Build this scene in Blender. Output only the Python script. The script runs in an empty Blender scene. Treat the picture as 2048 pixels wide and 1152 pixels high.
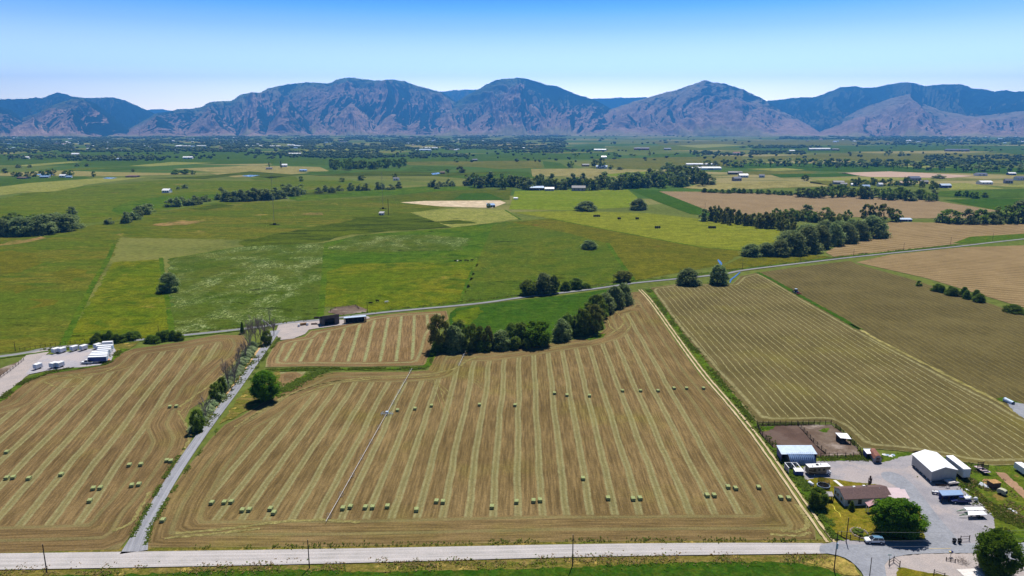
import bpy, bmesh, math, random
import numpy as np
from mathutils import Vector, Matrix
from mathutils.geometry import delaunay_2d_cdt
R = math.radians
S = bpy.context.scene
COL = S.collection
rng = np.random.default_rng(7)
random.seed(7)

# ---------------------------------------------------------------- camera
CAM_H, F, PITCH = 106.0, 1450.0, R(12.44)
cam = bpy.data.cameras.new('camera'); cam_o = bpy.data.objects.new('camera', cam); COL.objects.link(cam_o)
cam.sensor_width = 36; cam.lens = 36 * F / 2048; cam.clip_end = 60000; cam.clip_start = 0.5
cam_o.location = (0, 0, CAM_H); cam_o.rotation_euler = (R(90) - PITCH, 0, 0)
S.camera = cam_o
# ---------------------------------------------------------------- world, sun, exposure
SUN_EL, SUN_AZ = 60.0, 17.0
w = bpy.data.worlds.new('World'); S.world = w; w.use_nodes = True
wn = w.node_tree
for n_ in list(wn.nodes): wn.nodes.remove(n_)
wo = wn.nodes.new('ShaderNodeOutputWorld'); wb = wn.nodes.new('ShaderNodeBackground'); wb.inputs[1].default_value = 0.10
sk = wn.nodes.new('ShaderNodeTexSky'); sk.sky_type = 'NISHITA'; sk.sun_disc = False
sk.sun_elevation = R(SUN_EL); sk.sun_rotation = R(SUN_AZ); sk.altitude = 1400; sk.air_density = 1.0; sk.dust_density = 1.2; sk.ozone_density = 1.5
wt = wn.nodes.new('ShaderNodeTexCoord'); wx = wn.nodes.new('ShaderNodeSeparateXYZ'); wr = wn.nodes.new('ShaderNodeValToRGB')
wn.links.new(wt.outputs['Generated'], wx.inputs[0]); wn.links.new(wx.outputs['Z'], wr.inputs[0])
cr = wr.color_ramp
SKY_STOPS = [(0.0, (5.2, 4.2, 3.5, 1)), (0.05, (4.0, 3.3, 2.85, 1)), (0.075, (2.6, 2.45, 2.45, 1)), (0.10, (1.9, 1.8, 2.15, 1)), (0.125, (1.05, 1.2, 1.9, 1)), (0.15, (.42, .8, 1.65, 1)), (0.172, (.10, .42, 1.2, 1)), (0.35, (.09, .11, .13, 1))]
cr.elements[0].position, cr.elements[0].color = SKY_STOPS[0]; cr.elements[1].position, cr.elements[1].color = SKY_STOPS[-1]
for p_, c_ in SKY_STOPS[1:-1]:
    e_ = cr.elements.new(p_); e_.color = c_
wm = wn.nodes.new('ShaderNodeMix'); wm.data_type = 'RGBA'; wm.blend_type = 'MULTIPLY'; wm.inputs[0].default_value = 1
wn.links.new(sk.outputs[0], wm.inputs[6]); wn.links.new(wr.outputs[0], wm.inputs[7])
wn.links.new(wm.outputs[2], wb.inputs[0]); wn.links.new(wb.outputs[0], wo.inputs[0])
sun = bpy.data.lights.new('sun', 'SUN'); sun.energy = 5.0; sun.angle = R(0.5); sun.color = (1, 0.95, 0.87)
so = bpy.data.objects.new('sun', sun); COL.objects.link(so)
sdir = Vector((math.sin(R(SUN_AZ)) * math.cos(R(SUN_EL)), math.cos(R(SUN_AZ)) * math.cos(R(SUN_EL)), math.sin(R(SUN_EL))))
so.rotation_euler = sdir.to_track_quat('Z', 'Y').to_euler()
S.view_settings.view_transform = 'Standard'; S.view_settings.look = 'None'
S.view_settings.exposure = 0.58; S.view_settings.gamma = 1; S.view_settings.use_curve_mapping = False
S.render.engine = 'CYCLES'
S.cycles.max_bounces = 5; S.cycles.diffuse_bounces = 2; S.cycles.volume_bounces = 0; S.cycles.transparent_max_bounces = 6

# ---------------------------------------------------------------- photo pixel -> place on the ground
def ray(px, py):
    cx, cy = (px - 1024) / F, (576 - py) / F
    return Vector((cx, math.cos(PITCH) + cy * math.sin(PITCH), -math.sin(PITCH) + cy * math.cos(PITCH)))
def P(px, py, z=0.0):
    d = ray(px, py); t = (z - CAM_H) / d.z
    return Vector((d.x * t, d.y * t, z))
def mpp(px, py):                                    # metres across one photo pixel at that ground point
    d = ray(px, py); return (-CAM_H / d.z) / F
def height(px, py, ptop):                           # height of an upright whose foot is at py and head at ptop
    b = P(px, py); d = ray(px, ptop); return CAM_H + d.z / d.y * b.y
def pdir(a, b):
    d = P(*b) - P(*a); d.z = 0; return d.normalized()
def vpdir(px):
    d = ray(px, 256.0); d.z = 0; return d.normalized()

# ---------------------------------------------------------------- tags and mesh helpers
def tag(o, label=None, cat=None, group=None, kind=None):
    if label: o['label'] = label
    if cat: o['category'] = cat
    if group: o['group'] = group
    if kind: o['kind'] = kind
    return o
def empty(name, loc, rz=0.0):
    o = bpy.data.objects.new(name, None); COL.objects.link(o); o.location = loc; o.rotation_euler = (0, 0, rz); o.empty_display_size = .5
    return o
def link(name, me, parent=None):
    o = bpy.data.objects.new(name, me); COL.objects.link(o)
    if parent is not None: o.parent = parent
    return o
def copy_tree(o, parent=None):
    c = o.copy(); COL.objects.link(c)
    if parent is not None: c.parent = parent
    for ch in list(o.children): copy_tree(ch, c)
    return c
class MB:
    def __init__(s): s.v = []; s.f = []; s.mi = []; s.m = 0
    def add(s, vs, fs):
        b = len(s.v); s.v += [tuple(v) for v in vs]; s.f += [tuple(i + b for i in f) for f in fs]; s.mi += [s.m] * len(fs); return s
    def box(s, x0, y0, z0, x1, y1, z1, M=None):
        vs = [Vector((x, y, z)) for z in (z0, z1) for y in (y0, y1) for x in (x0, x1)]
        if M is not None: vs = [M @ v for v in vs]
        return s.add(vs, [(0, 2, 3, 1), (4, 5, 7, 6), (0, 1, 5, 4), (2, 6, 7, 3), (0, 4, 6, 2), (1, 3, 7, 5)])
    def tube(s, a, b, r0, r1=None, n=8, caps=True):
        a, b = Vector(a), Vector(b); r1 = r0 if r1 is None else r1
        q = (b - a).to_track_quat('Z', 'Y').to_matrix()
        vs = [a + q @ Vector((r0 * math.cos(2 * math.pi * i / n), r0 * math.sin(2 * math.pi * i / n), 0)) for i in range(n)]
        vs += [b + q @ Vector((r1 * math.cos(2 * math.pi * i / n), r1 * math.sin(2 * math.pi * i / n), 0)) for i in range(n)]
        fs = [(i, (i + 1) % n, n + (i + 1) % n, n + i) for i in range(n)]
        if caps: fs += [tuple(range(n - 1, -1, -1)), tuple(range(n, 2 * n))]
        return s.add(vs, fs)
    def prism(s, prof, y0, y1, M=None):             # profile (x,z) counter-clockwise seen from -y, pushed along y
        n = len(prof); vs = [Vector((x, y0, z)) for x, z in prof] + [Vector((x, y1, z)) for x, z in prof]
        if M is not None: vs = [M @ v for v in vs]
        return s.add(vs, [tuple(range(n)), tuple(range(2 * n - 1, n - 1, -1))] + [(i, n + i, n + (i + 1) % n, (i + 1) % n) for i in range(n)])
    def ring(s, c, axis, R0, r, n=20, k=6):         # torus
        c = Vector(c); q = Vector(axis).to_track_quat('Z', 'Y').to_matrix(); vs = []; fs = []
        for i in range(n):
            a = 2 * math.pi * i / n
            for j in range(k):
                b = 2 * math.pi * j / k; rr = R0 + r * math.cos(b)
                vs.append(c + q @ Vector((rr * math.cos(a), rr * math.sin(a), r * math.sin(b))))
        for i in range(n):
            for j in range(k):
                fs.append((i * k + j, ((i + 1) % n) * k + j, ((i + 1) % n) * k + (j + 1) % k, i * k + (j + 1) % k))
        return s.add(vs, fs)
    def ball(s, c, rx, ry, rz, n=10, k=6):
        vs = [(c[0], c[1], c[2] - rz)]; fs = []
        for j in range(1, k):
            t = -math.pi / 2 + math.pi * j / k
            for i in range(n):
                a = 2 * math.pi * i / n; vs.append((c[0] + rx * math.cos(t) * math.cos(a), c[1] + ry * math.cos(t) * math.sin(a), c[2] + rz * math.sin(t)))
        vs.append((c[0], c[1], c[2] + rz))
        for i in range(n): fs.append((0, 1 + (i + 1) % n, 1 + i)); fs.append((len(vs) - 1, 1 + (k - 2) * n + i, 1 + (k - 2) * n + (i + 1) % n))
        for j in range(k - 2):
            for i in range(n): fs.append((1 + j * n + i, 1 + j * n + (i + 1) % n, 1 + (j + 1) * n + (i + 1) % n, 1 + (j + 1) * n + i))
        return s.add(vs, fs)
    def mesh(s, name, mats, smooth=False):
        me = bpy.data.meshes.new(name); me.from_pydata(s.v, [], s.f)
        for m in (mats if isinstance(mats, (list, tuple)) else [mats]): me.materials.append(m)
        me.polygons.foreach_set('material_index', s.mi)
        if smooth: me.polygons.foreach_set('use_smooth', [True] * len(s.f))
        me.update(); return me
    def build(s, name, mats, parent=None, smooth=False):
        return link(name, s.mesh(name, mats, smooth), parent)

# ---------------------------------------------------------------- materials
class Mat:
    def __init__(s, name, rough=0.9):
        s.m = bpy.data.materials.new(name); s.m.use_nodes = True; s.t = s.m.node_tree
        s.b = s.t.nodes['Principled BSDF']; s.b.inputs['Roughness'].default_value = rough
        s.b.inputs['Specular IOR Level'].default_value = 0.0 if rough > .7 else .4
        s.pos = s.nd('ShaderNodeNewGeometry').outputs['Position']
    def nd(s, t, **kw):
        n = s.t.nodes.new(t)
        for k, v in kw.items(): setattr(n, k, v)
        return n
    def put(s, sock, v):
        if hasattr(v, 'is_output'): s.t.links.new(v, sock)
        elif isinstance(v, (tuple, list)) and len(v) == 3 and sock.type == 'RGBA': sock.default_value = (*v, 1)
        else: sock.default_value = v
    def mth(s, op, a, b=0.0, c=0.0, clamp=False):
        n = s.nd('ShaderNodeMath', operation=op, use_clamp=clamp)
        for i, v in enumerate((a, b, c)): s.put(n.inputs[i], v)
        return n.outputs[0]
    def noise(s, scale, detail=3, rough=.55, vec=None, dist=0.0):
        n = s.nd('ShaderNodeTexNoise'); s.put(n.inputs['Vector'], s.pos if vec is None else vec)
        n.inputs['Scale'].default_value = scale; n.inputs['Detail'].default_value = detail; n.inputs['Roughness'].default_value = rough; n.inputs['Distortion'].default_value = dist
        return n.outputs[0]
    def vmul(s, v, sc):
        n = s.nd('ShaderNodeVectorMath', operation='MULTIPLY'); s.put(n.inputs[0], v); n.inputs[1].default_value = sc; return n.outputs[0]
    def rng(s, v, a, b, c=0.0, d=1.0, smooth=True):
        n = s.nd('ShaderNodeMapRange', interpolation_type='SMOOTHSTEP' if smooth else 'LINEAR'); s.put(n.inputs[0], v)
        for i, x in enumerate((a, b, c, d)): s.put(n.inputs[i + 1], x)
        return n.outputs[0]
    def mix(s, f, a, b, blend='MIX'):
        n = s.nd('ShaderNodeMix', data_type='RGBA', blend_type=blend); s.put(n.inputs[0], f); s.put(n.inputs[6], a); s.put(n.inputs[7], b); return n.outputs[2]
    def attr(s, name):
        return s.nd('ShaderNodeAttribute', attribute_name=name)
    def sep(s, v):
        n = s.nd('ShaderNodeSeparateXYZ'); s.put(n.inputs[0], v); return n.outputs
    def comb(s, x, y, z=0.0):
        n = s.nd('ShaderNodeCombineXYZ'); s.put(n.inputs[0], x); s.put(n.inputs[1], y); s.put(n.inputs[2], z); return n.outputs[0]
    def gain(s, col, f):                             # multiply colour by a value
        n = s.nd('ShaderNodeVectorMath', operation='SCALE'); s.put(n.inputs[0], col); s.put(n.inputs['Scale'], f); return n.outputs[0]
    def col(s, c): s.put(s.b.inputs['Base Color'], c); return s
    def bump(s, h, strength=.5, dist=.2):
        n = s.nd('ShaderNodeBump'); n.inputs['Strength'].default_value = strength; n.inputs['Distance'].default_value = dist
        s.put(n.inputs['Height'], h); s.t.links.new(n.outputs[0], s.b.inputs['Normal']); return s

def plain(name, c, rough=.8, var=.12, scale=1.2, metal=0.0, spec=None):
    m = Mat(name, rough); f = m.rng(m.noise(scale, 4, .6), .3, .7, 1 - var, 1 + var)
    m.col(m.gain(c, f)); m.b.inputs['Metallic'].default_value = metal
    if spec is not None: m.b.inputs['Specular IOR Level'].default_value = spec
    return m.m

def grass(name, c1, c2, c3, big=.02, mid=.12, fine=1.3, bare=None, thr=.66, white=None, wthr=.6, stretch=(1, 1, 1)):
    m = Mat(name, .95); v = m.vmul(m.pos, stretch)
    c = m.mix(m.rng(m.noise(big, 4, .6, v), .35, .65), c1, c2)
    c = m.mix(m.rng(m.noise(mid, 5, .65, v, .6), .42, .68), c, c3)
    if bare is not None: c = m.mix(m.rng(m.noise(big * 1.7, 5, .65, m.vmul(m.pos, (1, 1.0, 3))), thr, thr + .09), c, bare)
    if white is not None:
        k = m.mth('MULTIPLY', m.rng(m.noise(.028, 4, .6, m.vmul(m.pos, (1.3, .8, 1)), 1.0), .42, .66), m.rng(m.noise(.42, 7, .8, m.vmul(m.pos, (1, .7, 1)), 1.2), wthr - .07, wthr + .14))
        c = m.mix(k, c, white)
    dk = m.mth('MULTIPLY', m.rng(m.noise(mid * 1.3, 5, .7, m.vmul(m.pos, (.6, 1.7, 1)), .8), .55, .68), m.rng(m.noise(big * 1.3, 3, .5), .42, .6))
    c = m.gain(c, m.rng(dk, 0, 1, 1, .45))
    f = m.rng(m.noise(fine, 3, .75), .25, .75, .62, 1.38); g = m.rng(m.noise(fine * .23, 4, .7), .3, .7, .78, 1.22)
    c = m.mix(1.0, c, (.97, 1.03, .68), 'MULTIPLY'); m.col(m.gain(c, m.mth('MULTIPLY', m.mth('MULTIPLY', f, g), .74)))
    return m.m

def hay(name, b1, b2, s1, s2, period, half, head=0.0, hperiod=6.3, wob=.7, lines=True, fine=.35, off=0.0, green=None, broken=.18, soft=.45):
    m = Mat(name, .95); a = m.attr('rc').outputs['Vector']; x, y, e = m.sep(a)[:3]
    wv = m.mth('MULTIPLY', m.mth('SUBTRACT', m.noise(.03, 3, .5), .5), wob * 3)
    if not lines: wv = m.mth('ADD', wv, m.mth('MULTIPLY', m.mth('SUBTRACT', m.noise(.16, 3, .6), .5), wob * 2.2))
    r = m.mth('ADD', m.mth('ADD', x, off), wv)
    d = m.mth('PINGPONG', r, period / 2)
    band = m.rng(d, half + soft, half - soft)
    edge = m.rng(m.mth('ABSOLUTE', m.mth('SUBTRACT', d, half)), .55, .1)
    if head:
        ew = m.mth('ADD', e, m.mth('MULTIPLY', wv, .6)); d2 = m.mth('PINGPONG', m.mth('ADD', ew, .4), hperiod / 2)
        band2 = m.rng(d2, 1.1, .35); inh = m.rng(e, head + .6, head - .6)
        band = m.mth('ADD', m.mth('MULTIPLY', band, m.mth('SUBTRACT', 1.0, inh)), m.mth('MULTIPLY', m.mth('MULTIPLY', band2, inh), .7))
        edge = m.mth('MULTIPLY', edge, m.mth('SUBTRACT', 1.0, inh))
        tx = m.mth('ADD', m.mth('MULTIPLY', x, m.mth('SUBTRACT', 1.0, inh)), m.mth('MULTIPLY', e, inh))
        ty = m.mth('ADD', m.mth('MULTIPLY', y, m.mth('SUBTRACT', 1.0, inh)), m.mth('MULTIPLY', m.mth('ADD', x, y), m.mth('MULTIPLY', inh, .7)))
    else: tx, ty = x, y
    rows = m.noise(1.0, 4, .65, m.comb(m.mth('MULTIPLY', tx, 1.25), m.mth('MULTIPLY', ty, .07)))
    c = m.mix(m.rng(m.noise(.03, 4, .6), .35, .65), b1, b2)
    if green is not None: c = m.mix(m.rng(m.noise(.022, 4, .6), .5, .72, 0, .8), c, green)
    c = m.gain(c, m.rng(rows, .3, .7, 1 - fine, 1 + fine))
    tex = m.noise(1.6, 4, .75); brk = m.rng(m.noise(.55, 4, .7), .3, .62, 1 - broken, 1)
    c = m.mix(m.mth('MULTIPLY', m.mth('MULTIPLY', band, .55 if lines else .9), brk), c, m.gain(s1, m.rng(tex, .3, .7, .85, 1.13)))
    if lines: c = m.mix(m.mth('MULTIPLY', m.mth('MULTIPLY', edge, .6), m.rng(m.noise(.4, 4, .75), .35, .62, .45, 1)), c, s2)
    c = m.gain(c, m.rng(m.noise(2.6, 4, .85), .3, .7, .62, 1.12))
    m.col(c); m.bump(m.mth('ADD', m.mth('MULTIPLY', band, .25), m.mth('MULTIPLY', tex, .3)), .5, .25)
    return m.m

def gravel(name, c1, c2, ruts=None, fine=3.0, patch=None):
    m = Mat(name, .95)
    c = m.mix(m.rng(m.noise(.16, 5, .65), .35, .65), c1, c2)
    if patch is not None: c = m.mix(m.rng(m.noise(.06, 5, .65), .5, .62, 0, .8), c, patch)
    if ruts is not None:
        a, l, _ = m.sep(m.attr('rc').outputs['Vector'])[:3]
        k = m.noise(1.0, 3, .6, m.comb(m.mth('MULTIPLY', a, 1.3), m.mth('MULTIPLY', l, .012)))
        c = m.mix(m.rng(k, .42, .62, 0, .75), c, ruts)
    c = m.gain(c, m.rng(m.noise(fine, 4, .8), .25, .75, .8, 1.2)); m.col(c); m.bump(m.noise(fine * 1.5, 4, .7), .3, .05)
    return m.m

# ---------------------------------------------------------------- ground sheets
def poly_dist(p, poly):
    a = poly; b = np.roll(poly, -1, 0); d = np.full(len(p), 1e9)
    for i in range(len(a)):
        ab = b[i] - a[i]; L = max(ab @ ab, 1e-9); t = np.clip(((p - a[i]) @ ab) / L, 0, 1)
        d = np.minimum(d, np.linalg.norm(p - (a[i] + t[:, None] * ab), axis=1))
    return d
def inside(p, poly):
    x, y = p[:, 0], p[:, 1]; r = np.zeros(len(p), bool); j = len(poly) - 1
    for i in range(len(poly)):
        xi, yi = poly[i]; xj, yj = poly[j]
        if yi != yj: r ^= ((yi > y) != (yj > y)) & (x < (xj - xi) * (y - yi) / (yj - yi) + xi)
        j = i
    return r
def chaikin(p, n=1, closed=True):
    for _ in range(n):
        q = []
        m = len(p)
        for i in range(m if closed else m - 1):
            a, b = p[i], p[(i + 1) % m]; q += [a * .75 + b * .25, a * .25 + b * .75]
        p = ([p[0]] if not closed else []) + q + ([p[-1]] if not closed else [])
    return p
def field(name, label, px, mat, z, vp=None, step=None, rag=0.0, rnd=0, world=None):
    pts = [P(*q).xy for q in px] if world is None else [Vector(q) for q in world]
    if rnd: pts = chaikin(pts, rnd)
    poly = np.array([tuple(q) for q in pts]); cen = poly.mean(0)
    if step or rag:
        st = step or rag * 2.5; out = []
        for i in range(len(poly)):
            a, b = poly[i], poly[(i + 1) % len(poly)]; k = max(1, int(np.linalg.norm(b - a) / st))
            out += [a + (b - a) * j / k for j in range(k)]
        poly = np.array(out)
        if rag: poly = poly + rng.uniform(-rag, rag, poly.shape)
    bnd = len(poly); allp = poly
    if step:
        lo, hi = poly.min(0), poly.max(0); gx, gy = np.meshgrid(np.arange(lo[0], hi[0], step), np.arange(lo[1], hi[1], step * .87))
        gx = gx + (np.arange(gx.shape[0]) % 2)[:, None] * step / 2
        g = np.stack([gx.ravel(), gy.ravel()], 1); g = g[inside(g, poly)]; g = g[poly_dist(g, poly) > step * .55]; allp = np.vstack([poly, g])
    vs, _, fs, *_ = delaunay_2d_cdt([Vector(q - cen) for q in allp], [], [list(range(bnd))], 1, 1e-5)
    co = np.array([tuple(v) for v in vs]) + cen
    me = bpy.data.meshes.new(name); me.from_pydata([(x - cen[0], y - cen[1], 0) for x, y in co], [], [tuple(f) for f in fs])
    d = vpdir(vp) if not isinstance(vp, Vector) and vp is not None else (vp or Vector((0, 1, 0)))
    rc = np.zeros((len(co), 3), np.float32); rc[:, 0] = co[:, 0] * d.y - co[:, 1] * d.x; rc[:, 1] = co[:, 0] * d.x + co[:, 1] * d.y
    rc[:, 2] = poly_dist(co, poly) if step else 500.0
    a = me.attributes.new('rc', 'FLOAT_VECTOR', 'POINT'); a.data.foreach_set('vector', rc.ravel())
    me.materials.append(mat); me.update()
    if len(me.polygons) and me.polygons[0].normal.z < 0: me.flip_normals()
    o = link(name, me); o.location = (cen[0], cen[1], z)
    return tag(o, label, None, None, 'structure')
def strip(name, label, px, width, mat, z, kind='structure', sub=3, world=None, rag=0.0, n_across=1):
    pts = [P(*q).xy for q in px] if world is None else [Vector(q) for q in world]
    wd = list(width) if isinstance(width, (list, tuple)) else [width] * len(pts)
    for _ in range(sub):
        q = [pts[0]]; qw = [wd[0]]
        for i in range(len(pts) - 1):
            q += [pts[i] * .75 + pts[i + 1] * .25, pts[i] * .25 + pts[i + 1] * .75]; qw += [wd[i] * .75 + wd[i + 1] * .25, wd[i] * .25 + wd[i + 1] * .75]
        pts = q + [pts[-1]]; wd = qw + [wd[-1]]
    if rag:
        o2 = [pts[0]]; w2 = [wd[0]]
        for i in range(len(pts) - 1):
            k = max(1, int((pts[i + 1] - pts[i]).length / 2.0))
            for j in range(1, k + 1): o2.append(pts[i].lerp(pts[i + 1], j / k)); w2.append(wd[i] + (wd[i + 1] - wd[i]) * j / k)
        pts, wd = o2, w2
    vs, fs, rc, s = [], [], [], 0.0; c0 = pts[len(pts) // 2]
    for i, p in enumerate(pts):
        d = (pts[min(i + 1, len(pts) - 1)] - pts[max(i - 1, 0)]).normalized(); nn = Vector((-d.y, d.x))
        if i: s += (p - pts[i - 1]).length
        for k in (-1, 1):
            hw = wd[i] / 2 * k + (random.uniform(-rag, rag) if rag else 0); q = p + nn * hw - c0
            vs.append((q.x, q.y, 0)); rc.append((hw, s, 0))
    for i in range(len(pts) - 1): fs.append((2 * i + 1, 2 * i, 2 * i + 2, 2 * i + 3))
    me = bpy.data.meshes.new(name); me.from_pydata(vs, [], fs); me.materials.append(mat)
    a = me.attributes.new('rc', 'FLOAT_VECTOR', 'POINT'); a.data.foreach_set('vector', np.array(rc, np.float32).ravel()); me.update()
    o = link(name, me); o.location = (c0.x, c0.y, z)
    return tag(o, label, None, None, kind)
# ================================================================ GROUND AND FIELDS
BR1, BR2 = (.180, .127, .056), (.137, .096, .040)
ST1, ST2 = (.205, .20, .085), (.29, .285, .14)
G_MAIN = hay('mown_hay_main', BR1, BR2, ST1, ST2, 6.95, .82, 13.2, green=(.15, .125, .035), off=1.2)
G_LEFT = hay('mown_hay_west', (.172, .119, .054), (.134, .091, .040), ST1, ST2, 7.6, .95, 13.0, green=(.15, .125, .035), off=2.0)
G_SMALL = hay('mown_hay_small', (.20, .135, .065), (.165, .108, .048), (.27, .30, .14), (.3, .3, .12), 7.4, .75, 7.0, 5.2, wob=.35, lines=False, broken=.75)
G_WIND = hay('raked_hay', (.130, .106, .042), (.098, .08, .030), (.34, .32, .16), ST2, 3.4, .2, 5.0, 4.0, wob=.6, lines=False, fine=.16, broken=.8, soft=.2, green=(.15, .13, .035))
G_WIND2 = hay('raked_hay_faint', (.118, .096, .037), (.09, .073, .028), (.19, .165, .065), ST2, 3.2, .2, 0, wob=.8, lines=False, fine=.2, broken=.95, soft=.5)
G_TAN = hay('cut_field_tan', (.225, .158, .077), (.18, .125, .058), (.34, .26, .14), ST2, 7.6, .8, 0, wob=.3, lines=False, fine=.22, broken=.5, soft=1.0)
G_TAN2 = hay('cut_field_far', (.20, .140, .074), (.165, .114, .058), (.42, .32, .19), ST2, 11.5, 1.6, 0, wob=.25, lines=False, fine=.2, broken=.4, soft=1.4)
DRY = (.42, .29, .12)
GR_BASE = grass('valley_grass', (.085, .105, .022), (.13, .13, .035), (.06, .085, .018), .004, .03, .25, bare=(.24, .18, .09), thr=.62)
GR_Y = grass('pasture_yellow', (.108, .142, .010), (.155, .152, .014), (.062, .10, .008), .014, .06, .8, bare=(.27, .2, .06), thr=.63)
GR_G = grass('pasture_green', (.070, .125, .012), (.105, .145, .015), (.045, .092, .009), .012, .05, .7, bare=(.16, .15, .04), thr=.64)
GR_D = grass('pasture_olive', (.085, .108, .014), (.11, .115, .018), (.06, .088, .012), .01, .05, .7, bare=(.18, .12, .04), thr=.62)
GR_R = grass('pasture_russet', (.125, .115, .015), (.14, .13, .018), (.095, .1, .013), .01, .05, .7, bare=(.15, .075, .03), thr=.6)
GR_W = grass('pasture_blossom', (.072, .108, .016), (.098, .115, .024), (.055, .088, .013), .012, .05, .9, white=(.46, .50, .36), wthr=.535)
GR_W2 = grass('pasture_blossom_faint', (.082, .115, .015), (.11, .125, .018), (.062, .098, .012), .012, .05, .9, white=(.36, .42, .22), wthr=.61)
GR_FAR = grass('far_meadow', (.105, .13, .015), (.085, .125, .013), (.13, .14, .022), .006, .02, .4, bare=(.2, .16, .06), thr=.62, stretch=(.5, 1.4, 1))
GR_BARE = grass('meadow_bare', (.095, .125, .016), (.145, .132, .024), (.07, .105, .013), .01, .05, .6, bare=(.30, .215, .09), thr=.62, stretch=(.45, 1.6, 1))
GR_DK = grass('marsh_dark', (.062, .085, .011), (.10, .125, .015), (.036, .052, .008), .012, .045, .6, stretch=(.35, 1.5, 1))
GR_CROP = grass('green_crop', (.036, .085, .010), (.046, .097, .012), (.06, .108, .015), .02, .1, 1.0)
GR_CROP2 = grass('green_crop_near', (.028, .075, .008), (.038, .088, .010), (.07, .10, .015), .05, .35, 1.6)
GR_LIME = grass('lime_crop', (.165, .21, .02), (.135, .18, .017), (.195, .215, .038), .012, .05, .6, stretch=(.4, 1.4, 1))
GR_LAWN = grass('house_lawn', (.165, .14, .018), (.235, .175, .035), (.12, .125, .012), .07, .3, 2.5, bare=(.32, .21, .07), thr=.6)
GR_WEED = grass('weeds', (.075, .13, .016), (.11, .15, .02), (.045, .085, .012), .1, .4, 2.0, bare=(.2, .16, .05), thr=.62)
GR_JUNK = grass('rough_grass', (.085, .135, .018), (.13, .145, .025), (.055, .095, .012), .05, .3, 2.0, bare=(.25, .17, .07), thr=.56)
GR_VERGE = grass('dry_verge', (.16, .13, .04), (.1, .12, .02), (.24, .17, .08), .15, .6, 2.0, bare=DRY, thr=.58, stretch=(.3, 1, 1))
GR_DRY = grass('dry_grass', (.42, .29, .12), (.33, .24, .1), (.2, .17, .05), .1, .5, 2.0)
GR_BAREP = grass('bare_patch', (.34, .20, .13), (.2, .15, .07), (.11, .12, .02), .03, .09, .8)
GR_PALE = grass('pale_stubble', (.24, .235, .085), (.205, .21, .065), (.28, .265, .11), .012, .06, .6)
GR_PALE2 = grass('pale_tan_stubble', (.27, .225, .12), (.24, .2, .095), (.32, .265, .155), .004, .02, .3)
GR_FG = grass('far_green', (.06, .105, .016), (.075, .12, .018), (.05, .09, .014), .004, .02, .3)
GR_FO = grass('far_olive', (.13, .13, .03), (.16, .145, .04), (.1, .11, .025), .004, .02, .3)
GV_ROAD = gravel('gravel_road', (.36, .335, .33), (.30, .285, .28), ruts=(.43, .405, .40))
GV_LANE = gravel('lane_gravel', (.225, .23, .255), (.19, .195, .22), ruts=(.285, .29, .32))
GV_LANE2 = gravel('back_lane', (.19, .195, .205), (.15, .155, .165), ruts=(.26, .26, .27))
GV_YARD = gravel('yard_gravel', (.275, .262, .28), (.225, .218, .24), patch=(.33, .29, .285))
GV_PALE = gravel('pale_gravel', (.35, .305, .29), (.30, .27, .265))
GV_LOT = gravel('lot_gravel', (.33, .315, .34), (.28, .27, .30), patch=(.37, .33, .33))
ASPH = gravel('asphalt', (.24, .25, .28), (.205, .215, .245), fine=1.5)
DIRT = gravel('corral_dirt', (.095, .062, .05), (.075, .05, .04), patch=(.12, .085, .07))
DIRT2 = gravel('corral_dung', (.10, .07, .052), (.15, .115, .09), patch=(.30, .25, .22))
TRACK = gravel('track_ruts', (.46, .37, .23), (.38, .30, .18))
ORANGE = gravel('lane_edge_sand', (.55, .34, .17), (.42, .28, .13), patch=(.3, .22, .1))
WATER = Mat('ditch_water', .15).col((.05, .10, .20)).m; WATER.node_tree.nodes['Principled BSDF'].inputs['Specular IOR Level'].default_value = .5

# the valley floor, one sheet to the horizon; far parcels vary as cropped land does
m = Mat('valley_floor', .95)
vc = m.nd('ShaderNodeTexVoronoi'); m.put(vc.inputs['Vector'], m.vmul(m.pos, (.8, 1.3, 0))); vc.inputs['Scale'].default_value = .0026
vv = m.sep(vc.outputs['Color'])
c = m.mix(m.rng(vv[0], .1, .9, smooth=False), (.085, .115, .022), (.13, .135, .035)); c = m.mix(m.rng(vv[1], .72, .8), c, (.22, .19, .08)); c = m.mix(m.rng(vv[2], .7, .76), c, (.05, .095, .016))
c = m.mix(m.rng(m.noise(.012, 5, .65, m.vmul(m.pos, (.5, 1, 1))), .45, .7), c, (.075, .095, .02))
m.col(m.gain(c, m.rng(m.noise(.2, 4, .7), .25, .75, .75, 1.25))); G_FLOOR = m.m
NR = 96; rad = [0, 300, 800, 2000, 5000, 12000, 20000, 25500]
vs = [(0, 0, 0)] + [(r * math.cos(2 * math.pi * i / NR), r * math.sin(2 * math.pi * i / NR), 0) for r in rad[1:] for i in range(NR)]
fs = [(0, 1 + i, 1 + (i + 1) % NR) for i in range(NR)] + [(1 + k * NR + i, 1 + (k + 1) * NR + i, 1 + (k + 1) * NR + (i + 1) % NR, 1 + k * NR + (i + 1) % NR) for k in range(len(rad) - 2) for i in range(NR)]
me = bpy.data.meshes.new('valley_ground'); me.from_pydata(vs, [], fs); me.materials.append(G_FLOOR)
tag(link('valley_ground', me), 'flat green and tan farmland valley floor', None, None, 'structure')

def Fd(label, mat, px, z, **k): return field(k.pop('name', 'field'), label, px, mat, z, **k)
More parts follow.
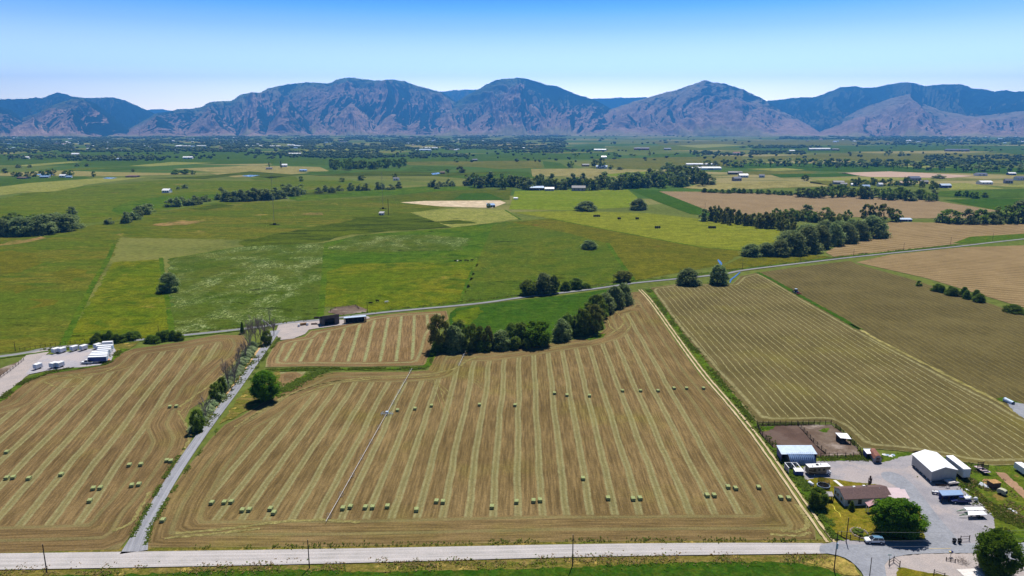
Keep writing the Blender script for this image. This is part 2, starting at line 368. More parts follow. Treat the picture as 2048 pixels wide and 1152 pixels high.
# ---- far parcels (y 268 .. 345), thin in the picture
far = [
 ('far_green', [(-50, 330), (-50, 312), (150, 300), (520, 304), (900, 308), (1050, 316), (980, 330), (600, 326), (250, 332)], .10),
 ('far_pale', [(30, 331), (140, 323), (165, 324), (60, 333)], .22), ('far_pale', [(258, 332), (345, 324), (430, 326), (300, 333)], .22),
 ('far_tan', [(345, 338), (500, 331), (640, 334), (660, 343), (440, 345)], .18), ('far_lime', [(120, 341), (160, 335), (240, 336), (150, 341)], .22),
 ('far_green', [(130, 338), (220, 333), (300, 336), (230, 342)], .2), ('far_tan', [(-50, 352), (0, 346), (110, 341), (210, 344), (330, 346), (430, 348), (240, 352)], .18),
 ('far_green', [(500, 322), (720, 315), (1040, 305), (1180, 308), (1080, 321), (800, 330), (560, 330)], .16), ('far_olive', [(800, 324), (1080, 321), (1085, 336), (1000, 338), (900, 330), (820, 331)], .2),
 ('far_green', [(1080, 308), (1230, 304), (1240, 318), (1090, 318)], .2), ('far_green', [(1085, 322), (1120, 326), (1140, 338), (1090, 338)], .22),
 ('far_lime', [(1205, 294), (1340, 292), (1500, 296), (1420, 300), (1260, 303)], .24), ('far_green', [(1300, 308), (1400, 306), (1400, 313), (1310, 314)], .22),
 ('far_olive', [(1180, 318), (1480, 312), (1500, 330), (1330, 338), (1240, 338)], .16), ('far_pale', [(1350, 291), (1440, 288), (1490, 291), (1400, 296)], .26),
 ('far_green', [(1500, 296), (1800, 290), (2150, 292), (2150, 305), (1800, 306), (1520, 305)], .16), ('far_olive', [(1480, 315), (1700, 306), (2150, 308), (2150, 320), (1600, 322)], .18),
 ('far_tan', [(1690, 304), (1900, 301), (2000, 304), (1900, 307), (1760, 307)], .3), ('far_green', [(2000, 304), (2150, 303), (2150, 312), (2030, 309)], .3),
 ('far_green', [(1060, 296), (1210, 290), (1210, 303), (1060, 306)], .22), ('far_pale', [(600, 300), (690, 297), (700, 301), (620, 303)], .22), ('far_olive', [(1300, 283), (1700, 279), (1900, 284), (1700, 290), (1320, 290)], .14),
 ('far_green', [(-50, 376), (-50, 356), (60, 357), (170, 353), (190, 358), (60, 368)], .2), ('far_pale', [(-50, 392), (0, 374), (60, 366), (190, 357), (300, 354), (250, 360), (170, 370), (100, 382), (0, 386)], .24),
 ('far_pale2', [(-50, 398), (-50, 388), (60, 384), (150, 371), (170, 371), (110, 383), (40, 386)], .26),
 ('far_green', [(640, 346), (700, 340), (700, 347), (670, 350)], .24), ('far_green', [(800, 343), (830, 332), (915, 333), (900, 340), (840, 343)], .24),
 ('marsh', [(620, 352), (750, 342), (900, 345), (1060, 344), (900, 352), (760, 352)], .26), ('far_green', [(855, 351), (1000, 341), (1060, 345), (1070, 356), (940, 358)], .22),
 ('marsh', [(300, 357), (410, 352), (500, 343), (600, 350), (540, 357), (480, 350), (410, 358)], .28), ('far_tan', [(420, 347), (560, 341), (620, 346), (540, 352), (470, 355)], .26),
 ('far_lime', [(500, 356), (590, 353), (600, 362), (510, 361)], .28), ('far_green', [(570, 346), (690, 341), (690, 347), (600, 350)], .22),
 ('far_tan', [(1062, 338), (1185, 337), (1212, 352), (1065, 353)], .3), ('far_tan', [(1195, 340), (1335, 339), (1340, 343), (1215, 348)], .3), ('far_lime2', [(1205, 349), (1290, 343), (1340, 344), (1290, 354), (1215, 353)], .31),
 ('far_crop', [(1462, 336), (1480, 326), (1630, 327), (1760, 330), (2150, 338), (2150, 350), (1800, 344), (1640, 342)], .3), ('far_pale', [(1490, 338), (1570, 336), (1612, 340), (1550, 342)], .34),
 ('far_olive', [(1480, 344), (1560, 341), (1640, 344), (1600, 350), (1520, 350)], .32), ('far_crop', [(1540, 349), (1690, 346), (1720, 352), (1660, 354), (1560, 355)], .36),
 ('far_pink', [(1675, 346), (1780, 343), (1880, 348), (1950, 352), (1900, 356), (1740, 354)], .36), ('far_pale', [(1790, 332), (1840, 331), (1910, 335), (1850, 336)], .36),
 ('far_pale', [(1618, 358), (1750, 354), (1960, 359), (1800, 360), (1640, 362)], .34), ('far_olive', [(1620, 362), (1760, 360), (1770, 368), (1680, 374), (1620, 366)], .3),
 ('far_tan', [(1365, 376), (1400, 368), (1480, 365), (1600, 362), (1640, 366), (1660, 373), (1560, 376), (1440, 381)], .3),
 ('far_pale', [(1885, 368), (1930, 366), (2010, 378), (1900, 380)], .34), ('far_green', [(1880, 383), (2040, 378), (2150, 382), (2150, 396), (1950, 398), (1860, 392)], .28), ('far_pale', [(1990, 373), (2050, 369), (2150, 374), (2150, 380)], .34)]
fm = dict(far_green=GR_FG, far_pale=GR_PALE, far_pale2=GR_PALE, far_tan=GR_PALE2, far_lime=GR_FAR, far_lime2=GR_LIME, far_olive=GR_FO, marsh=GR_DK, far_crop=GR_CROP, far_pink=plain('pink_soil', (.36, .26, .2), .95, .1, .03))
fl = dict(far_green='far green crop field', far_pale='far pale stubble field', far_pale2='pale cut field', far_tan='far tan stubble field', far_lime='yellow-green far field', far_lime2='lime far field', far_olive='olive far pasture', marsh='dark marshy ground', far_crop='dark green far crop field', far_pink='pinkish bare soil field')
for k, px, z in far: Fd(fl[k], fm[k], px, z)
# ---- middle distance
Fd('yellow-green meadow', GR_FAR, [(-120, 470), (-120, 402), (0, 398), (60, 384), (170, 372), (320, 360), (500, 362), (700, 360), (760, 375), (640, 382), (430, 400), (330, 420), (240, 440), (150, 450)], .10, rag=4)
Fd('green meadow strip', GR_G, [(220, 420), (250, 405), (330, 392), (430, 388), (440, 400), (330, 413), (240, 428)], .13, rag=4)
Fd('green meadow strip beside the brook', GR_G, [(560, 395), (640, 386), (860, 372), (980, 374), (870, 388), (700, 394), (600, 402)], .13, rag=4)
Fd('olive meadow with bare patches', GR_BARE, [(-150, 560), (-150, 468), (150, 455), (240, 442), (330, 422), (430, 405), (600, 402), (760, 395), (900, 400), (890, 416), (820, 425), (860, 445), (780, 450), (640, 480), (470, 480), (240, 475), (215, 525), (0, 560)], .10, rag=3)
Fd('dark damp grass', GR_DK, [(470, 485), (540, 470), (640, 452), (790, 425), (830, 430), (905, 455), (800, 462), (700, 470), (640, 485), (500, 498)], .15, rag=4)
Fd('green pasture', GR_G, [(640, 488), (720, 470), (905, 456), (1000, 445), (985, 452), (950, 525), (650, 545)], .15, rag=2)
Fd('dark olive grazed field', GR_D, [(700, 400), (870, 383), (1025, 376), (1018, 400), (900, 404), (780, 402)], .17, rag=2)
Fd('striped green plot', GR_CROP, [(905, 400), (925, 387), (975, 386), (1010, 400)], .2)
GB = gravel('bare_lot', (.50, .40, .27), (.33, .27, .19), patch=(.56, .46, .33)); Fd('pale bare lot', GB, [(800, 405), (850, 402), (1000, 401), (1012, 406), (985, 416), (880, 413)], .2)
Fd('lime green crop field', GR_LIME, [(1018, 419), (1030, 382), (1255, 379), (1275, 395), (1258, 415), (1150, 421)], .2)
Fd('dark green wedge crop', GR_CROP, [(1255, 378), (1320, 381), (1412, 421), (1430, 434), (1380, 428), (1318, 405)], .22)
Fd('brown striped field', G_TAN2, [(1318, 383), (1440, 384), (1554, 388), (1708, 391), (1827, 398), (1878, 403), (1998, 422), (1930, 437), (1827, 437), (1690, 434), (1486, 436), (1412, 420)], .24, vp=pdir((1350, 395), (1690, 425)))
Fd('green triangle crop field', GR_CROP, [(1885, 400), (1950, 398), (2030, 398), (2150, 405), (2150, 418), (1998, 421)], .26)
Fd('yellow-green mown hay field', GR_PALE, [(820, 425), (900, 418), (1012, 420), (1042, 438), (905, 456)], .24)
GR_YG = grass('mown_yellow', (.185, .20, .025), (.215, .215, .035), (.155, .17, .022), .012, .08, .5, stretch=(.3, 1.6, 1))
Fd('yellow-green mown field with round bales', GR_YG, [(1102, 438), (1025, 425), (1145, 422), (1300, 427), (1390, 437), (1470, 448), (1560, 462), (1555, 482), (1490, 501), (1400, 495), (1300, 476)], .22)
Fd('olive russet pasture', GR_R, [(1010, 444), (1102, 437), (1300, 476), (1490, 503), (1445, 530), (1268, 562), (1218, 490), (1130, 466)], .18, rag=1)
Fd('grey-green pasture', GR_W2, [(985, 450), (1012, 443), (1130, 465), (1218, 488), (1262, 560), (1150, 576), (1040, 592), (920, 610), (952, 525)], .2)
Fd('yellow-green pasture', GR_Y, [(650, 545), (700, 528), (952, 525), (920, 612), (735, 626), (642, 612)], .2, rag=3)
Fd('white-flecked pasture', GR_W, [(338, 518), (480, 494), (652, 486), (640, 640), (480, 655), (345, 668)], .2, rag=2)
Fd('yellow pasture strip', GR_Y, [(225, 525), (322, 519), (345, 668), (290, 682), (125, 695)], .2, rag=1.5)
Fd('rough western pasture', GR_BARE, [(-150, 720), (-150, 500), (0, 480), (240, 472), (218, 525), (125, 695), (0, 708)], .18, rag=1)
for q, wd in (([(228, 488), (216, 520), (190, 560), (160, 620), (125, 692)], 3.5), ([(322, 516), (328, 560), (336, 610), (345, 668)], 3.0), ([(652, 486), (648, 560), (640, 640)], 4.0), ([(985, 450), (972, 478), (950, 530), (930, 575), (918, 612)], 2.0), ([(1215, 486), (1240, 525), (1268, 562)], 3.5), ([(1102, 438), (1200, 457), (1300, 476), (1400, 495), (1490, 502)], 3.0), ([(905, 456), (1000, 446), (1102, 438)], 3), ([(1010, 420), (1042, 440)], 3), ([(340, 518), (480, 494)], 2)):
    strip('grass_line', 'darker grass line between pastures', q, wd, GR_G, .26, rag=.5)
Fd('pale flower-covered grass', GR_W, [(640, 500), (720, 470), (860, 470), (945, 478), (920, 500), (760, 505)], .22, rag=3)
Fd('reddish rough ground', GR_R, [(1440, 535), (1482, 516), (1600, 508), (1662, 514), (1560, 533), (1475, 545)], .24)
Fd('brown cut field', G_TAN, [(1651, 505), (1700, 480), (1780, 465), (1756, 452), (1782, 444), (2048, 449), (2300, 446), (2300, 476), (2048, 475), (1921, 487), (1811, 500), (1668, 514)], .24, vp=pdir((1700, 500), (2048, 462)))
Fd('weedy field corner', GR_WEED, [(1905, 487), (1940, 474), (2048, 468), (2300, 466), (2300, 476), (2048, 480), (1960, 487)], .28)
Fd('tan cut field', G_TAN, [(1712, 525), (1780, 510), (1925, 495), (2048, 491), (2300, 490), (2300, 665), (2048, 616), (1985, 597), (1850, 556)], .24, vp=pdir((1750, 525), (2048, 545)))
Fd('faintly raked hay field', G_WIND2, [(1520, 545), (1590, 535), (1700, 522), (1715, 529), (1820, 558), (1855, 569), (1985, 609), (2048, 632), (2200, 690), (2300, 900), (2100, 850), (2048, 832), (1990, 800), (1920, 765), (1830, 718), (1720, 660), (1600, 592), (1560, 568)], .16, vp=1100)
Fd('raked hay field with pale windrows', G_WIND, [(1299, 582), (1301, 576), (1350, 569), (1400, 568), (1465, 568), (1480, 553), (1520, 545), (1560, 568), (1600, 592), (1720, 660), (1830, 718), (1920, 765), (1990, 800), (2048, 834), (2160, 880), (2200, 925), (2048, 930), (1984, 932), (1927, 925), (1892, 915), (1820, 905), (1795, 902), (1722, 896), (1680, 855), (1660, 844), (1515, 846), (1475, 800), (1430, 750), (1355, 662)], .20, vp=1035, step=4.5)
strip('grass_line', 'grassy line dividing the raked fields', [(1515, 545), (1545, 560), (1600, 592), (1660, 625), (1720, 660)], 3.5, GR_CROP, .24, rag=.6)
strip('track', 'bare worn line dividing the raked fields', [(1700, 648), (1760, 683), (1830, 718), (1920, 765), (1990, 800), (2045, 835)], 1.8, GR_PALE2, .24, rag=.5)
Fd('green crop plot behind the trees', GR_CROP, [(898, 640), (900, 627), (913, 616), (1016, 603), (1153, 588), (1235, 576), (1250, 590), (1200, 640), (1100, 672), (1000, 684), (905, 668)], .20)
Fd('dry corner of the crop plot', GR_Y, [(905, 640), (915, 622), (960, 614), (965, 625), (940, 650), (910, 652)], .22, rag=1)
# ---- near hay
Fd('small hay field with pale windrows', G_SMALL, [(531, 735), (533, 719), (551, 686), (572, 680), (609, 674), (622, 662), (640, 660), (679, 652), (744, 634), (800, 627), (893, 622), (897, 638), (880, 650), (868, 672), (861, 704), (850, 731), (738, 734), (620, 733)], .18, vp=845, step=3.5)
Fd('brown hay triangle', G_SMALL, [(556, 745), (612, 744), (602, 756), (562, 778), (548, 780)], .18, vp=900, step=3.5)
Fd('western hay field with bales', G_LEFT, [(-420, 1118), (-420, 930), (0, 806), (21, 788), (45, 769), (69, 755), (104, 747), (156, 740), (215, 730), (237, 709), (267, 698), (365, 684), (434, 670), (488, 671), (496, 688), (484, 712), (455, 738), (428, 768), (413, 800), (380, 819), (369, 843), (385, 872), (376, 899), (345, 947), (310, 1000), (290, 1022), (264, 1069), (238, 1100), (0, 1107)], .16, vp=700, step=3.5)
Fd('large central hay field with rows of bales', G_MAIN, [(289, 1096), (298, 1060), (321, 1012), (369, 942), (420, 880), (450, 850), (484, 832), (516, 812), (553, 787), (600, 769), (632, 752), (666, 745), (821, 744), (856, 741), (865, 722), (873, 707), (932, 704), (969, 706), (1027, 699), (1096, 688), (1164, 678), (1198, 668), (1212, 657), (1203, 634), (1208, 622), (1248, 612), (1257, 586), (1280, 583), (1296, 602), (1340, 668), (1398, 749), (1443, 799), (1501, 871), (1563, 961), (1630, 1060), (1632, 1081), (1500, 1082), (1146, 1084), (620, 1095)], .18, vp=1045, step=3.2)
Fd('green patch at the field edge', GR_WEED, [(1165, 680), (1200, 668), (1214, 668), (1205, 676), (1180, 681)], .24, rag=.5)
Fd('olive dry grass beside the lane', GR_VERGE, [(440, 850), (478, 795), (520, 755), (560, 742), (556, 775), (520, 805), (480, 830)], .2, rag=.7)
strip('ditch_bank', 'green grassy ditch bank', [(529, 741), (580, 741), (650, 738.5), (760, 739), (852, 737.5), (860, 722), (868, 705)], 3.0, GR_WEED, .26, rag=.5)
strip('ditch_bank', 'weedy green bank below the small field', [(655, 740), (620, 752), (598, 763), (560, 786), (530, 802)], [3, 5, 5, 3, 2], GR_WEED, .25, rag=.7)
# ---- near roads, verges, yard
Fd('green crop along the bottom', GR_CROP2, [(-300, 1160), (240, 1150), (450, 1142), (620, 1140), (755, 1147), (900, 1141), (1130, 1136), (1200, 1132), (1432, 1124), (1583, 1126), (1651, 1137), (1690, 1156), (1700, 1300), (1024, 1380), (-300, 1400)], .12, rag=.5)
strip('verge', 'dry grassy verge along the gravel road', [(-400, 1147), (0, 1144), (380, 1138), (700, 1131), (1146, 1122), (1400, 1118), (1640, 1118), (1690, 1135)], [6, 6, 6, 6.5, 6.5, 6, 8, 9], GR_VERGE, .10)
Fd('dry straw at the road corner', GR_DRY, [(1600, 1124), (1640, 1118), (1684, 1116), (1704, 1128), (1724, 1152), (1690, 1152), (1660, 1136), (1630, 1128)], .16, rag=.4)
strip('verge', 'dry gravelly field verge', [(-400, 1108), (0, 1106), (290, 1100), (620, 1097), (1146, 1085.5), (1500, 1083.5), (1660, 1086)], 3.0, GR_VERGE, .14)
strip('gravel_road', 'wide pale gravel road', [(-500, 1131), (0, 1125), (310, 1120), (660, 1114.5), (1146, 1102.5), (1450, 1099), (1648, 1098.5)], [7.2, 7.1, 6.9, 6.5, 5.7, 5.4, 4.7], GV_ROAD, .30)
Fd('grey paved road and junction', ASPH, [(1640, 1089), (1700, 1091), (1850, 1091), (1990, 1088), (2048, 1087), (2200, 1085), (2200, 1150), (2048, 1136), (2036, 1128), (1985, 1108), (1860, 1108.5), (1800, 1112), (1768, 1126), (1772, 1152), (1790, 1230), (1760, 1230), (1728, 1152), (1706, 1127), (1684, 1114.5), (1650, 1108), (1638, 1108)], .32, rnd=1)
strip('road_marking', 'faint yellow centre line on the paved road', [(1858, 1099.5), (1902, 1099.3)], .12, plain('road_paint', (.6, .46, .2), .8), .36, sub=0)
Fd('pinkish gravel forecourt', GV_PALE, [(1772, 1118), (1800, 1113), (1860, 1109), (1985, 1108.5), (2036, 1128.5), (2060, 1138), (2100, 1230), (1790, 1230), (1770, 1152), (1766, 1128)], .26, rag=.2)
Fd('small lawn by the fence', GR_LAWN, [(1795, 1137), (1815, 1138), (1850, 1147), (1900, 1153), (1930, 1165), (1930, 1230), (1800, 1230), (1792, 1152)], .29, rag=.3)
Fd('grassy rough ground beside the farmyard', GR_JUNK, [(1735, 922), (1750, 914), (1800, 906), (1850, 902), (1892, 916), (1927, 926), (1984, 933), (2048, 931), (2240, 928), (2240, 1084), (2048, 1085), (1985, 1088), (1850, 1088), (1850, 960), (1770, 930)], .20, rag=.4)
Fd('gravel farmyard', GV_YARD, [(1606, 962), (1606, 940), (1612, 925), (1641, 923.5), (1725, 921), (1768, 926), (1800, 916), (1822, 911), (1850, 904), (1872, 915), (1905, 960), (1930, 985), (1958, 1005), (1985, 1031), (1989, 1050), (1986, 1076), (2004, 1089), (1990, 1093), (1690, 1093), (1600, 1092), (1665, 1086), (1700, 1080)], .24, rag=.3)
Fd('paved driveway', ASPH, [(1845, 1092), (1845, 1070), (1828, 1010), (1800, 978), (1765, 960), (1760, 945), (1790, 945), (1822, 965), (1850, 1000), (1880, 1040), (1905, 1068), (1925, 1092)], .27, rnd=2)
Fd('yellowing house lawn', GR_LAWN, [(1612, 962), (1640, 955), (1672, 960), (1710, 966), (1760, 971), (1782, 980), (1800, 1000), (1838, 1020), (1850, 1080), (1740, 1086), (1700, 1083), (1662, 1063), (1640, 1020), (1618, 985)], .28, rag=.2)
Fd('tall green weeds along the track', GR_WEED, [(1604, 962), (1616, 972), (1640, 1015), (1664, 1062), (1690, 1083), (1672, 1078), (1648, 1055), (1622, 1010), (1590, 965)], .30, rag=.4)
Fd('green weedy verge of the track', GR_WEED, [(1291, 578), (1303, 578), (1362, 662), (1436, 752), (1480, 803), (1522, 862), (1556, 900), (1606, 960), (1622, 1005), (1600, 985), (1568, 935), (1510, 855), (1452, 788), (1412, 742), (1352, 660)], .22, rag=.5)
for dx in (-.9, .9):
    q = [(1280, 580), (1300, 600), (1347, 667), (1407, 750), (1452, 800), (1511, 872), (1574, 962), (1640, 1058), (1662, 1086)]
    strip('track', 'pale wheel track between the fields', [], .75, TRACK, .27, world=[P(*a).xy + Vector((dx, 0)) for a in q], rag=.12)
Fd('dark corral dirt', DIRT, [(1514, 851.5), (1596, 851.5), (1629, 888), (1651, 909), (1642, 914.5), (1600, 914), (1545, 896), (1521, 868)], .30, rag=.3)
Fd('mottled corral ground', DIRT2, [(1596, 851.5), (1662, 850.5), (1680, 862), (1718, 902), (1724, 914), (1642, 914.5), (1651, 909), (1629, 888)], .31, rag=.3)
Fd('green corral corner', GR_WEED, [(1518, 855), (1552, 853), (1545, 860), (1524, 866)], .33, rag=.3)
Fd('green corral patch', GR_WEED, [(1634, 862), (1655, 857), (1660, 860), (1652, 867), (1645, 866)], .33, rag=.4)
Fd('grass strip below the corral', GR_WEED, [(1636, 915), (1728, 912), (1740, 918), (1726, 922), (1641, 924)], .32, rag=.3)
# ---- lanes
strip('lane', 'narrow grey gravel lane', [(268, 1106), (282, 1066), (318, 1002), (345, 956), (375, 911), (405, 868), (440, 821), (470, 782), (500, 739), (526, 702), (551, 662)], [6.5, 3.7, 3.5, 3.5, 3.5, 3.5, 3.5, 3.5, 3.6, 3.8, 5], GV_LANE, .30)
strip('lane_edge', 'orange sandy edge of the lane', [(385, 892), (400, 868), (433, 822), (462, 782), (492, 738), (519, 700), (544, 664)], 1.6, ORANGE, .28, rag=.35)
strip('back_lane', 'grey gravel lane across the fields', [(-150, 728), (0, 714.5), (58, 706), (84, 698.5), (172, 690), (226, 686), (286, 680), (362, 672), (478, 660), (552, 650), (585, 645), (641, 641), (734, 629), (800, 622), (961, 608), (1043, 595), (1153, 583), (1221, 574), (1262, 567), (1347, 559), (1457, 548), (1475, 542), (1592, 528), (1665, 519.5), (1720, 513), (1921, 493), (1976, 486), (2060, 477)], 3.5, GV_LANE2, .32)
strip('back_verge', 'grassy verge of the back lane', [(0, 717), (58, 709), (172, 693), (286, 682), (362, 675), (478, 662), (552, 652)], 2.4, GR_WEED, .29, rag=.5)
strip('back_verge', 'grassy verge of the back lane beyond', [(641, 638), (734, 626), (800, 619), (961, 605), (1043, 592), (1153, 580), (1262, 564), (1347, 556), (1475, 539), (1592, 525), (1720, 510), (1921, 490)], 4.0, GR_WEED, .29, rag=.8)
Fd('gravel trailer yard', GV_LOT, [(52, 748), (60, 738), (87, 712), (122, 706), (187, 698), (226, 693), (232, 702), (222, 722), (200, 731), (165, 735), (94, 742), (58, 750)], .30, rag=.2)
Fd('pale gravel drive', GV_PALE, [(57, 706), (92, 698), (100, 704), (88, 714), (60, 748), (20, 780), (0, 798), (-80, 860), (-110, 800), (0, 754), (34, 727), (50, 714)], .27, rag=.2)
Fd('brown pens beside the drive', DIRT2, [(-80, 800), (-80, 745), (0, 738), (48, 720), (30, 732), (0, 752)], .2)
strip('ditch_bank', 'dark green bank around the trailer yard', [(0, 802), (20, 785), (45, 766), (70, 752), (104, 745), (160, 737), (216, 728), (234, 708), (250, 698)], 3.2, GR_WEED, .26, rag=.5)
Fd('weeds beside the trailers', GR_VERGE, [(226, 692), (250, 685), (280, 683), (262, 697), (236, 708), (222, 727), (224, 705)], .25, rag=.4)
Fd('pale gravel barn yard', GV_PALE, [(551, 668), (556, 652), (566, 646), (600, 644), (640, 642), (690, 640), (736, 633), (740, 637), (690, 650), (631, 658), (618, 660), (610, 669), (586, 678), (560, 681)], .28, rag=.2)
Fd('trampled pen', DIRT2, [(655, 625), (672, 615), (712, 611), (735, 620), (730, 627), (690, 633)], .26, rag=.4)
# water
strip('stream', 'narrow blue stream by the lane', [(1436, 520), (1441, 526), (1442, 531)], [1.2, 2.6, 1.2], WATER, .30)
strip('stream', 'blue ditch below the culvert', [(1480, 545), (1470, 554), (1461, 560), (1460, 566)], [.8, 1.3, 1.3, .8], WATER, .31)
for px, lb in (([(72, 350), (75, 348), (104, 348), (110, 350), (90, 352)], 'far blue pond by the western farm'), ([(205, 357), (215, 355), (235, 356), (222, 358)], 'small far blue pond'), ([(482, 352), (500, 350), (520, 351), (500, 354)], 'pale far pond'), ([(862, 347), (878, 345), (880, 348), (866, 350)], 'small blue pond by the poplars'), ([(944, 358), (958, 355), (955, 358)], 'small pond in the meadow')):
    field('pond', lb, px, WATER, .4)

SWATH = grass('loose_swath', (.26, .215, .12), (.21, .17, .09), (.31, .26, .16), .3, .9, 2.5)
for q, wd in (([(470, 855), (520, 822), (580, 788), (650, 766), (720, 757), (800, 752), (868, 748), (915, 738), (935, 720), (960, 714)], 1.1), ([(500, 838), (560, 800), (630, 770), (690, 760)], .8), ([(600, 792), (640, 775), (690, 764), (760, 757), (840, 756), (880, 750)], .9), ([(1215, 640), (1220, 655), (1235, 664), (1260, 660), (1262, 640), (1252, 628)], .8), ([(1228, 622), (1240, 632), (1250, 640), (1244, 655), (1220, 668)], .8), ([(1560, 1062), (1600, 1066), (1618, 1052), (1608, 1030), (1592, 1010)], 1.3), ([(1540, 1070), (1590, 1074), (1622, 1066)], 1.0), ([(350, 1068), (450, 1060), (540, 1046), (640, 1040), (720, 1046)], 1.2), ([(330, 1078), (400, 1072), (520, 1058)], .9), ([(360, 815), (385, 795), (430, 765), (470, 730), (484, 700)], .9), ([(356, 822), (372, 850), (380, 875), (370, 900), (345, 935)], .8), ([(225, 1064), (262, 1050), (280, 1020), (300, 985)], 1.0), ([(60, 756), (120, 752), (180, 750), (215, 744), (240, 730)], .8), ([(90, 764), (110, 776), (150, 775), (172, 762), (150, 752), (110, 753)], .6)):
    strip('swath', 'loose curved swath of cut hay', q, wd, SWATH, .235, rag=.35)
for q in ([(905, 800), (880, 770), (850, 760)], [(895, 830), (878, 790), (872, 760)], [(980, 790), (955, 765), (925, 752)], [(380, 800), (372, 818), (360, 832)]):
    for dx in (-.9, .9): strip('wheel_mark', 'pale tyre mark on the stubble', [], .28, SWATH, .24, world=[P(*a).xy + Vector((dx, 0)) for a in q], rag=.08)

for q in ([(-60, 512), (20, 500), (72, 508), (85, 526), (40, 545), (-60, 552)], [(60, 600), (95, 596), (100, 612), (70, 618)], [(110, 545), (150, 535), (180, 548), (150, 565), (115, 560)], [(0, 575), (40, 568), (60, 582), (20, 592)]):
    Fd('rusty worn patch in the western pasture', GR_R, q, .23, rag=5)
for q in ([(300, 449), (345, 444), (400, 441), (412, 443), (380, 449), (330, 452)], [(590, 429), (620, 426), (648, 426), (640, 429), (610, 431)], [(-10, 492), (30, 482), (80, 474), (95, 477), (60, 484), (20, 490)]):
    Fd('bare tan patch in the meadow', GR_BAREP, q, .24, rag=5)
for q in ([(480, 482), (560, 470), (640, 464), (700, 462), (640, 472), (560, 480)], [(700, 436), (770, 430), (840, 438), (800, 442), (730, 440)], [(860, 444), (920, 440), (960, 446), (900, 449)], [(560, 388), (640, 384), (700, 387), (620, 391)], [(380, 418), (440, 408), (470, 411), (410, 420)]):
    Fd('dark damp streak in the meadow', GR_DK, q, .25, rag=3)
# ================================================================ MOUNTAINS
def vnoise(x, y, seed):
    r = np.random.default_rng(seed); T = r.random((256, 256)); xi = np.floor(x).astype(int); yi = np.floor(y).astype(int); fx = x - xi; fy = y - yi
    fx = fx * fx * (3 - 2 * fx); fy = fy * fy * (3 - 2 * fy)
    g = lambda a, b: T[a & 255, b & 255]
    return (g(xi, yi) * (1 - fx) + g(xi + 1, yi) * fx) * (1 - fy) + (g(xi, yi + 1) * (1 - fx) + g(xi + 1, yi + 1) * fx) * fy
def ridged(x, y, seed, octv=4, gain=.55):
    o = 0; a = 1; tot = 0
    for k in range(octv):
        o = o + a * (1 - np.abs(2 * vnoise(x, y, seed + k) - 1)); tot += a; a *= gain; x = x * 2.03 + 17.3; y = y * 2.03 + 5.1
    return o / tot
def mount_mat(name, dry, forest, alp, cover, fanc=(.2, .17, .085)):
    m = Mat(name, .95); at = m.attr('mt').outputs['Vector']; t, g, h = m.sep(at)[:3]
    c = m.mix(m.rng(m.noise(.0016, 5, .6), .35, .65), dry, tuple(v * .72 for v in dry))
    c = m.mix(m.rng(t, .55, .95), c, alp)
    k = m.mth('ADD', m.mth('MULTIPLY', g, .55), m.mth('MULTIPLY', m.noise(.0011, 6, .68), .9))
    k = m.mth('ADD', k, m.rng(t, 0.0, .25, -.3, 0.0)); nx = m.sep(m.nd('ShaderNodeNewGeometry').outputs['Normal'])[0]; k = m.mth('ADD', k, m.mth('MULTIPLY', nx, .34))
    c = m.mix(m.rng(m.mth('ADD', k, m.mth('MULTIPLY', m.mth('SUBTRACT', m.noise(.007, 4, .75), .5), .35)), cover - .05, cover + .07), c, forest)
    sp = m.noise(.014, 3, .7); c = m.mix(m.mth('MULTIPLY', m.rng(sp, .54, .6), m.rng(k, cover - .32, cover - .08, 0, .9)), c, forest)
    c = m.mix(m.rng(t, .16, .03), c, fanc)
    m.col(m.gain(c, m.rng(m.noise(.006, 5, .7), .3, .7, .8, 1.2))); return m.m
PINK = (.275, .185, .145); FOR = (.010, .024, .015); ALP = (.10, .125, .06)
M_DRY = mount_mat('dry_mountain', PINK, FOR, (.20, .165, .115), .80)
M_MIX = mount_mat('wooded_mountain', (.28, .19, .15), FOR, ALP, .66)
M_FOR = mount_mat('forest_mountain', (.12, .12, .07), FOR, (.05, .065, .035), .5, (.04, .06, .03))
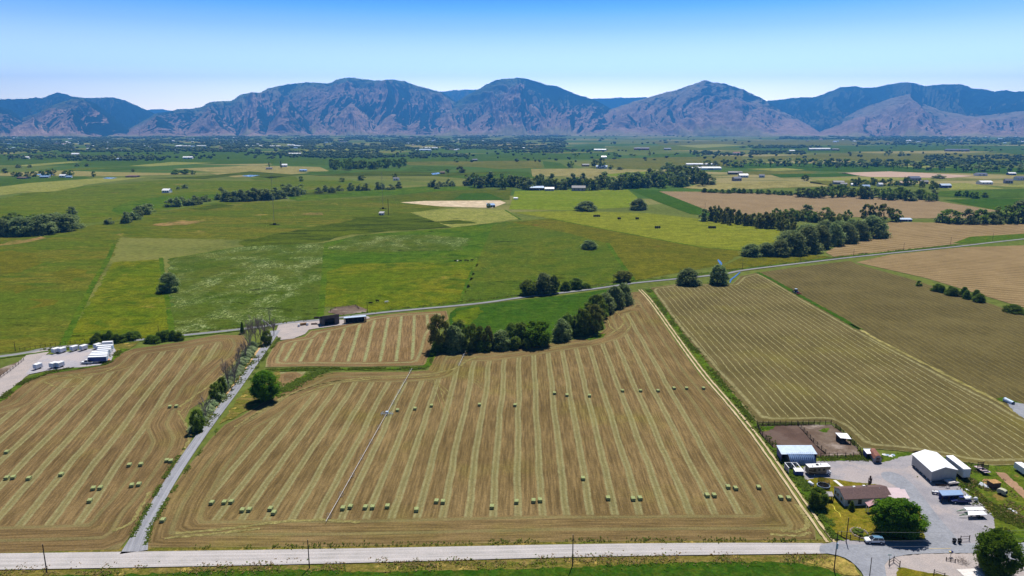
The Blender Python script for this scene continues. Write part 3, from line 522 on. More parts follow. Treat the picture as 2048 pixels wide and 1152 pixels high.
def mountain(label, crest, D, B, mat, seed, spur=.8, lam=900, px_step=1.5, base_pow=1.05, rows=230, back=1500, skew=.5):
    cx = np.array([c[0] for c in crest], float); cy = np.array([c[1] for c in crest], float)
    X = np.arange(cx[0], cx[-1] + .1, px_step)
    # smooth crest with a touch of roughness
    Y = np.interp(X, cx, cy); k = np.array([.25, .5, .25]); Y = np.convolve(np.pad(Y, 1, 'edge'), k, 'valid')
    Y = Y + (vnoise(X / 9, X * 0, seed + 50) - .5) * 1.6 + (vnoise(X / 3.1, X * 0, seed + 51) - .5) * .8
    dirs = [ray(x, 200.0) for x in X]; az = np.array([math.atan2(d.x, d.y) for d in dirs])
    slope = np.array([(lambda d: d.z / math.hypot(d.x, d.y))(ray(x, y)) for x, y in zip(X, Y)])
    crestz = CAM_H + D * slope                                        # height of the crest there
    u = az * D
    tt = np.concatenate([np.linspace(0, 1, rows), 1 + np.linspace(0, 1, 14)[1:]])
    U, T = np.meshgrid(u, tt, indexing='ij'); C = np.maximum(crestz, 3)[:, None]
    Rr = np.where(T <= 1, B + (D - B) * T, D + back * (T - 1))
    warp = (vnoise(U / 1400 + 3, T * 1.7, seed + 9) - .5) * 900 + (T - .5) * 700 * skew * (vnoise(U / 2600, T * 0, seed + 10) - .3)
    g1 = ridged((U + warp) / lam, T * .9 + 4, seed + 1, 2); g2 = ridged((U + warp * 1.2) / (lam * .37), T * 2.0 + 9, seed + 3, 3); g3 = ridged((U + warp) / (lam * .13), Rr / (lam * .3), seed + 7, 4)
    g = .54 * g1 + .32 * g2 + .14 * g3                                # 1 on a spur, 0 in a gully
    shape = np.clip(T, 0, 1); prof = np.where(T <= 1, .06 * shape + .94 * shape ** base_pow, 1 - .5 * (T - 1))
    env = np.clip(4 * shape * (1 - shape), 0, 1) ** .7 * np.where(T <= 1, 1, 0)
    # spurs reach forward: gullies cut in, and the toe of the slope follows the spurs
    Z = C * (prof + spur * env * (g - .66) * 1.3)
    # noise may not stick out above the crest line as seen from the valley
    lim = CAM_H + Rr * (slope[:, None] - .0006 * (1 - shape)); Z = np.where(T <= 1, np.minimum(Z, np.maximum(lim, C * prof * .5)), Z)
    Z = np.maximum(Z, -5 + 6 * shape)
    fade = np.clip(np.minimum(np.arange(len(X)), np.arange(len(X))[::-1]) / 6.0, 0, 1)[:, None]; Z = Z * fade - 6 * (1 - fade)
    sa, ca = np.sin(az)[:, None], np.cos(az)[:, None]; co = np.stack([Rr * sa, Rr * ca, Z], -1).reshape(-1, 3); nx, nt = U.shape
    idx = np.arange(nx * nt).reshape(nx, nt); q = np.stack([idx[:-1, :-1], idx[1:, :-1], idx[1:, 1:], idx[:-1, 1:]], -1).reshape(-1, 4)
    me = bpy.data.meshes.new('mountain'); me.vertices.add(len(co)); me.vertices.foreach_set('co', co.ravel()); me.loops.add(q.size); me.loops.foreach_set('vertex_index', q.ravel())
    me.polygons.add(len(q)); me.polygons.foreach_set('loop_start', np.arange(0, q.size, 4)); me.update(calc_edges=True); me.validate()
    a = me.attributes.new('mt', 'FLOAT_VECTOR', 'POINT'); a.data.foreach_set('vector', np.stack([shape, 1 - g, Z / 1000], -1).astype(np.float32).ravel())
    me.polygons.foreach_set('use_smooth', [True] * len(me.polygons)); me.materials.append(mat)
    return tag(link('mountain', me), label, None, None, 'structure')
mountain('distant pale blue ridge in the gap', [(240, 235), (280, 224), (300, 218.5), (318, 218), (335, 220), (352, 223), (430, 236)], 24000, 19000, M_FOR, 5, rows=40)
mountain('dark blue range with a small pointed peak', [(-420, 210), (-150, 204), (0, 198.5), (45, 198), (62, 196), (88, 195), (102, 190), (118, 185), (126, 186), (140, 191), (152, 194), (180, 196.5), (205, 195), (225, 195), (246, 199), (262, 206), (280, 215), (296, 222), (315, 231), (345, 243), (400, 262)], 16000, 12900, M_FOR, 11, lam=1100)
mountain('pinkish rounded front hill', [(-420, 238), (-100, 232), (0, 214), (18, 219), (40, 236), (70, 226), (95, 214), (118, 206), (140, 199), (154, 196.5), (170, 198), (184, 203), (200, 214), (222, 233), (245, 255), (265, 272)], 12900, 11000, M_MIX, 21, lam=800)
mountain('far wooded ridge behind the pass', [(790, 225), (830, 205), (865, 184), (885, 183), (905, 180.5), (930, 179.5), (955, 179), (985, 184), (1020, 205), (1060, 240)], 18500, 15000, M_FOR, 31)
mountain('large many-spurred mountain with rounded top', [(225, 272), (245, 262), (262, 252), (285, 240), (310, 227), (340, 222), (358, 217.5), (385, 217), (402, 214), (420, 204), (440, 202), (462, 202), (485, 188), (505, 185), (522, 185), (535, 178), (560, 171), (590, 167.5), (612, 164.5), (640, 166.5), (657, 167), (675, 160), (700, 154.5), (708, 155.5), (730, 158), (750, 161.5), (785, 159.5), (808, 162), (835, 171), (860, 178), (882, 184), (905, 199), (935, 226), (975, 262)], 13800, 10900, M_MIX, 41, lam=1000, spur=.9)
mountain('far wooded ridge behind the second pass', [(1080, 230), (1130, 208), (1170, 198), (1195, 197.5), (1230, 195.5), (1262, 195), (1290, 194), (1330, 205), (1400, 240)], 18500, 15000, M_FOR, 51)
mountain('long dark blue forested range', [(1440, 250), (1490, 215), (1540, 201), (1565, 198), (1592, 195.5), (1632, 194), (1655, 184), (1680, 174.5), (1708, 172.5), (1722, 175), (1750, 175), (1778, 168.5), (1800, 165), (1812, 164.5), (1832, 168.5), (1850, 172), (1876, 169.5), (1898, 168), (1920, 168.5), (1942, 177), (1962, 178), (1985, 183), (2012, 180.5), (2030, 184), (2048, 182), (2200, 190), (2450, 215)], 14800, 11800, M_FOR, 61, lam=1100)
mountain('broad mountain with dark wooded flanks', [(800, 272), (825, 258), (850, 245), (872, 230), (900, 211), (928, 194), (955, 179), (975, 168), (990, 160), (1005, 157.5), (1033, 156), (1052, 157), (1075, 163), (1095, 170), (1112, 172), (1132, 180), (1148, 187), (1168, 193), (1187, 199), (1212, 211), (1240, 228), (1270, 250), (1295, 268)], 13000, 10600, M_MIX, 71, lam=850, spur=.9)
mountain('pinkish grassy spur below the forested range', [(1630, 270), (1650, 259), (1678, 244), (1703, 228), (1741, 210), (1765, 203), (1781, 197), (1800, 193), (1818, 188), (1830, 196), (1848, 207), (1888, 222), (1920, 228), (1955, 233), (2048, 222), (2200, 216), (2450, 232)], 13000, 10500, M_DRY, 81, lam=750)
mountain('pinkish bare pyramid-shaped mountain', [(1095, 272), (1120, 265), (1145, 257), (1172, 245), (1200, 229), (1230, 215.5), (1265, 204), (1300, 194), (1330, 185), (1360, 177.5), (1385, 168), (1398, 163), (1408, 160), (1424, 165), (1444, 166), (1465, 173), (1485, 178.5), (1502, 187), (1530, 200), (1552, 214), (1590, 234), (1622, 250), (1655, 268)], 12800, 10500, M_DRY, 93, lam=850, spur=.9)

M_SPUR = mount_mat('spur_slope', (.29, .195, .155), FOR, (.26, .185, .135), .74)
for i, (x, y, l, r_) in enumerate([(310, 231, 45, 60), (420, 218, 60, 55), (515, 237, 38, 42), (576, 206, 56, 60), (640, 234, 40, 40), (705, 205, 66, 70), (782, 227, 50, 58), (840, 242, 48, 42), (903, 232, 42, 48), (975, 222, 52, 50), (1064, 208, 66, 78), (1130, 238, 42, 42), (1255, 228, 56, 48), (1335, 212, 58, 56), (1424, 226, 56, 58), (1505, 226, 56, 64), (140, 216, 70, 62), (62, 234, 60, 46)]):
    rr = random.Random(900 + i); j = lambda a: a + rr.uniform(-3, 3)
    mountain('pinkish foothill spur of the mountains, dotted with scrub', [(x - l, 268), (x - l * .8, j(256)), (x - l * .5, j(y + (268 - y) * .45)), (x - l * .2, j(y + (268 - y) * .12)), (x, y), (x + r_ * .18, j(y + (268 - y) * .14)), (x + r_ * .5, j(y + (268 - y) * .5)), (x + r_ * .8, j(257)), (x + r_, 268)], 11650 + rr.uniform(-150, 150), 10750, M_SPUR, 300 + i * 13, spur=.7, lam=420, px_step=1.2, rows=90, back=900)
# ================================================================ VEGETATION
def leafmat(name, c1, c2, trans=.5, var=.22):
    m = Mat(name, .75); a = m.attr('tone').outputs['Fac']
    c = m.mix(a, c1, c2); rnd = m.nd('ShaderNodeObjectInfo').outputs['Random']
    hs = m.nd('ShaderNodeHueSaturation'); m.put(hs.inputs['Hue'], m.rng(rnd, 0, 1, .488, .512, False)); m.put(hs.inputs['Value'], m.rng(rnd, 0, 1, 1 - var, 1 + var, False)); m.put(hs.inputs['Color'], c)
    c = hs.outputs[0]; m.col(c)
    tr = m.nd('ShaderNodeBsdfTranslucent'); m.put(tr.inputs[0], c); mx = m.nd('ShaderNodeMixShader'); mx.inputs[0].default_value = trans
    out = m.t.nodes['Material Output']; m.t.links.new(m.b.outputs[0], mx.inputs[1]); m.t.links.new(tr.outputs[0], mx.inputs[2]); m.t.links.new(mx.outputs[0], out.inputs[0])
    return m.m
L_WIL = leafmat('willow_leaves', (0.120, 0.168, 0.054), (0.299, 0.359, 0.149)); L_MAP = leafmat('maple_leaves', (0.050, 0.121, 0.009), (0.143, 0.253, 0.018))
L_COT = leafmat('cottonwood_leaves', (0.098, 0.158, 0.026), (0.224, 0.299, 0.054)); L_OLI = leafmat('poplar_leaves', (0.117, 0.137, 0.029), (0.234, 0.247, 0.058))
L_SAGE = leafmat('sage_leaves', (.24, .31, .15), (.42, .50, .28)); L_DRK = leafmat('dark_leaves', (0.078, 0.138, 0.020), (0.179, 0.261, 0.036)); L_PUR = leafmat('purple_leaves', (.12, .07, .07), (.2, .13, .12))
L_FAR = leafmat('distant_leaves', (0.052, 0.083, 0.028), (0.121, 0.161, 0.052), .2)
L_LIME = leafmat('lime_leaves', (.09, .13, .015), (.2, .24, .02)); L_GRASS = leafmat('grass_blades', (.09, .14, .018), (.19, .24, .04), .5); L_DGRASS = leafmat('dry_grass_blades', (.3, .22, .1), (.5, .38, .19), .5)
BARK = plain('bark', (.085, .062, .045), .95, .3, 3); BARKG = plain('grey_bark', (.22, .185, .165), .95, .25, 3); BARKW = plain('bleached_wood', (.6, .57, .53), .9, .2, 3)
ENV = dict(round=(.03, lambda t: math.sqrt(max(0, 1 - (2 * t - 1) ** 2)) ** .8 * .5), dome=(.02, lambda t: .5 * (1 - t ** 2.2) ** .6), oval=(.12, lambda t: .5 * math.sin(math.pi * min(1, .08 + t * .9)) ** .6),
           column=(.06, lambda t: .5 * (min(1, t * 5 + .3)) * (1 - t ** 3) ** .7), cone=(.03, lambda t: .5 * (1 - t) ** .8 + .02))
def crown_data(seed, env, nc, nl, leaf, core=.72, crad=(.11, .2), drop=0.0):
    r = np.random.default_rng(seed); z0, f = ENV[env]; cs = []
    lob = [(r.uniform(0, 6.28), r.uniform(.7, 1.12)) for _ in range(5)]
    while len(cs) < nc:
        t = r.random(); a = r.uniform(0, 2 * math.pi); k = 1.0
        for la, lk in lob: k *= 1 + (lk - 1) * max(0, math.cos(a - la)) ** 2
        R0 = f(t) * k; rr = R0 * (r.uniform(.25, 1) ** .5); cr = r.uniform(*crad) * (1 - .35 * t)
        rr = max(0, min(rr, R0 - cr * .55))
        cs.append((rr * math.cos(a), rr * math.sin(a), z0 + (1 - z0) * min(t, 1 - cr * .6) + 0.0, cr, r.random()))
    V, Fc, T = [], [], []
    if core:
        for (x, y, z, c, tn) in cs:
            b = len(V); q = c * core; n = 6; V.append((x, y, z - q * .9))
            for zz, w_ in ((-.45, .85), (.45, .85)):
                for i in range(n): aa = 2 * math.pi * (i + (zz > 0) * .5) / n; s_ = r.uniform(.8, 1.15); V.append((x + q * w_ * s_ * math.cos(aa), y + q * w_ * s_ * math.sin(aa), z + q * zz))
            V.append((x, y, z + q * .9)); k0 = b + 1; k1 = b + 1 + n; top_ = b + 1 + 2 * n
            for i in range(n):
                j = (i + 1) % n; Fc += [(b, k0 + j, k0 + i), (k0 + i, k0 + j, k1 + i), (k0 + j, k1 + j, k1 + i), (k1 + i, k1 + j, top_)]; T += [tn * .5 + .1] * 4
    C = np.array(cs); idx = r.integers(0, nc, nl); c = C[idx]
    d = r.normal(size=(nl, 3)); d[:, 2] += .35; d /= np.linalg.norm(d, axis=1)[:, None]
    pos = c[:, :3] + d * (c[:, 3] * r.uniform(.7, 1.15, nl))[:, None]; pos[:, 2] -= drop * r.random(nl) * c[:, 3]
    nrm = d * .65 + r.normal(size=(nl, 3)) * .55; nrm[:, 2] += .5; nrm /= np.linalg.norm(nrm, axis=1)[:, None]
    up = r.normal(size=(nl, 3)); a_ = np.cross(nrm, up); a_ /= np.linalg.norm(a_, axis=1)[:, None]; b_ = np.cross(nrm, a_)
    sz = (leaf * r.uniform(.6, 1.4, nl))[:, None]; a_ = a_ * sz; b_ = b_ * sz * .75
    q = np.stack([pos - a_, pos + b_ * .9 + nrm * sz * .15, pos + a_, pos - b_ * .9 + nrm * sz * .15], 1).reshape(-1, 3); q[:, 2] = np.maximum(q[:, 2], 0.0)
    b0 = len(V); V += [tuple(x) for x in q]; Fc += [(b0 + 4 * i, b0 + 4 * i + 1, b0 + 4 * i + 2, b0 + 4 * i + 3) for i in range(nl)]
    T += list(np.clip(c[:, 4] * .75 + r.random(nl) * .4 - .06, 0, 1)); return V, Fc, T, cs
def finish(name, V, Fc, T, mats, mi=None):
    me = bpy.data.meshes.new(name); me.from_pydata(V, [], Fc)
    for m_ in mats: me.materials.append(m_)
    a = me.attributes.new('tone', 'FLOAT', 'FACE'); a.data.foreach_set('value', np.array(T, np.float32))
    if mi is not None: me.polygons.foreach_set('material_index', mi)
    me.update(); return me
def trunk_mb(cs, r0=.028, zt=.6, seed=0, limbs=5):
    r = np.random.default_rng(seed); b = MB(); b.tube((0, 0, -.01), (.006, .004, zt * .5), r0, r0 * .75, 8); b.tube((.006, .004, zt * .5), (0, 0, zt), r0 * .75, r0 * .35, 7)
    for i in range(min(limbs, len(cs))):
        c = cs[int(r.integers(0, len(cs)))]; b.tube((0, 0, zt * r.uniform(.3, .7)), c[:3], r0 * .4, r0 * .12, 5)
    return b
# kind: (leaf material, envelope, bark, clump radius)
TK = dict(ash=(L_MAP, 'oval', BARK, (.1, .2)), willow=(L_WIL, 'dome', BARK, (.13, .22)), maple=(L_MAP, 'round', BARK, (.1, .17)), cotton=(L_COT, 'oval', BARK, (.1, .18)), poplar=(L_OLI, 'column', BARK, (.12, .26)), feather=(L_OLI, 'oval', BARK, (.08, .15)),
          bush=(L_DRK, 'dome', BARK, (.16, .26)), sage=(L_SAGE, 'dome', BARKG, (.16, .26)), cone=(L_DRK, 'cone', BARK, (.1, .2)), purple=(L_PUR, 'oval', BARK, (.1, .18)), lime=(L_LIME, 'dome', BARK, (.14, .24)), oak=(L_COT, 'round', BARK, (.11, .2)), darkoak=(L_DRK, 'round', BARK, (.11, .2)))
LOD = {3: (150, 15000, .0185), 2: (64, 3600, .031), 1: (22, 700, .055), 0: (10, 150, .10)}
PROTO = {}
def proto(kind, lod, seed):
    key = (kind, lod, seed)
    if key not in PROTO:
        lm, env, bark, cr = TK[kind]; nc, nl, lf = LOD[lod]; s_ = abs(hash((kind, lod))) % 1000 if False else sum(map(ord, kind)) * 7 + lod * 31 + seed * 101
        V, Fc, T, cs = crown_data(s_, env, nc, nl, lf, .58, cr if lod < 3 else (cr[0] * .8, cr[1] * .85), .3 if kind == 'willow' else 0)
        tb = trunk_mb(cs, .03 if kind != 'sage' else .015, .55, s_)
        if lod >= 2: PROTO[key] = (finish(kind + '_crown', V, Fc, T, [lm]), tb.mesh(kind + '_trunk', bark))
        else:
            b0 = len(V); V2 = V + tb.v; F2 = Fc + [tuple(i + b0 for i in f_) for f_ in tb.f]
            PROTO[key] = (finish(kind + '_tree', V2, F2, T + [0.5] * len(tb.f), [lm, bark], [0] * len(Fc) + [1] * len(tb.f)), None)
    return PROTO[key]
NAMES = dict(ash='ash_tree', willow='willow_tree', maple='maple_tree', cotton='cottonwood_tree', poplar='poplar_tree', feather='ash_tree', bush='bush', sage='sage_shrub', cone='conical_shrub', purple='purple_leaf_tree', lime='lime_bush', oak='round_tree', darkoak='dark_tree')
tseed = [0]; TREES = []
def tree(px, py, wpx, ptop, kind, label, lod=2, group=None, back=.3):
    tseed[0] += 1; w_ = wpx * mpp(px, py); p = P(px, py) + Vector((0, back * w_, 0)); d = ray(px, ptop); h = max(.4, CAM_H + d.z / d.y * p.y)
    crown, trunk = proto(kind, lod, tseed[0] % (3 if lod < 3 else 2)); nm = NAMES[kind]; cat = 'bush' if kind in ('bush', 'sage', 'lime', 'cone') else 'tree'
    rz = random.uniform(0, 6.28); sc = (w_ * 1.04, w_ * 1.04, h * 1.02)
    if trunk is not None:
        o = empty(nm, (p.x, p.y, 0), rz); o.scale = sc; c = link('crown', crown, o); link('trunk', trunk, o)
    else:
        o = link(nm, crown); o.location = (p.x, p.y, 0); o.rotation_euler = (0, 0, rz); o.scale = sc
    TREES.append(o); return tag(o, label, cat, group)
ORD = 'first second third fourth fifth sixth seventh eighth ninth tenth eleventh twelfth thirteenth fourteenth fifteenth sixteenth seventeenth eighteenth nineteenth twentieth'.split()
def ordn(i):
    if i < 20: return ORD[i]
    if i < 29: return 'twenty-' + ORD[i - 20]
    if i == 29: return 'thirtieth'
    if i < 39: return 'thirty-' + ORD[i - 30]
    return 'fortieth' if i == 39 else 'forty-' + ORD[i - 40]
def belt(look, place, kinds, pts, n, hpx, wpx, lod=1, group=None, jit=.35, jy=.12):
    pts = [Vector(p) for p in pts]; L = [0]
    for a, b in zip(pts, pts[1:]): L.append(L[-1] + (b - a).length)
    pl = []
    for i in range(n):
        s_ = min(L[-1], max(0, L[-1] * ((i + .5) / n) + random.uniform(-jit, jit) * L[-1] / n)); k = max(j for j in range(len(pts) - 1) if L[j] <= s_ + 1e-6); q = pts[k].lerp(pts[k + 1], (s_ - L[k]) / max(1e-6, L[k + 1] - L[k])); pl.append(q)
    pl.sort(key=lambda q: q.x)
    for i, q in enumerate(pl):
        h = hpx * random.uniform(.75, 1.15); y = q.y + random.uniform(-jy, jy) * hpx; kd = kinds[i % len(kinds)] if isinstance(kinds, list) else kinds
        tree(q.x, y, wpx * random.uniform(.8, 1.25), y - h, kd, f'{look}, {ordn(i)} from the left in {place}', lod, group or f'{place} trees')
# ---- single trees near the farm and the lanes
tree(1800, 1080, 104, 1004, 'maple', 'huge round bright green tree shading the road beside the house', 3, back=.22)
tree(1997, 1156, 96, 1070, 'maple', 'dark green tree by the pinkish forecourt in the bottom corner', 3, back=.1)
tree(1637, 1019, 38, 980, 'darkoak', 'small dark round tree between the track and the house', 3, back=.2)
tree(1705, 1024, 17, 1003, 'cone', 'dark conical shrub against the front wall of the house', 2)
tree(1737, 1082, 15, 1070, 'bush', 'round dark bush beside the parked white car', 2)
tree(1720, 921, 5, 917, 'bush', 'tiny green bush beside the corral fence', 1)
tree(1740, 972, 7, 953, 'purple', 'thin young purple-leaved tree in the yard behind the house', 2)
tree(527, 805, 62, 746, 'ash', 'large bright green tree standing alone beside the grey lane', 3, back=.15)
tree(392, 868, 29, 822, 'darkoak', 'upright dark green tree at the field edge left of the lane', 2)
tree(430, 806, 26, 768, 'darkoak', 'dark green tree beside the dead tree along the lane', 2)
tree(443, 790, 22, 757, 'darkoak', 'narrow dark green tree just below the tall dead tree', 2)
tree(532, 692, 24, 664, 'darkoak', 'dark bushy tree among the grey dead trees at the lane end', 2)
tree(484, 668, 12, 645, 'cone', 'small dark evergreen at the far corner of the western field', 2)
tree(335, 587, 46, 547, 'willow', 'lone round willow in the pasture beside the white-flecked field', 2)
tree(1178, 500, 36, 481, 'willow', 'lone low willow in the middle of the grey-green pasture', 2)
tree(1380, 572, 52, 538, 'willow', 'wide dark willow beside the back lane, twin trunks', 2); tree(1438, 571, 46, 531, 'willow', 'tall dark willow at the bend of the back lane by the stream', 2)
tree(1176, 423, 50, 403, 'willow', 'dome-shaped willow at the bottom of the lime green field', 2); tree(1281, 421, 42, 398, 'willow', 'round willow beside the white road and the green wedge field', 2)
tree(140, 432, 30, 414, 'willow', 'lone willow in the meadow above the western willow belt', 1); tree(213, 449, 24, 436, 'willow', 'small dark willow just left of the brook willows', 1)
tree(1840, 573, 13, 562, 'bush', 'small round bush at the start of the field hedge', 1); tree(2034, 627, 40, 610, 'bush', 'dark bush on the field boundary at the photo edge', 2)
tree(873, 378, 16, 371, 'willow', 'small willow alone left of the long brook belt', 1); tree(978, 416, 9, 407, 'oak', 'round tree beside the blue-roofed hut', 1)
tree(1250, 566, 44, 543, 'feather', 'sparse olive shrub tree beside the back lane', 2)
cb = [(878, 703, 42, 632, 'feather'), (905, 705, 56, 654, 'willow'), (918, 696, 40, 645, 'cotton'), (942, 703, 32, 650, 'cotton'), (960, 700, 24, 655, 'cotton'), (977, 700, 24, 654, 'feather'), (1003, 699, 46, 662, 'willow'), (1022, 693, 30, 649, 'cotton'), (1042, 692, 36, 648, 'cotton'), (1073, 694, 60, 645, 'maple'), (1122, 682, 44, 640, 'willow'), (1135, 672, 34, 630, 'cotton'), (1166, 672, 36, 620, 'cotton'), (1187, 669, 42, 612, 'feather'), (1192, 644, 44, 592, 'cotton'), (1212, 628, 48, 588, 'willow'), (1229, 618, 46, 575, 'willow'), (1246, 610, 40, 568, 'willow')]
lk = dict(feather='feathery olive-green tree', willow='grey-green willow', cotton='dark green upright tree', maple='dense bright green tree')
for i, (x, y, wd, tp, k) in enumerate(cb): tree(x, y, wd, tp, k, f'{lk[k]}, {ordn(i)} from the left in the belt above the central hay', 2, 'trees above the central hay field', .2)
lt = [(1058, 592, 40, 562, 'cotton'), (1086, 590, 54, 548, 'willow'), (1108, 588, 24, 553, 'cotton'), (1133, 583, 26, 564, 'bush'), (1152, 580, 30, 557, 'cotton'), (1172, 578, 22, 567, 'bush')]
for i, (x, y, wd, tp, k) in enumerate(lt): tree(x, y, wd, tp, k, f'dark green roadside tree, {ordn(i)} from the left above the green crop plot', 2, 'trees on the back lane')
belt('low green understorey bush', 'the belt above the central hay', ['bush', 'cotton'], [(868, 704), (930, 703), (1000, 701), (1095, 693)], 16, 24, 26, 2, 'understorey bushes')
belt('low green understorey bush', 'the upper arm of the central belt', ['bush', 'cotton'], [(1115, 682), (1160, 674), (1192, 666), (1205, 636), (1225, 620), (1250, 608)], 12, 26, 26, 2, 'understorey bushes')
# ---- shrubs along the lane, hedges
belt('pale sage-green shrub', 'the shrub row along the grey lane', 'sage', [(382, 868), (400, 842), (424, 812), (447, 780), (468, 750), (488, 720), (505, 694)], 34, 13, 23, 2, 'sage shrubs along the lane', .4, .2)
belt('dark green hedge bush', 'the hedge above the trailer yard', 'bush', [(178, 690), (215, 687), (275, 679)], 8, 20, 24, 2, 'hedge bushes')
belt('dark green hedge bush', 'the hedge below the back lane', 'bush', [(292, 688), (325, 685), (358, 680)], 7, 20, 22, 2, 'hedge bushes')
belt('rounded dark green bush', 'the hedge between the two raked fields', 'bush', [(1870, 582), (1900, 590), (1940, 598), (1972, 606)], 8, 19, 22, 2, 'hedge bushes')
# ---- willow belts of the middle distance
wb = [(1508, 514, 46, 489), (1538, 514, 48, 487), (1566, 514, 46, 482), (1595, 511, 54, 466), (1622, 506, 60, 455), (1648, 498, 54, 452), (1588, 492, 60, 462), (1672, 492, 46, 449), (1622, 484, 60, 449), (1698, 487, 46, 447), (1722, 481, 46, 443), (1752, 476, 62, 433), (1680, 476, 50, 443), (1656, 478, 50, 443), (1708, 470, 44, 440)]
wb.sort()
for i, (x, y, wd, tp) in enumerate(wb): tree(x, y, wd, tp, 'willow', f'bulging grey-green willow, {ordn(i)} from the left in the winding central brook belt', 2, 'central brook willows')
belt('slender olive poplar', 'the row along the yellow-green field', 'poplar', [(1420, 443), (1480, 449), (1540, 457), (1594, 463)], 26, 26, 18, 1, 'poplars along the field')
belt('olive shrubby tree', 'the rough patch behind the brook willows', ['feather', 'cotton', 'feather'], [(1540, 440), (1600, 442), (1660, 446), (1700, 448)], 14, 22, 24, 1)
tree(1410, 443, 26, 419, 'willow', 'round grey willow at the start of the poplar row', 1); tree(1434, 441, 28, 412, 'feather', 'tallest tree at the start of the poplar row', 1)
for i, (x, y, wd, tp) in enumerate([(1585, 437, 34, 418), (1618, 438, 40, 411), (1655, 436, 30, 416), (1735, 443, 30, 410), (1752, 443, 30, 408), (1772, 443, 34, 409), (1795, 444, 32, 420)]): tree(x, y, wd, tp, ['cotton', 'willow', 'cotton', 'feather', 'feather', 'feather', 'cotton'][i], f'tall dark tree behind the central brook belt, {ordn(i)} from the left', 1, 'tall trees behind the brook')
for i, (x, y, wd, tp) in enumerate([(1884, 446, 30, 428), (1906, 448, 46, 421), (1942, 449, 42, 420), (1966, 449, 36, 419), (1992, 449, 40, 424), (2020, 447, 50, 413), (2046, 447, 50, 404)]): tree(x, y, wd, tp, 'cotton' if i % 2 else 'willow', f'dark round tree beside the tan field, {ordn(i)} from the left in its clump', 1, 'trees beside the tan field')
belt('broad grey-green willow', 'the western edge belt', 'willow', [(-10, 474), (40, 470), (90, 467), (140, 458)], 11, 36, 46, 2, 'western edge willows')
belt('dark round tree', 'the back row behind the western willows', 'cotton', [(-5, 448), (35, 446), (75, 444)], 5, 17, 26, 1)
belt('grey-green willow', 'the brook clump beside the bare patches', 'willow', [(243, 447), (262, 440), (280, 432), (298, 420)], 8, 21, 26, 1, 'brook clump willows')
belt('grey-green willow', 'the clump above the brook bend', 'willow', [(332, 416), (350, 414), (375, 411), (410, 405)], 7, 17, 26, 1, 'brook bend willows')
belt('dense grey-green willow', 'the long brook grove in the western meadows', 'willow', [(438, 402), (480, 401), (530, 399), (560, 396), (598, 388)], 18, 23, 30, 1, 'brook grove willows')
belt('dark rounded willow', 'the broken row of willows across the meadows', 'willow', [(626, 386), (665, 384), (692, 383), (732, 381), (766, 380), (806, 377)], 11, 14, 20, 1, 'meadow row willows')
belt('low dark willow', 'the willow thicket before the brook belt', 'willow', [(856, 375), (880, 374), (908, 372)], 6, 13, 18, 1)
belt('dark green willow', 'the long brook belt behind the farm sheds', ['willow', 'cotton'], [(930, 372), (960, 375), (1040, 377), (1140, 379), (1215, 377), (1290, 378)], 34, 26, 28, 1, 'brook belt trees')
belt('dense dark willow', 'the thick brook wood', ['willow', 'cotton'], [(1236, 374), (1300, 374), (1350, 372), (1424, 368)], 15, 28, 33, 1, 'brook wood trees')
belt('dense dark willow', 'the upper arm of the brook wood', ['willow', 'cotton'], [(1292, 366), (1340, 360), (1400, 353)], 9, 25, 30, 1, 'brook wood trees')
belt('round dark tree', 'the brook wood bend at the greenhouses', ['willow', 'cotton'], [(1332, 338), (1345, 345), (1368, 352)], 7, 16, 24, 1)
belt('low dark hedge bush', 'the hedge above the brown field', 'bush', [(1406, 386), (1470, 387), (1590, 391)], 16, 9, 15, 1, 'brown field hedge')
belt('mixed green tree', 'the house belt above the brown field', ['cotton', 'willow', 'cotton', 'darkoak'], [(1600, 395), (1690, 394), (1780, 399), (1876, 402)], 26, 22, 24, 1, 'house belt trees')
belt('garden tree', 'the gardens behind the house belt', ['cotton', 'lime', 'darkoak'], [(1700, 372), (1770, 370), (1830, 374), (1885, 380)], 13, 15, 14, 1, 'garden trees')
belt('dark belt tree', 'the long far tree line', ['cotton', 'willow'], [(1405, 333), (1500, 333), (1610, 333), (1760, 336), (1900, 341), (2060, 346)], 42, 15, 22, 0, 'long far tree line')
belt('dark bush', 'the green strip at the photo edge', 'bush', [(1905, 393), (1940, 396), (1975, 397)], 6, 12, 14, 1)
belt('dark tree', 'the grove around the red-roofed house', ['cotton', 'darkoak'], [(658, 338), (690, 339), (740, 338), (808, 334)], 18, 17, 17, 1, 'red-roofed house grove')
belt('dark tree', 'the farm by the western pond', ['darkoak', 'cotton'], [(2, 345), (28, 356), (75, 354), (118, 352), (145, 352)], 10, 12, 15, 1)
belt('dark round tree', 'the far western tree line', 'willow', [(20, 320), (45, 318), (80, 318), (160, 316)], 10, 10, 16, 0)
belt('dark tree', 'the second far western tree line', 'willow', [(180, 322), (260, 320), (300, 318)], 9, 9, 14, 0)
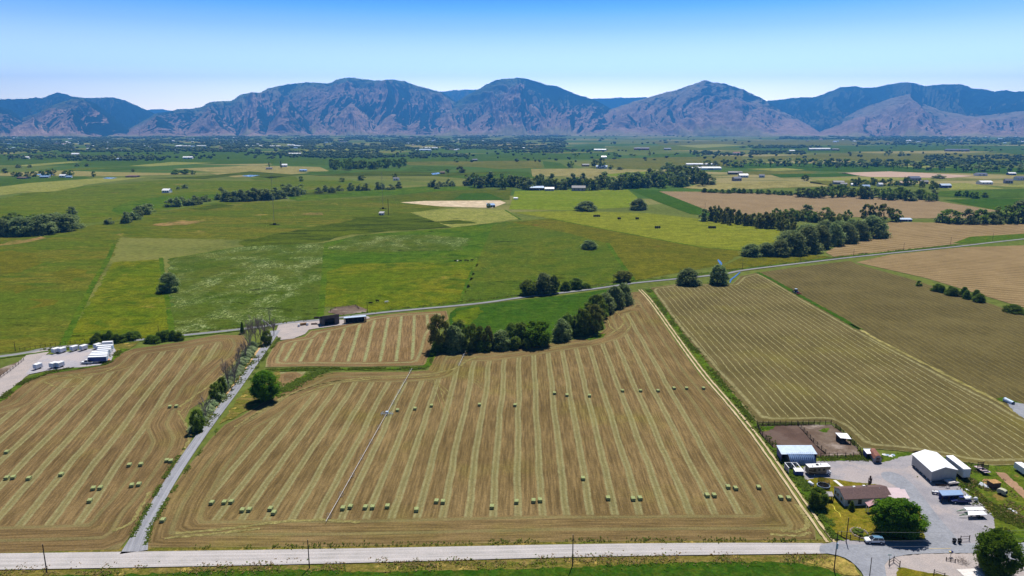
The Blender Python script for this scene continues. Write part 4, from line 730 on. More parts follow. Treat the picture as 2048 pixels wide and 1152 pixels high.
for i, (x, y, wd, tp, k) in enumerate([(33, 336, 15, 329, 'willow'), (58, 335, 11, 328, 'willow'), (152, 333, 10, 327, 'willow'), (172, 333, 14, 327, 'willow'), (186, 354, 11, 343, 'cotton'), (348, 349, 20, 340, 'darkoak'), (368, 349, 22, 339, 'darkoak'), (384, 349, 12, 341, 'darkoak'), (265, 344, 9, 338, 'cotton'), (355, 379, 10, 373, 'willow'), (368, 377, 16, 368, 'willow'), (601, 363, 10, 353, 'oak'), (683, 364, 14, 356, 'oak'), (722, 361, 20, 351, 'oak'), (789, 357, 12, 347, 'oak'), (895, 347, 10, 338, 'cotton'), (921, 346, 22, 333, 'poplar'), (1003, 356, 9, 347, 'oak'), (912, 325, 11, 316, 'oak'), (933, 322, 11, 313, 'oak'), (1142, 336, 16, 323, 'cotton'), (1190, 335, 22, 320, 'cotton'), (1204, 337, 20, 316, 'cotton'), (1222, 339, 12, 330, 'cotton'), (1240, 340, 18, 334, 'willow'), (1150, 316, 12, 307, 'oak'), (1230, 315, 14, 306, 'oak'), (1299, 312, 7, 302, 'poplar'), (1705, 370, 12, 358, 'darkoak'), (1747, 370, 13, 356, 'darkoak'), (1611, 362, 17, 350, 'darkoak'), (1882, 358, 30, 349, 'willow'), (1780, 312, 18, 300, 'willow'), (1805, 312, 14, 303, 'willow'), (1265, 314, 18, 308, 'oak'), (538, 338, 4, 325, 'poplar'), (562, 337, 4, 322, 'poplar')]):
    tree(x, y, wd, tp, k, f'lone dark tree out in the far fields, {ordn(i) if i < 49 else "last"} on the way across', 1 if y > 330 else 0, 'scattered field trees')
for o in TREES:
    if o.get('group') == 'scattered field trees': o['label'] = 'small dark tree scattered among the far fields beyond the brook'
# ---- dead trees
def dead_tree(px, py, ptop, label, seed, spread=.32, mat=BARKG):
    r = random.Random(seed); h = height(px, py, ptop); o = empty('dead_tree', P(px, py)); tb = MB(); bb = MB()
    tb.tube((0, 0, -.1), (.15, 0, h * .3), .22, .16, 8); tb.tube((.15, 0, h * .3), (.1, .1, h * .62), .16, .09, 7)
    def br(p, d, L, r0, dep):
        q = p + d * L; bb.tube(p, q, r0, r0 * .6, 5, False)
        if dep:
            for _ in range(3): br(p.lerp(q, r.uniform(.5, 1)), (d + Vector((r.uniform(-.6, .6), r.uniform(-.6, .6), r.uniform(-.1, .5)))).normalized(), L * r.uniform(.5, .85), r0 * .7, dep - 1)
    for i in range(10):
        a = r.uniform(0, 6.28); br(Vector((.1, 0, h * r.uniform(.12, .6))), Vector((math.cos(a) * spread * 1.6, math.sin(a) * spread * 1.6, 1)).normalized(), h * r.uniform(.2, .34), .10, 3)
    tb.build('trunk', mat, o); bb.build('branch', mat, o); return tag(o, label, 'dead tree', 'dead trees along the lane')
for i, (x, y, t_) in enumerate([(457, 780, 716), (470, 772, 722), (412, 838, 800), (500, 700, 648), (512, 694, 640), (522, 690, 638), (535, 682, 632), (548, 672, 640), (480, 735, 700), (492, 718, 676)]):
    dead_tree(x, y, t_, ['tallest bare grey dead tree beside the lane', 'bare grey dead tree just behind the tallest one', 'short bare dead tree among the sage shrubs'][i] if i < 3 else f'bare grey dead tree at the lane end, {ordn(i - 3)} of its thicket', 40 + i)
o = empty('fallen_tree', P(544, 656), R(20)); b = MB(); L = 10.0
b.tube((0, 0, .5), (-4.5, .3, 5.0), .42, .22, 9); b.build('trunk', BARKW, o); b2 = MB(); b2.tube((-2.2, .15, 2.7), (-1.2, 1.6, 4.3), .14, .06, 6); b2.tube((-3.4, .2, 3.9), (-5.4, -.8, 5.0), .12, .05, 6); b2.tube((-1, .1, 1.4), (.3, -.6, 2.9), .12, .05, 6); b2.build('branch', BARKW, o); tag(o, 'bleached white leaning dead trunk at the lane end', 'fallen tree')
# ---- tufts of grass: uncountable
def tufts(name, label, px, width, n, h, mat=L_GRASS, sz=.5, world=None):
    pts = [P(*q).xy for q in px]; L = [0]
    for a, b in zip(pts, pts[1:]): L.append(L[-1] + (b - a).length)
    r = np.random.default_rng(len(label) + n); V, T = [], []
    s_ = r.random(n) * L[-1]; k = np.clip(np.searchsorted(L, s_, 'right') - 1, 0, len(pts) - 2); A = np.array([tuple(p) for p in pts]); La = np.array(L)
    f_ = ((s_ - La[k]) / np.maximum(1e-6, La[k + 1] - La[k]))[:, None]; d = A[k + 1] - A[k]; d /= np.linalg.norm(d, axis=1)[:, None]
    base = A[k] + (A[k + 1] - A[k]) * f_ + np.stack([-d[:, 1], d[:, 0]], 1) * (r.normal(size=n) * width * .3)[:, None]
    clump = vnoise(base[:, 0] / 4 + 900, base[:, 1] / 4 + 900, 5); keep = clump > .38; base = base[keep]; m_ = len(base); c0 = base.mean(0)
    for _ in range(4):
        a = r.uniform(0, math.pi, m_); hh = h * .38 * r.uniform(.4, 1.1, m_) * (.5 + clump[keep]); ww = sz * .55 * r.uniform(.6, 1.3, m_); dx, dy = np.cos(a) * ww, np.sin(a) * ww; lx, ly = r.normal(size=m_) * hh * .9, r.normal(size=m_) * hh * .9; bx, by = base[:, 0] - c0[0], base[:, 1] - c0[1]; z = np.zeros(m_) + .02
        V.append(np.stack([np.stack([bx - dx, by - dy, z], 1), np.stack([bx + dx, by + dy, z], 1), np.stack([bx + dx * .5 + lx, by + dy * .5 + ly, hh], 1), np.stack([bx - dx * .5 + lx, by - dy * .5 + ly, hh * .8], 1)], 1)); T.append(r.random(m_))
    V = np.concatenate(V).reshape(-1, 3); T = np.concatenate(T); me = finish(name, [tuple(v) for v in V], [(4 * i, 4 * i + 1, 4 * i + 2, 4 * i + 3) for i in range(len(V) // 4)], T, [mat])
    o = link(name, me); o.location = (c0[0], c0[1], .3); return tag(o, label, None, None, 'stuff')
tufts('verge_grass', 'dark green grass on the west side of the lane', [(258, 1086), (283, 1040), (325, 965), (367, 898)], 1.4, 900, .6, L_GRASS, .3)
tufts('verge_grass', 'dark green grass on the east side of the lane', [(292, 1092), (302, 1056), (338, 996), (380, 932), (436, 858)], 1.3, 1000, .5, L_GRASS, .3)
tufts('verge_grass', 'dark green grass on the east side of the upper lane', [(500, 760), (528, 716), (560, 676)], 1.6, 500, .7, L_GRASS, .4)
tufts('verge_grass', 'green weeds beside the gravel road', [(300, 1098), (620, 1094), (900, 1089), (1146, 1083), (1400, 1081), (1640, 1083)], 2.0, 700, .6, L_GRASS, .3)
tufts('verge_grass', 'tall dry grass between road and crop', [(0, 1146), (380, 1139), (700, 1132), (1146, 1122), (1400, 1118), (1660, 1118)], 4.5, 2200, .45, L_DGRASS, .28)
tufts('verge_grass', 'green grass between road and crop', [(0, 1150), (380, 1142), (700, 1134), (1146, 1125), (1400, 1120), (1660, 1122)], 4.5, 1300, .45, L_GRASS, .3)
tufts('weeds', 'green weeds in the ditch around the small field', [(530, 740), (650, 738), (760, 738), (853, 737), (864, 712)], 2.2, 1300, .8, L_GRASS, .5)
tufts('weeds', 'weeds below the small hay field', [(650, 741), (600, 763), (545, 795)], 6, 1100, .8, L_GRASS, .6)
tufts('weeds', 'weeds around the trailer yard', [(0, 800), (45, 766), (104, 744), (216, 727), (240, 703)], 2.6, 1500, .8, L_GRASS, .5)
tufts('weeds', 'weeds between track and raked field', [(1296, 580), (1356, 660), (1436, 755), (1518, 860), (1560, 908)], 4, 2200, .7, L_GRASS, .5)
tufts('weeds', 'tall weeds beside the house lawn', [(1560, 910), (1610, 975), (1650, 1042), (1676, 1080)], 3.2, 1800, .9, L_GRASS, .4)
tufts('weeds', 'weeds along the lane shrubs', [(395, 870), (440, 812), (490, 740), (530, 690)], 5, 1500, .7, L_GRASS, .5)
tufts('weeds', 'rough grass tufts beside the farmyard', [(1900, 925), (1940, 960), (1990, 1010), (2040, 1070)], 10, 2600, .5, L_GRASS, .45)
tufts('weeds', 'dry tufts in the rough grass', [(1910, 930), (1960, 965), (2020, 1010), (2060, 1050)], 10, 900, .5, L_DGRASS, .4)
tufts('weeds', 'weeds at the corral fences', [(1513, 852), (1596, 849), (1662, 848), (1690, 868), (1728, 912), (1765, 918)], 1.6, 900, .7, L_GRASS, .4)
tufts('weeds', 'green strip below the corral', [(1640, 919), (1690, 918), (1732, 917), (1762, 922)], 3, 900, .6, L_GRASS, .4)
tufts('verge_grass', 'grass beside the back lane', [(60, 703), (286, 677), (478, 656), (641, 637), (800, 618), (1043, 591), (1260, 563), (1475, 539), (1720, 509), (1921, 489)], 3.5, 2600, .8, L_GRASS, .8)
# ---- distant woods: one mass far too many to count
def woods(name, label, boxes, n, seed):
    r = np.random.default_rng(seed); px, py = [], []
    wt = np.array([(b[2] - b[0]) * (b[3] - b[1]) * b[4] for b in boxes]); wt = wt / wt.sum()
    for b, f_ in zip(boxes, wt):
        k = int(n * f_); px.append(r.uniform(b[0], b[2], k)); py.append(r.uniform(b[1], b[3], k))
    px, py = np.concatenate(px), np.concatenate(py); cl = vnoise(px / 34 + 50, py / 2.6 + 50, seed) * .6 + vnoise(px / 11 + 9, py / 1.3 + 9, seed + 1) * .4; k = cl > .43; px, py = px[k], py[k]
    cx, cy = (px - 1024) / F, (576 - py) / F; dy = math.cos(PITCH) + cy * math.sin(PITCH); dz = -math.sin(PITCH) + cy * math.cos(PITCH); t = -CAM_H / dz; X, Y = cx * t, dy * t
    ok = (t > 0) & (Y < 10900); X, Y = X[ok], Y[ok]; m_ = len(X); n6 = 6
    rad_ = r.uniform(5, 15, m_) * np.clip(Y / 4500, .55, 1.6); hh = r.uniform(6, 13, m_) * np.clip(Y / 5000, .8, 1.15); V = []
    ang = r.uniform(0, 6.28, m_)
    V.append(np.stack([X, Y, np.zeros(m_)], 1))
    for fz, fr in ((.3, 1.0), (.75, .8)):
        for i in range(n6):
            a = ang + 2 * math.pi * i / n6; k_ = rad_ * fr * r.uniform(.7, 1.2, m_); V.append(np.stack([X + k_ * np.cos(a), Y + k_ * np.sin(a) * .8, hh * fz * r.uniform(.85, 1.15, m_)], 1))
    V.append(np.stack([X, Y, hh], 1)); V = np.stack(V, 1); tm = []
    for i in range(n6):
        j = (i + 1) % n6; tm += [(0, 1 + j, 1 + i), (1 + i, 1 + j, 7 + i), (1 + j, 7 + j, 7 + i), (7 + i, 7 + j, 13)]
    Fc = (np.arange(m_)[:, None, None] * 14 + np.array(tm)[None]).reshape(-1, 3); T = np.repeat(np.clip(r.random(m_) * .8 + .1, 0, 1), 24)
    me = finish(name, V.reshape(-1, 3).tolist(), Fc.tolist(), T, [L_FAR]); return tag(link(name, me), label, None, None, 'stuff')
woods('distant_woods', 'dark tree cover of the far towns below the mountains', [(-60, 266, 520, 304, 1.0), (500, 267, 1130, 300, 1.0), (1100, 267, 1570, 272, .9), (1560, 262, 2110, 279, 1.2), (1700, 278, 2110, 290, .5), (1100, 272, 1560, 290, .03), (-60, 300, 900, 318, .06), (880, 300, 1480, 325, .02), (1480, 290, 2110, 326, .015)], 22000, 77)
woods('distant_hedgerows', 'lines of small trees between the far fields', [(130, 315, 330, 322, .8), (560, 303, 760, 307, 1.2), (660, 308, 860, 317, 1.2), (570, 310, 760, 315, 1), (840, 309, 940, 315, 1), (1000, 302, 1080, 306, .8), (1060, 300, 1180, 306, 1), (1380, 303, 1490, 312, .6), (1500, 302, 1610, 310, 1), (1480, 292, 1660, 297, 1.6), (1850, 312, 2100, 330, .8), (1650, 322, 2100, 333, .5), (20, 313, 290, 318, .7), (480, 306, 700, 311, .8)], 3200, 78)
# ================================================================ BUILT THINGS
def metal(name, c, rough=.45, var=.06, ribs=None, met=.0):
    m = Mat(name, rough); f = m.rng(m.noise(.8, 5, .65), .3, .7, 1 - var, 1 + var); m.col(m.gain(c, f)); m.b.inputs['Specular IOR Level'].default_value = .4 if rough < .3 else .2; m.b.inputs['Metallic'].default_value = met
    return m.m
W_WHITE = metal('white_paint', (.70, .71, .73), .4); W_ROOF = metal('white_sheet_roof', (.74, .75, .78), .4); W_GREY = metal('grey_sheet', (.34, .34, .36), .5); W_WALL = plain('cream_siding', (.40, .38, .35), .7, .06, .7)
W_BLUE = metal('blue_sheet_roof', (.22, .33, .52), .35); W_SILV = metal('galvanised_sheet', (.42, .52, .66), .4, .12); W_BLUW = metal('blue_wall', (.055, .08, .26), .5); W_PORCH = metal('faded_red_roof', (.42, .24, .26), .6)
SHING = plain('brown_shingles', (.125, .085, .082), .9, .18, 2.5); PINKR = metal('pinkish_metal_roof', (.46, .36, .38), .5); WOOD = plain('weathered_wood', (.12, .085, .065), .9, .25, 3); WOODB = plain('brown_timber', (.36, .22, .10), .9, .3, 2); DWOOD = plain('dark_post_wood', (.055, .04, .035), .9, .2, 3)
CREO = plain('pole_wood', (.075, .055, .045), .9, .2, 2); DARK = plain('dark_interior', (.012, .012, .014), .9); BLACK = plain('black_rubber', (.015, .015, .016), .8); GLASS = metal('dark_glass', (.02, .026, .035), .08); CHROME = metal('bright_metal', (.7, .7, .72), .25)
REDR = metal('rusty_red_roof', (.20, .08, .055), .7, .25); GREYW = plain('grey_board', (.30, .28, .29), .9, .2, 2); GREENM = metal('green_machine_paint', (.05, .16, .06), .4); REDM = metal('red_machine_paint', (.35, .05, .035), .4); TAN = plain('tan_panel', (.24, .19, .135), .6, .08); CONC = plain('pale_concrete', (.6, .57, .55), .9, .1, 1)
BLUEP = metal('dark_blue_paint', (.02, .035, .16), .25); WGREY = plain('weathered_grey_barn', (.13, .115, .105), .9, .15, 1); STONE = plain('pale_stone', (.36, .30, .26), .9, .25, 2); TARP = plain('white_tarp', (.62, .66, .74), .7, .3, 1.2); YEL = plain('yellow_hose', (.75, .68, .05), .6); ORNG = plain('orange_paint', (.65, .28, .08), .5)
def thing(name, label, cat, a, b=None, group=None):
    """an Empty at photo point a (its x axis towards b)"""
    p = P(*a); rz = 0.0
    if b is not None: d = P(*b) - p; rz = math.atan2(d.y, d.x)
    o = empty(name, p, rz); tag(o, label, cat, group); return o
def dist(a, b): return (P(*a) - P(*b)).length
def loc(o, q):                                       # photo point (px, py, z) in the thing's own frame
    return Matrix.Rotation(-o.rotation_euler.z, 3, 'Z') @ (P(*q) - o.location)
def slab(mb, pts, t):
    n = len(pts); up = [Vector(p) for p in pts]; dn = [p - Vector((0, 0, t)) for p in up]
    mb.add(up + dn, [tuple(range(n)), tuple(range(2 * n - 1, n - 1, -1))] + [(i, n + i, n + (i + 1) % n, (i + 1) % n) for i in range(n)]); return mb
def gable_roof(x0, x1, y0, y1, ze, zr, ov=.35, t=.12, axis='x', z0=0):
    """two slabs meeting on a ridge; axis: the ridge runs along it"""
    b = MB()
    if axis == 'x':
        ym = (y0 + y1) / 2; s = (zr - ze) / (ym - y0); a, c = x0 - ov, x1 + ov; lo = ze - s * ov
        b.prism([(y0 - ov, lo), (ym, zr), (y1 + ov, lo), (y1 + ov, lo + t), (ym, zr + t), (y0 - ov, lo + t)], a, c, Matrix(((0, 1, 0, 0), (1, 0, 0, 0), (0, 0, 1, 0), (0, 0, 0, 1))))
        b.f = [tuple(reversed(f)) for f in b.f]
    else:
        xm = (x0 + x1) / 2; s = (zr - ze) / (xm - x0); lo = ze - s * ov
        b.prism([(x0 - ov, lo), (xm, zr), (x1 + ov, lo), (x1 + ov, lo + t), (xm, zr + t), (x0 - ov, lo + t)], y0 - ov, y1 + ov)
    return b
def gable_walls(x0, x1, y0, y1, zb, ze, zr, axis='x'):
    b = MB()
    if axis == 'y': b.prism([(x0, zb), (x1, zb), (x1, ze), ((x0 + x1) / 2, zr - .02), (x0, ze)], y0, y1)
    else: b.prism([(y0, zb), (y1, zb), (y1, ze), ((y0 + y1) / 2, zr - .02), (y0, ze)], x0, x1, Matrix(((0, 1, 0, 0), (1, 0, 0, 0), (0, 0, 1, 0), (0, 0, 0, 1)))); b.f = [tuple(reversed(f)) for f in b.f]
    return b
def wheel(o, x, y, r=.36, w_=.24, name='wheel'):
    b = MB(); b.tube((x, y - w_ / 2, r), (x, y + w_ / 2, r), r, r, 14); wo_ = b.build(name, BLACK, o); b2 = MB(); b2.tube((x, y - w_ / 2 - .01, r), (x, y + w_ / 2 + .01, r), r * .58, r * .58, 10); b2.build('rim', CHROME, wo_)
# ---- hay bales
def bale_mesh(nm='hay_bale', sx=1.22, sy=1.7, sz=.85, seed=3):
    bm = bmesh.new(); bmesh.ops.create_cube(bm, size=1); bmesh.ops.scale(bm, vec=(sx, sy, sz), verts=bm.verts); bmesh.ops.translate(bm, vec=(0, 0, sz / 2), verts=bm.verts)
    bmesh.ops.bevel(bm, geom=bm.edges[:], offset=.07, segments=2, affect='EDGES'); bmesh.ops.subdivide_edges(bm, edges=bm.edges[:], cuts=3, use_grid_fill=True); r = random.Random(seed)
    for v in bm.verts:
        g = .03 if abs((v.co.y / sy * 6) % 1 - .5) < .14 else 0
        v.co += Vector((r.uniform(-.02, .02) - g * (1 if v.co.x > 0 else -1), r.uniform(-.02, .02), r.uniform(-.015, .015) - (g if v.co.z > sz * .5 else 0)))
        v.co.z = max(0, v.co.z)
    me = bpy.data.meshes.new(nm); bm.to_mesh(me); bm.free(); me.materials.append(HAYM); return me
HAYM = plain('hay', (.25, .285, .125), .95, .4, 4); bmsh = [bale_mesh(seed=k) for k in (3, 4)]
def bale_row(place, pts, vp, group):
    dr = vpdir(vp); rz = math.atan2(dr.y, dr.x) - math.pi / 2
    for i, (x, y) in enumerate(sorted(pts)):
        o = link('hay_bale', bmsh[i % 2]); p = P(x, y + 2); o.location = (p.x, p.y, .19); o.rotation_euler = (0, 0, rz + random.uniform(-.08, .08)); tag(o, f'square green hay bale, {ordn(i)} from the left in {place}', 'hay bale', group)
bale_row('the western field beside the lane', [(14, 905), (14, 957), (27, 956), (58, 958), (123, 950), (187, 978), (201, 977), (180, 1003), (259, 931), (282, 930), (334, 922), (342, 923), (264, 972), (278, 970), (340, 814), (353, 813)], 700, 'hay bales in the western field')
bale_row('the front row of the central field', [(326, 1042), (424, 1007), (449, 1006), (463, 1005), (485, 1022), (499, 1021), (541, 1019), (548, 1027), (686, 1018), (701, 1015), (731, 1016), (745, 1016), (775, 1014), (833, 1021), (873, 1004), (886, 1005), (984, 1015), (1033, 1005), (1067, 1003), (1080, 1002), (1166, 958), (1216, 998), (1266, 999), (1280, 998), (1414, 992), (1428, 992), (1456, 975), (1471, 978), (1517, 976), (1561, 997), (1577, 998)], 1045, 'hay bales in the front row')
bale_row('the back row of the central field', [(795, 821), (830, 818), (863, 812), (959, 810), (1030, 811), (1109, 787), (1134, 791), (1179, 792), (1245, 782), (1281, 782), (1316, 782), (1348, 777), (1373, 777), (1407, 777)], 1045, 'hay bales in the back row')
SILAGE = plain('dark_bale_wrap', (.03, .032, .028), .8, .3, 3)
for i, (x, y, n) in enumerate([(1195, 434, 4), (1240, 439, 2), (1276, 439, 2), (1317, 457, 3), (1422, 457, 2), (1430, 457, 2)]):
    b = MB()
    for k in range(n): b.tube((k * 1.8 - n * .9, -.9, .85), (k * 1.8 - n * .9, .9, .85), .85, .85, 12)
    o = b.build('bale_heap', SILAGE); o.location = P(x, y) + Vector((0, 0, .2)); o.scale = (1.15, 1.2, 1.5); tag(o, f'dark wrapped round bales, {ordn(i)} heap from the left on the yellow mown field', 'hay bales', 'dark bale heaps')
PIPE = metal('aluminium_pipe', (.5, .5, .52), .4)
# ---- irrigation lines
def wheel_line(a, b, label, mover=None):
    o = thing('irrigation_line', label, 'irrigation line', a, b); L = dist(a, b); pb = MB(); n = max(2, int(L / 3)); pb.tube((0, 0, .98), (L, 0, .98), .065, .065, 8)
    pb.build('pipe', PIPE, o); k = 0; x = 3.0
    while x < L:
        w_ = MB(); w_.ring((x, 0, .98), (1, 0, 0), .74, .045, 20, 5)
        for q in range(4): a_ = q * math.pi / 4; w_.tube((x, -.72 * math.cos(a_), .98 - .72 * math.sin(a_)), (x, .72 * math.cos(a_), .98 + .72 * math.sin(a_)), .018, .018, 4)
        w_.build('wheel', W_GREY, o); x += 12.2
    if mover:
        m_ = MB(); mx = mover * L
        for yy in (-1.6, 1.6): m_.ring((mx - .5, yy, .6), (1, 0, 0), .55, .06, 16, 5); m_.ring((mx + .5, yy, .6), (1, 0, 0), .55, .06, 16, 5)
        m_.tube((mx, -2.4, .62), (mx, 2.4, .62), .08, .08, 6); m_.tube((mx - .5, 0, .62), (mx + .5, 0, .62), .06, .06, 6); m_.box(mx - .45, -.5, .75, mx + .45, .5, 1.55); m_.build('mover', W_SILV, o)
wheel_line((652, 1049), (824, 741), 'long wheeled irrigation pipe crossing the central hay field', .60)
wheel_line((917, 736), (932, 704), 'short irrigation pipe beside the belt of trees')
# ---- poles, wires, masts
def pole(px, py, ptop, label, group='wooden utility poles', arm=False, r=.15, name='utility_pole'):
    o = empty(name, P(px, py)); h = height(px, py, ptop); b = MB(); b.tube((0, 0, -.2), (0, 0, h), r, r * .7, 8); b.build('post', CREO, o)
    c = MB(); c.tube((0, 0, h - .02), (0, 0, h + .16), .04, .05, 6)
    if arm: c.box(-1.0, -.06, h - .75, 1.0, .06, h - .6); [c.tube((x, 0, h - .6), (x, 0, h - .45), .04, .05, 6) for x in (-.9, .9)]
    c.build('insulator' if not arm else 'crossarm', W_GREY if not arm else CREO, o); tag(o, label, 'utility pole', group); return o, h
pole(94, 1147, 1089, 'dark wooden pole below the gravel road in the lower left corner'); pole(619, 1137, 1080, 'dark wooden pole below the gravel road under the irrigation pipe'); pole(1145, 1132, 1070, 'dark wooden pole below the road in the middle of the frame')
p1, h1 = pole(1668, 1140, 1063, 'tall dark pole on the dry corner of the road junction'); p2, h2 = pole(1692, 1085, 1036, 'pole with a guy wire on the house lawn'); pole(1738, 1162, 1115, 'short dark pole standing on the junction road edge', r=.11)
b = MB(); b.tube((.0, -.35, h1 * .58), (.0, -.35, h1 * .72), .24, .24, 10); b.build('transformer', W_SILV, p1)
b = MB(); g = loc(p2, (1664, 1048)); b.tube((0, 0, h2 * .95), (-4, -1, 0), .02, .02, 4); b.build('guy_wire', W_GREY, p2)
for i, (hz_, dy) in enumerate(((1.0, 0), (.78, 0), (.62, .2))):
    a = p1.location + Vector((0, dy, h1 * hz_)); e = P(2400, 1110) + Vector((0, dy, h1 * hz_)); b = MB(); pr = a
    for k in range(1, 13): t = k / 12; q = a.lerp(e, t) - Vector((0, 0, 4 * t * (1 - t) * 1.6)); b.tube(pr - a, q - a, .018, .018, 4, False); pr = q
    o = b.build('power_line', W_GREY); o.location = a; tag(o, f'{["topmost", "middle", "lowest"][i]} thin wire strung from the tall junction pole', 'wire', 'overhead wires')
for i, (x, y, t_) in enumerate([(31, 703, 684), (318, 672, 650), (735, 627, 604), (1227, 569, 550), (1361, 555, 537), (1485, 537, 522), (1601, 522, 507), (1707, 512, 497), (1807, 501, 485), (1901, 489, 474), (1985, 482, 466), (518, 732, 712), (1410, 417, 405), (1160, 419, 410)]): pole(x, y, t_, f'thin roadside pole, {ordn(i)} counted along the back lane', 'poles along the back lane', i == 11)
def mast(px, py, ptop, label, pad=None, guyed=True):
    o = thing('radio_mast', label, 'mast', (px, py), None, 'guyed radio masts'); h = height(px, py, ptop); b = MB(); r = .32
    for k in range(3): a = k * 2.094; b.tube((r * math.cos(a), r * math.sin(a), 0), (r * math.cos(a), r * math.sin(a), h), .04, .04, 4, False)
    n = int(h / 2.2)
    for j in range(n):
        for k in range(3): a, a2 = k * 2.094, (k + 1) * 2.094; b.tube((r * math.cos(a), r * math.sin(a), j * 2.2), (r * math.cos(a2), r * math.sin(a2), j * 2.2 + 2.2), .035, .035, 3, False)
    b.build('lattice', W_GREY, o)
    if guyed:
        for k in range(3): a = k * 2.094 + .5; g_ = MB(); g_.tube((0, 0, h * .95), (h * .45 * math.cos(a), h * .45 * math.sin(a), 0), .02, .02, 3, False); g_.build('guy_wire', W_GREY, o)
    if pad: c = MB(); c.box(-pad, -1.6, 0, pad, 1.6, .5); c.box(-pad * .3, -.8, .5, pad * .3, .8, 2.0); c.build('base', DARK, o)
mast(549, 450, 345, 'tall thin lattice mast on a dark pad in the western pasture', 5.5); mast(766, 418, 345, 'tall thin mast beside the small hut', 4.5); pole(777, 430, 398, 'thick dark pole beside the small hut', r=.35)
# ---- generic far buildings
def far_building(px, py, wpx, hpx, roof, wall, label, name='house', cat='house', depth=.7, group=None, rz=None, flat=False, parts=False):
    p = P(px, py); w_ = wpx * mpp(px, py); h = max(2.2, height(px, py, py - hpx)); d = max(5, min(w_ * depth, 16)); b = MB(); ze = h * .62
    if flat: b.prism([(-w_ / 2, 0), (w_ / 2, 0), (w_ / 2, ze), (-w_ / 2, ze)], 0, d)
    else: b = gable_walls(-w_ / 2, w_ / 2, 0, d, 0, ze, h, 'x')
    if flat: r_ = MB(); slab(r_, [(-w_ / 2 - .4, -.4, ze + .1), (w_ / 2 + .4, -.4, ze + .1), (w_ / 2 + .4, d, h), (-w_ / 2 - .4, d, h)], .15)
    else: r_ = gable_roof(-w_ / 2, w_ / 2, 0, d, ze, h, .4, .15, 'x')
    if parts:
        o = empty(name, (p.x, p.y, .15)); wl = b.build('wall', wall, o); r_.build('roof', roof, o)
        for k in (-.3, .02, .3): v = MB(); v.box(k * w_ - .7, -.04, ze * .35, k * w_ + .7, .03, ze * .8); v.build('window', GLASS, o)
        v = MB(); v.box(.16 * w_ - .5, -.05, 0, .16 * w_ + .5, .03, min(2.1, ze * .9)); v.build('door', W_WHITE, o)
    else:
        n0 = len(b.f); b.v, off = b.v + r_.v, len(b.v); b.f += [tuple(i + off for i in f) for f in r_.f]; b.mi = [0] * n0 + [1] * len(r_.f)
        wd = [(-.32 * w_, .18 * w_), (.05 * w_, .3 * w_)]; b.m = 2
        for x0, dx in wd: b.box(x0, -.06, ze * .3, x0 + dx * .6, .04, ze * .8)
        o = b.build(name, [wall, roof, GLASS]); o.location = (p.x, p.y, .15)
    o.rotation_euler = (0, 0, random.uniform(-.25, .25) if rz is None else rz); tag(o, label, cat, group); return o
G_ROOF = metal('grey_roof', (.13, .13, .145), .6); B_ROOF = metal('brown_roof', (.14, .085, .06), .7); T_ROOF = metal('tan_roof', (.38, .27, .22), .7); DB_ROOF = metal('dark_blue_roof', (.05, .07, .13), .6)
FB = far_building
FB(331, 386, 14, 8, W_ROOF, W_WHITE, 'small white shed alone in the green western meadow', 'shed', 'shed', 1.0, parts=True)
FB(124, 355, 13, 6, W_ROOF, W_WHITE, 'white-roofed farm building among the western trees', 'farmhouse'); FB(137, 356, 10, 4, W_BLUE, W_WHITE, 'blue-roofed low building beside the white western farm', 'shed', 'shed', flat=True); FB(88, 356, 16, 4, W_BLUE, W_GREY, 'long low blue-grey shed at the western farm', 'shed', 'shed', flat=True); FB(42, 358, 20, 4, B_ROOF, TAN, 'long brown-roofed building at the western edge', 'barn', 'barn')
FB(262, 355, 22, 4, B_ROOF, WGREY, 'low dark sheds beside the small far pond', 'shed', 'shed', flat=True); FB(568, 334, 12, 6, W_ROOF, W_WHITE, 'white barn beside two thin poplars', 'barn', 'barn'); FB(538, 339, 12, 4, G_ROOF, W_WALL, 'grey house beside the white barn and poplars'); FB(605, 343, 14, 4, W_BLUE, W_SILV, 'blue-grey shed on the far meadow track', 'shed', 'shed', flat=True)
FB(697, 338, 12, 4, REDM, W_WALL, 'red-roofed house in the big far grove'); FB(792, 361, 11, 6, G_ROOF, W_WHITE, 'small white-sided hut below a round tree', 'hut', 'hut'); FB(885, 348, 9, 5, B_ROOF, WOODB, 'small brown building beside the dark poplars'); FB(950, 322, 10, 4, DB_ROOF, WOOD, 'dark-roofed farm building far out', 'barn', 'barn')
FB(762, 431, 9, 7, W_GREY, W_WALL, 'small pale hut beside the thick pole', 'hut', 'hut', 1.0, flat=True, parts=True)
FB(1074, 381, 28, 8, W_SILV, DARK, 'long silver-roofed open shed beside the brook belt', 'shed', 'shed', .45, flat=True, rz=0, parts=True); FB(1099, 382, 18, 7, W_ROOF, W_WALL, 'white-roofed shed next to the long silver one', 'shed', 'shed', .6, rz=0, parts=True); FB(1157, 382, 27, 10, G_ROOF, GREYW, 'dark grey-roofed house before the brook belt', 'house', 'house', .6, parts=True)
FB(983, 415, 15, 7, W_BLUE, DARK, 'blue-roofed open hut at the bare lot', 'hut', 'hut', .9, flat=True, parts=True); FB(1031, 399, 8, 4, W_ROOF, W_WHITE, 'tiny white shed on the edge of the lime field', 'shed', 'shed'); FB(1208, 317, 10, 5, W_ROOF, W_WHITE, 'white house among the far centre trees'); FB(1203, 337, 22, 6, W_BLUE, W_WHITE, 'blue and white farm buildings below the dark grove', 'barn', 'barn'); FB(1172, 333, 14, 5, G_ROOF, WOODB, 'house left of the dark grove')
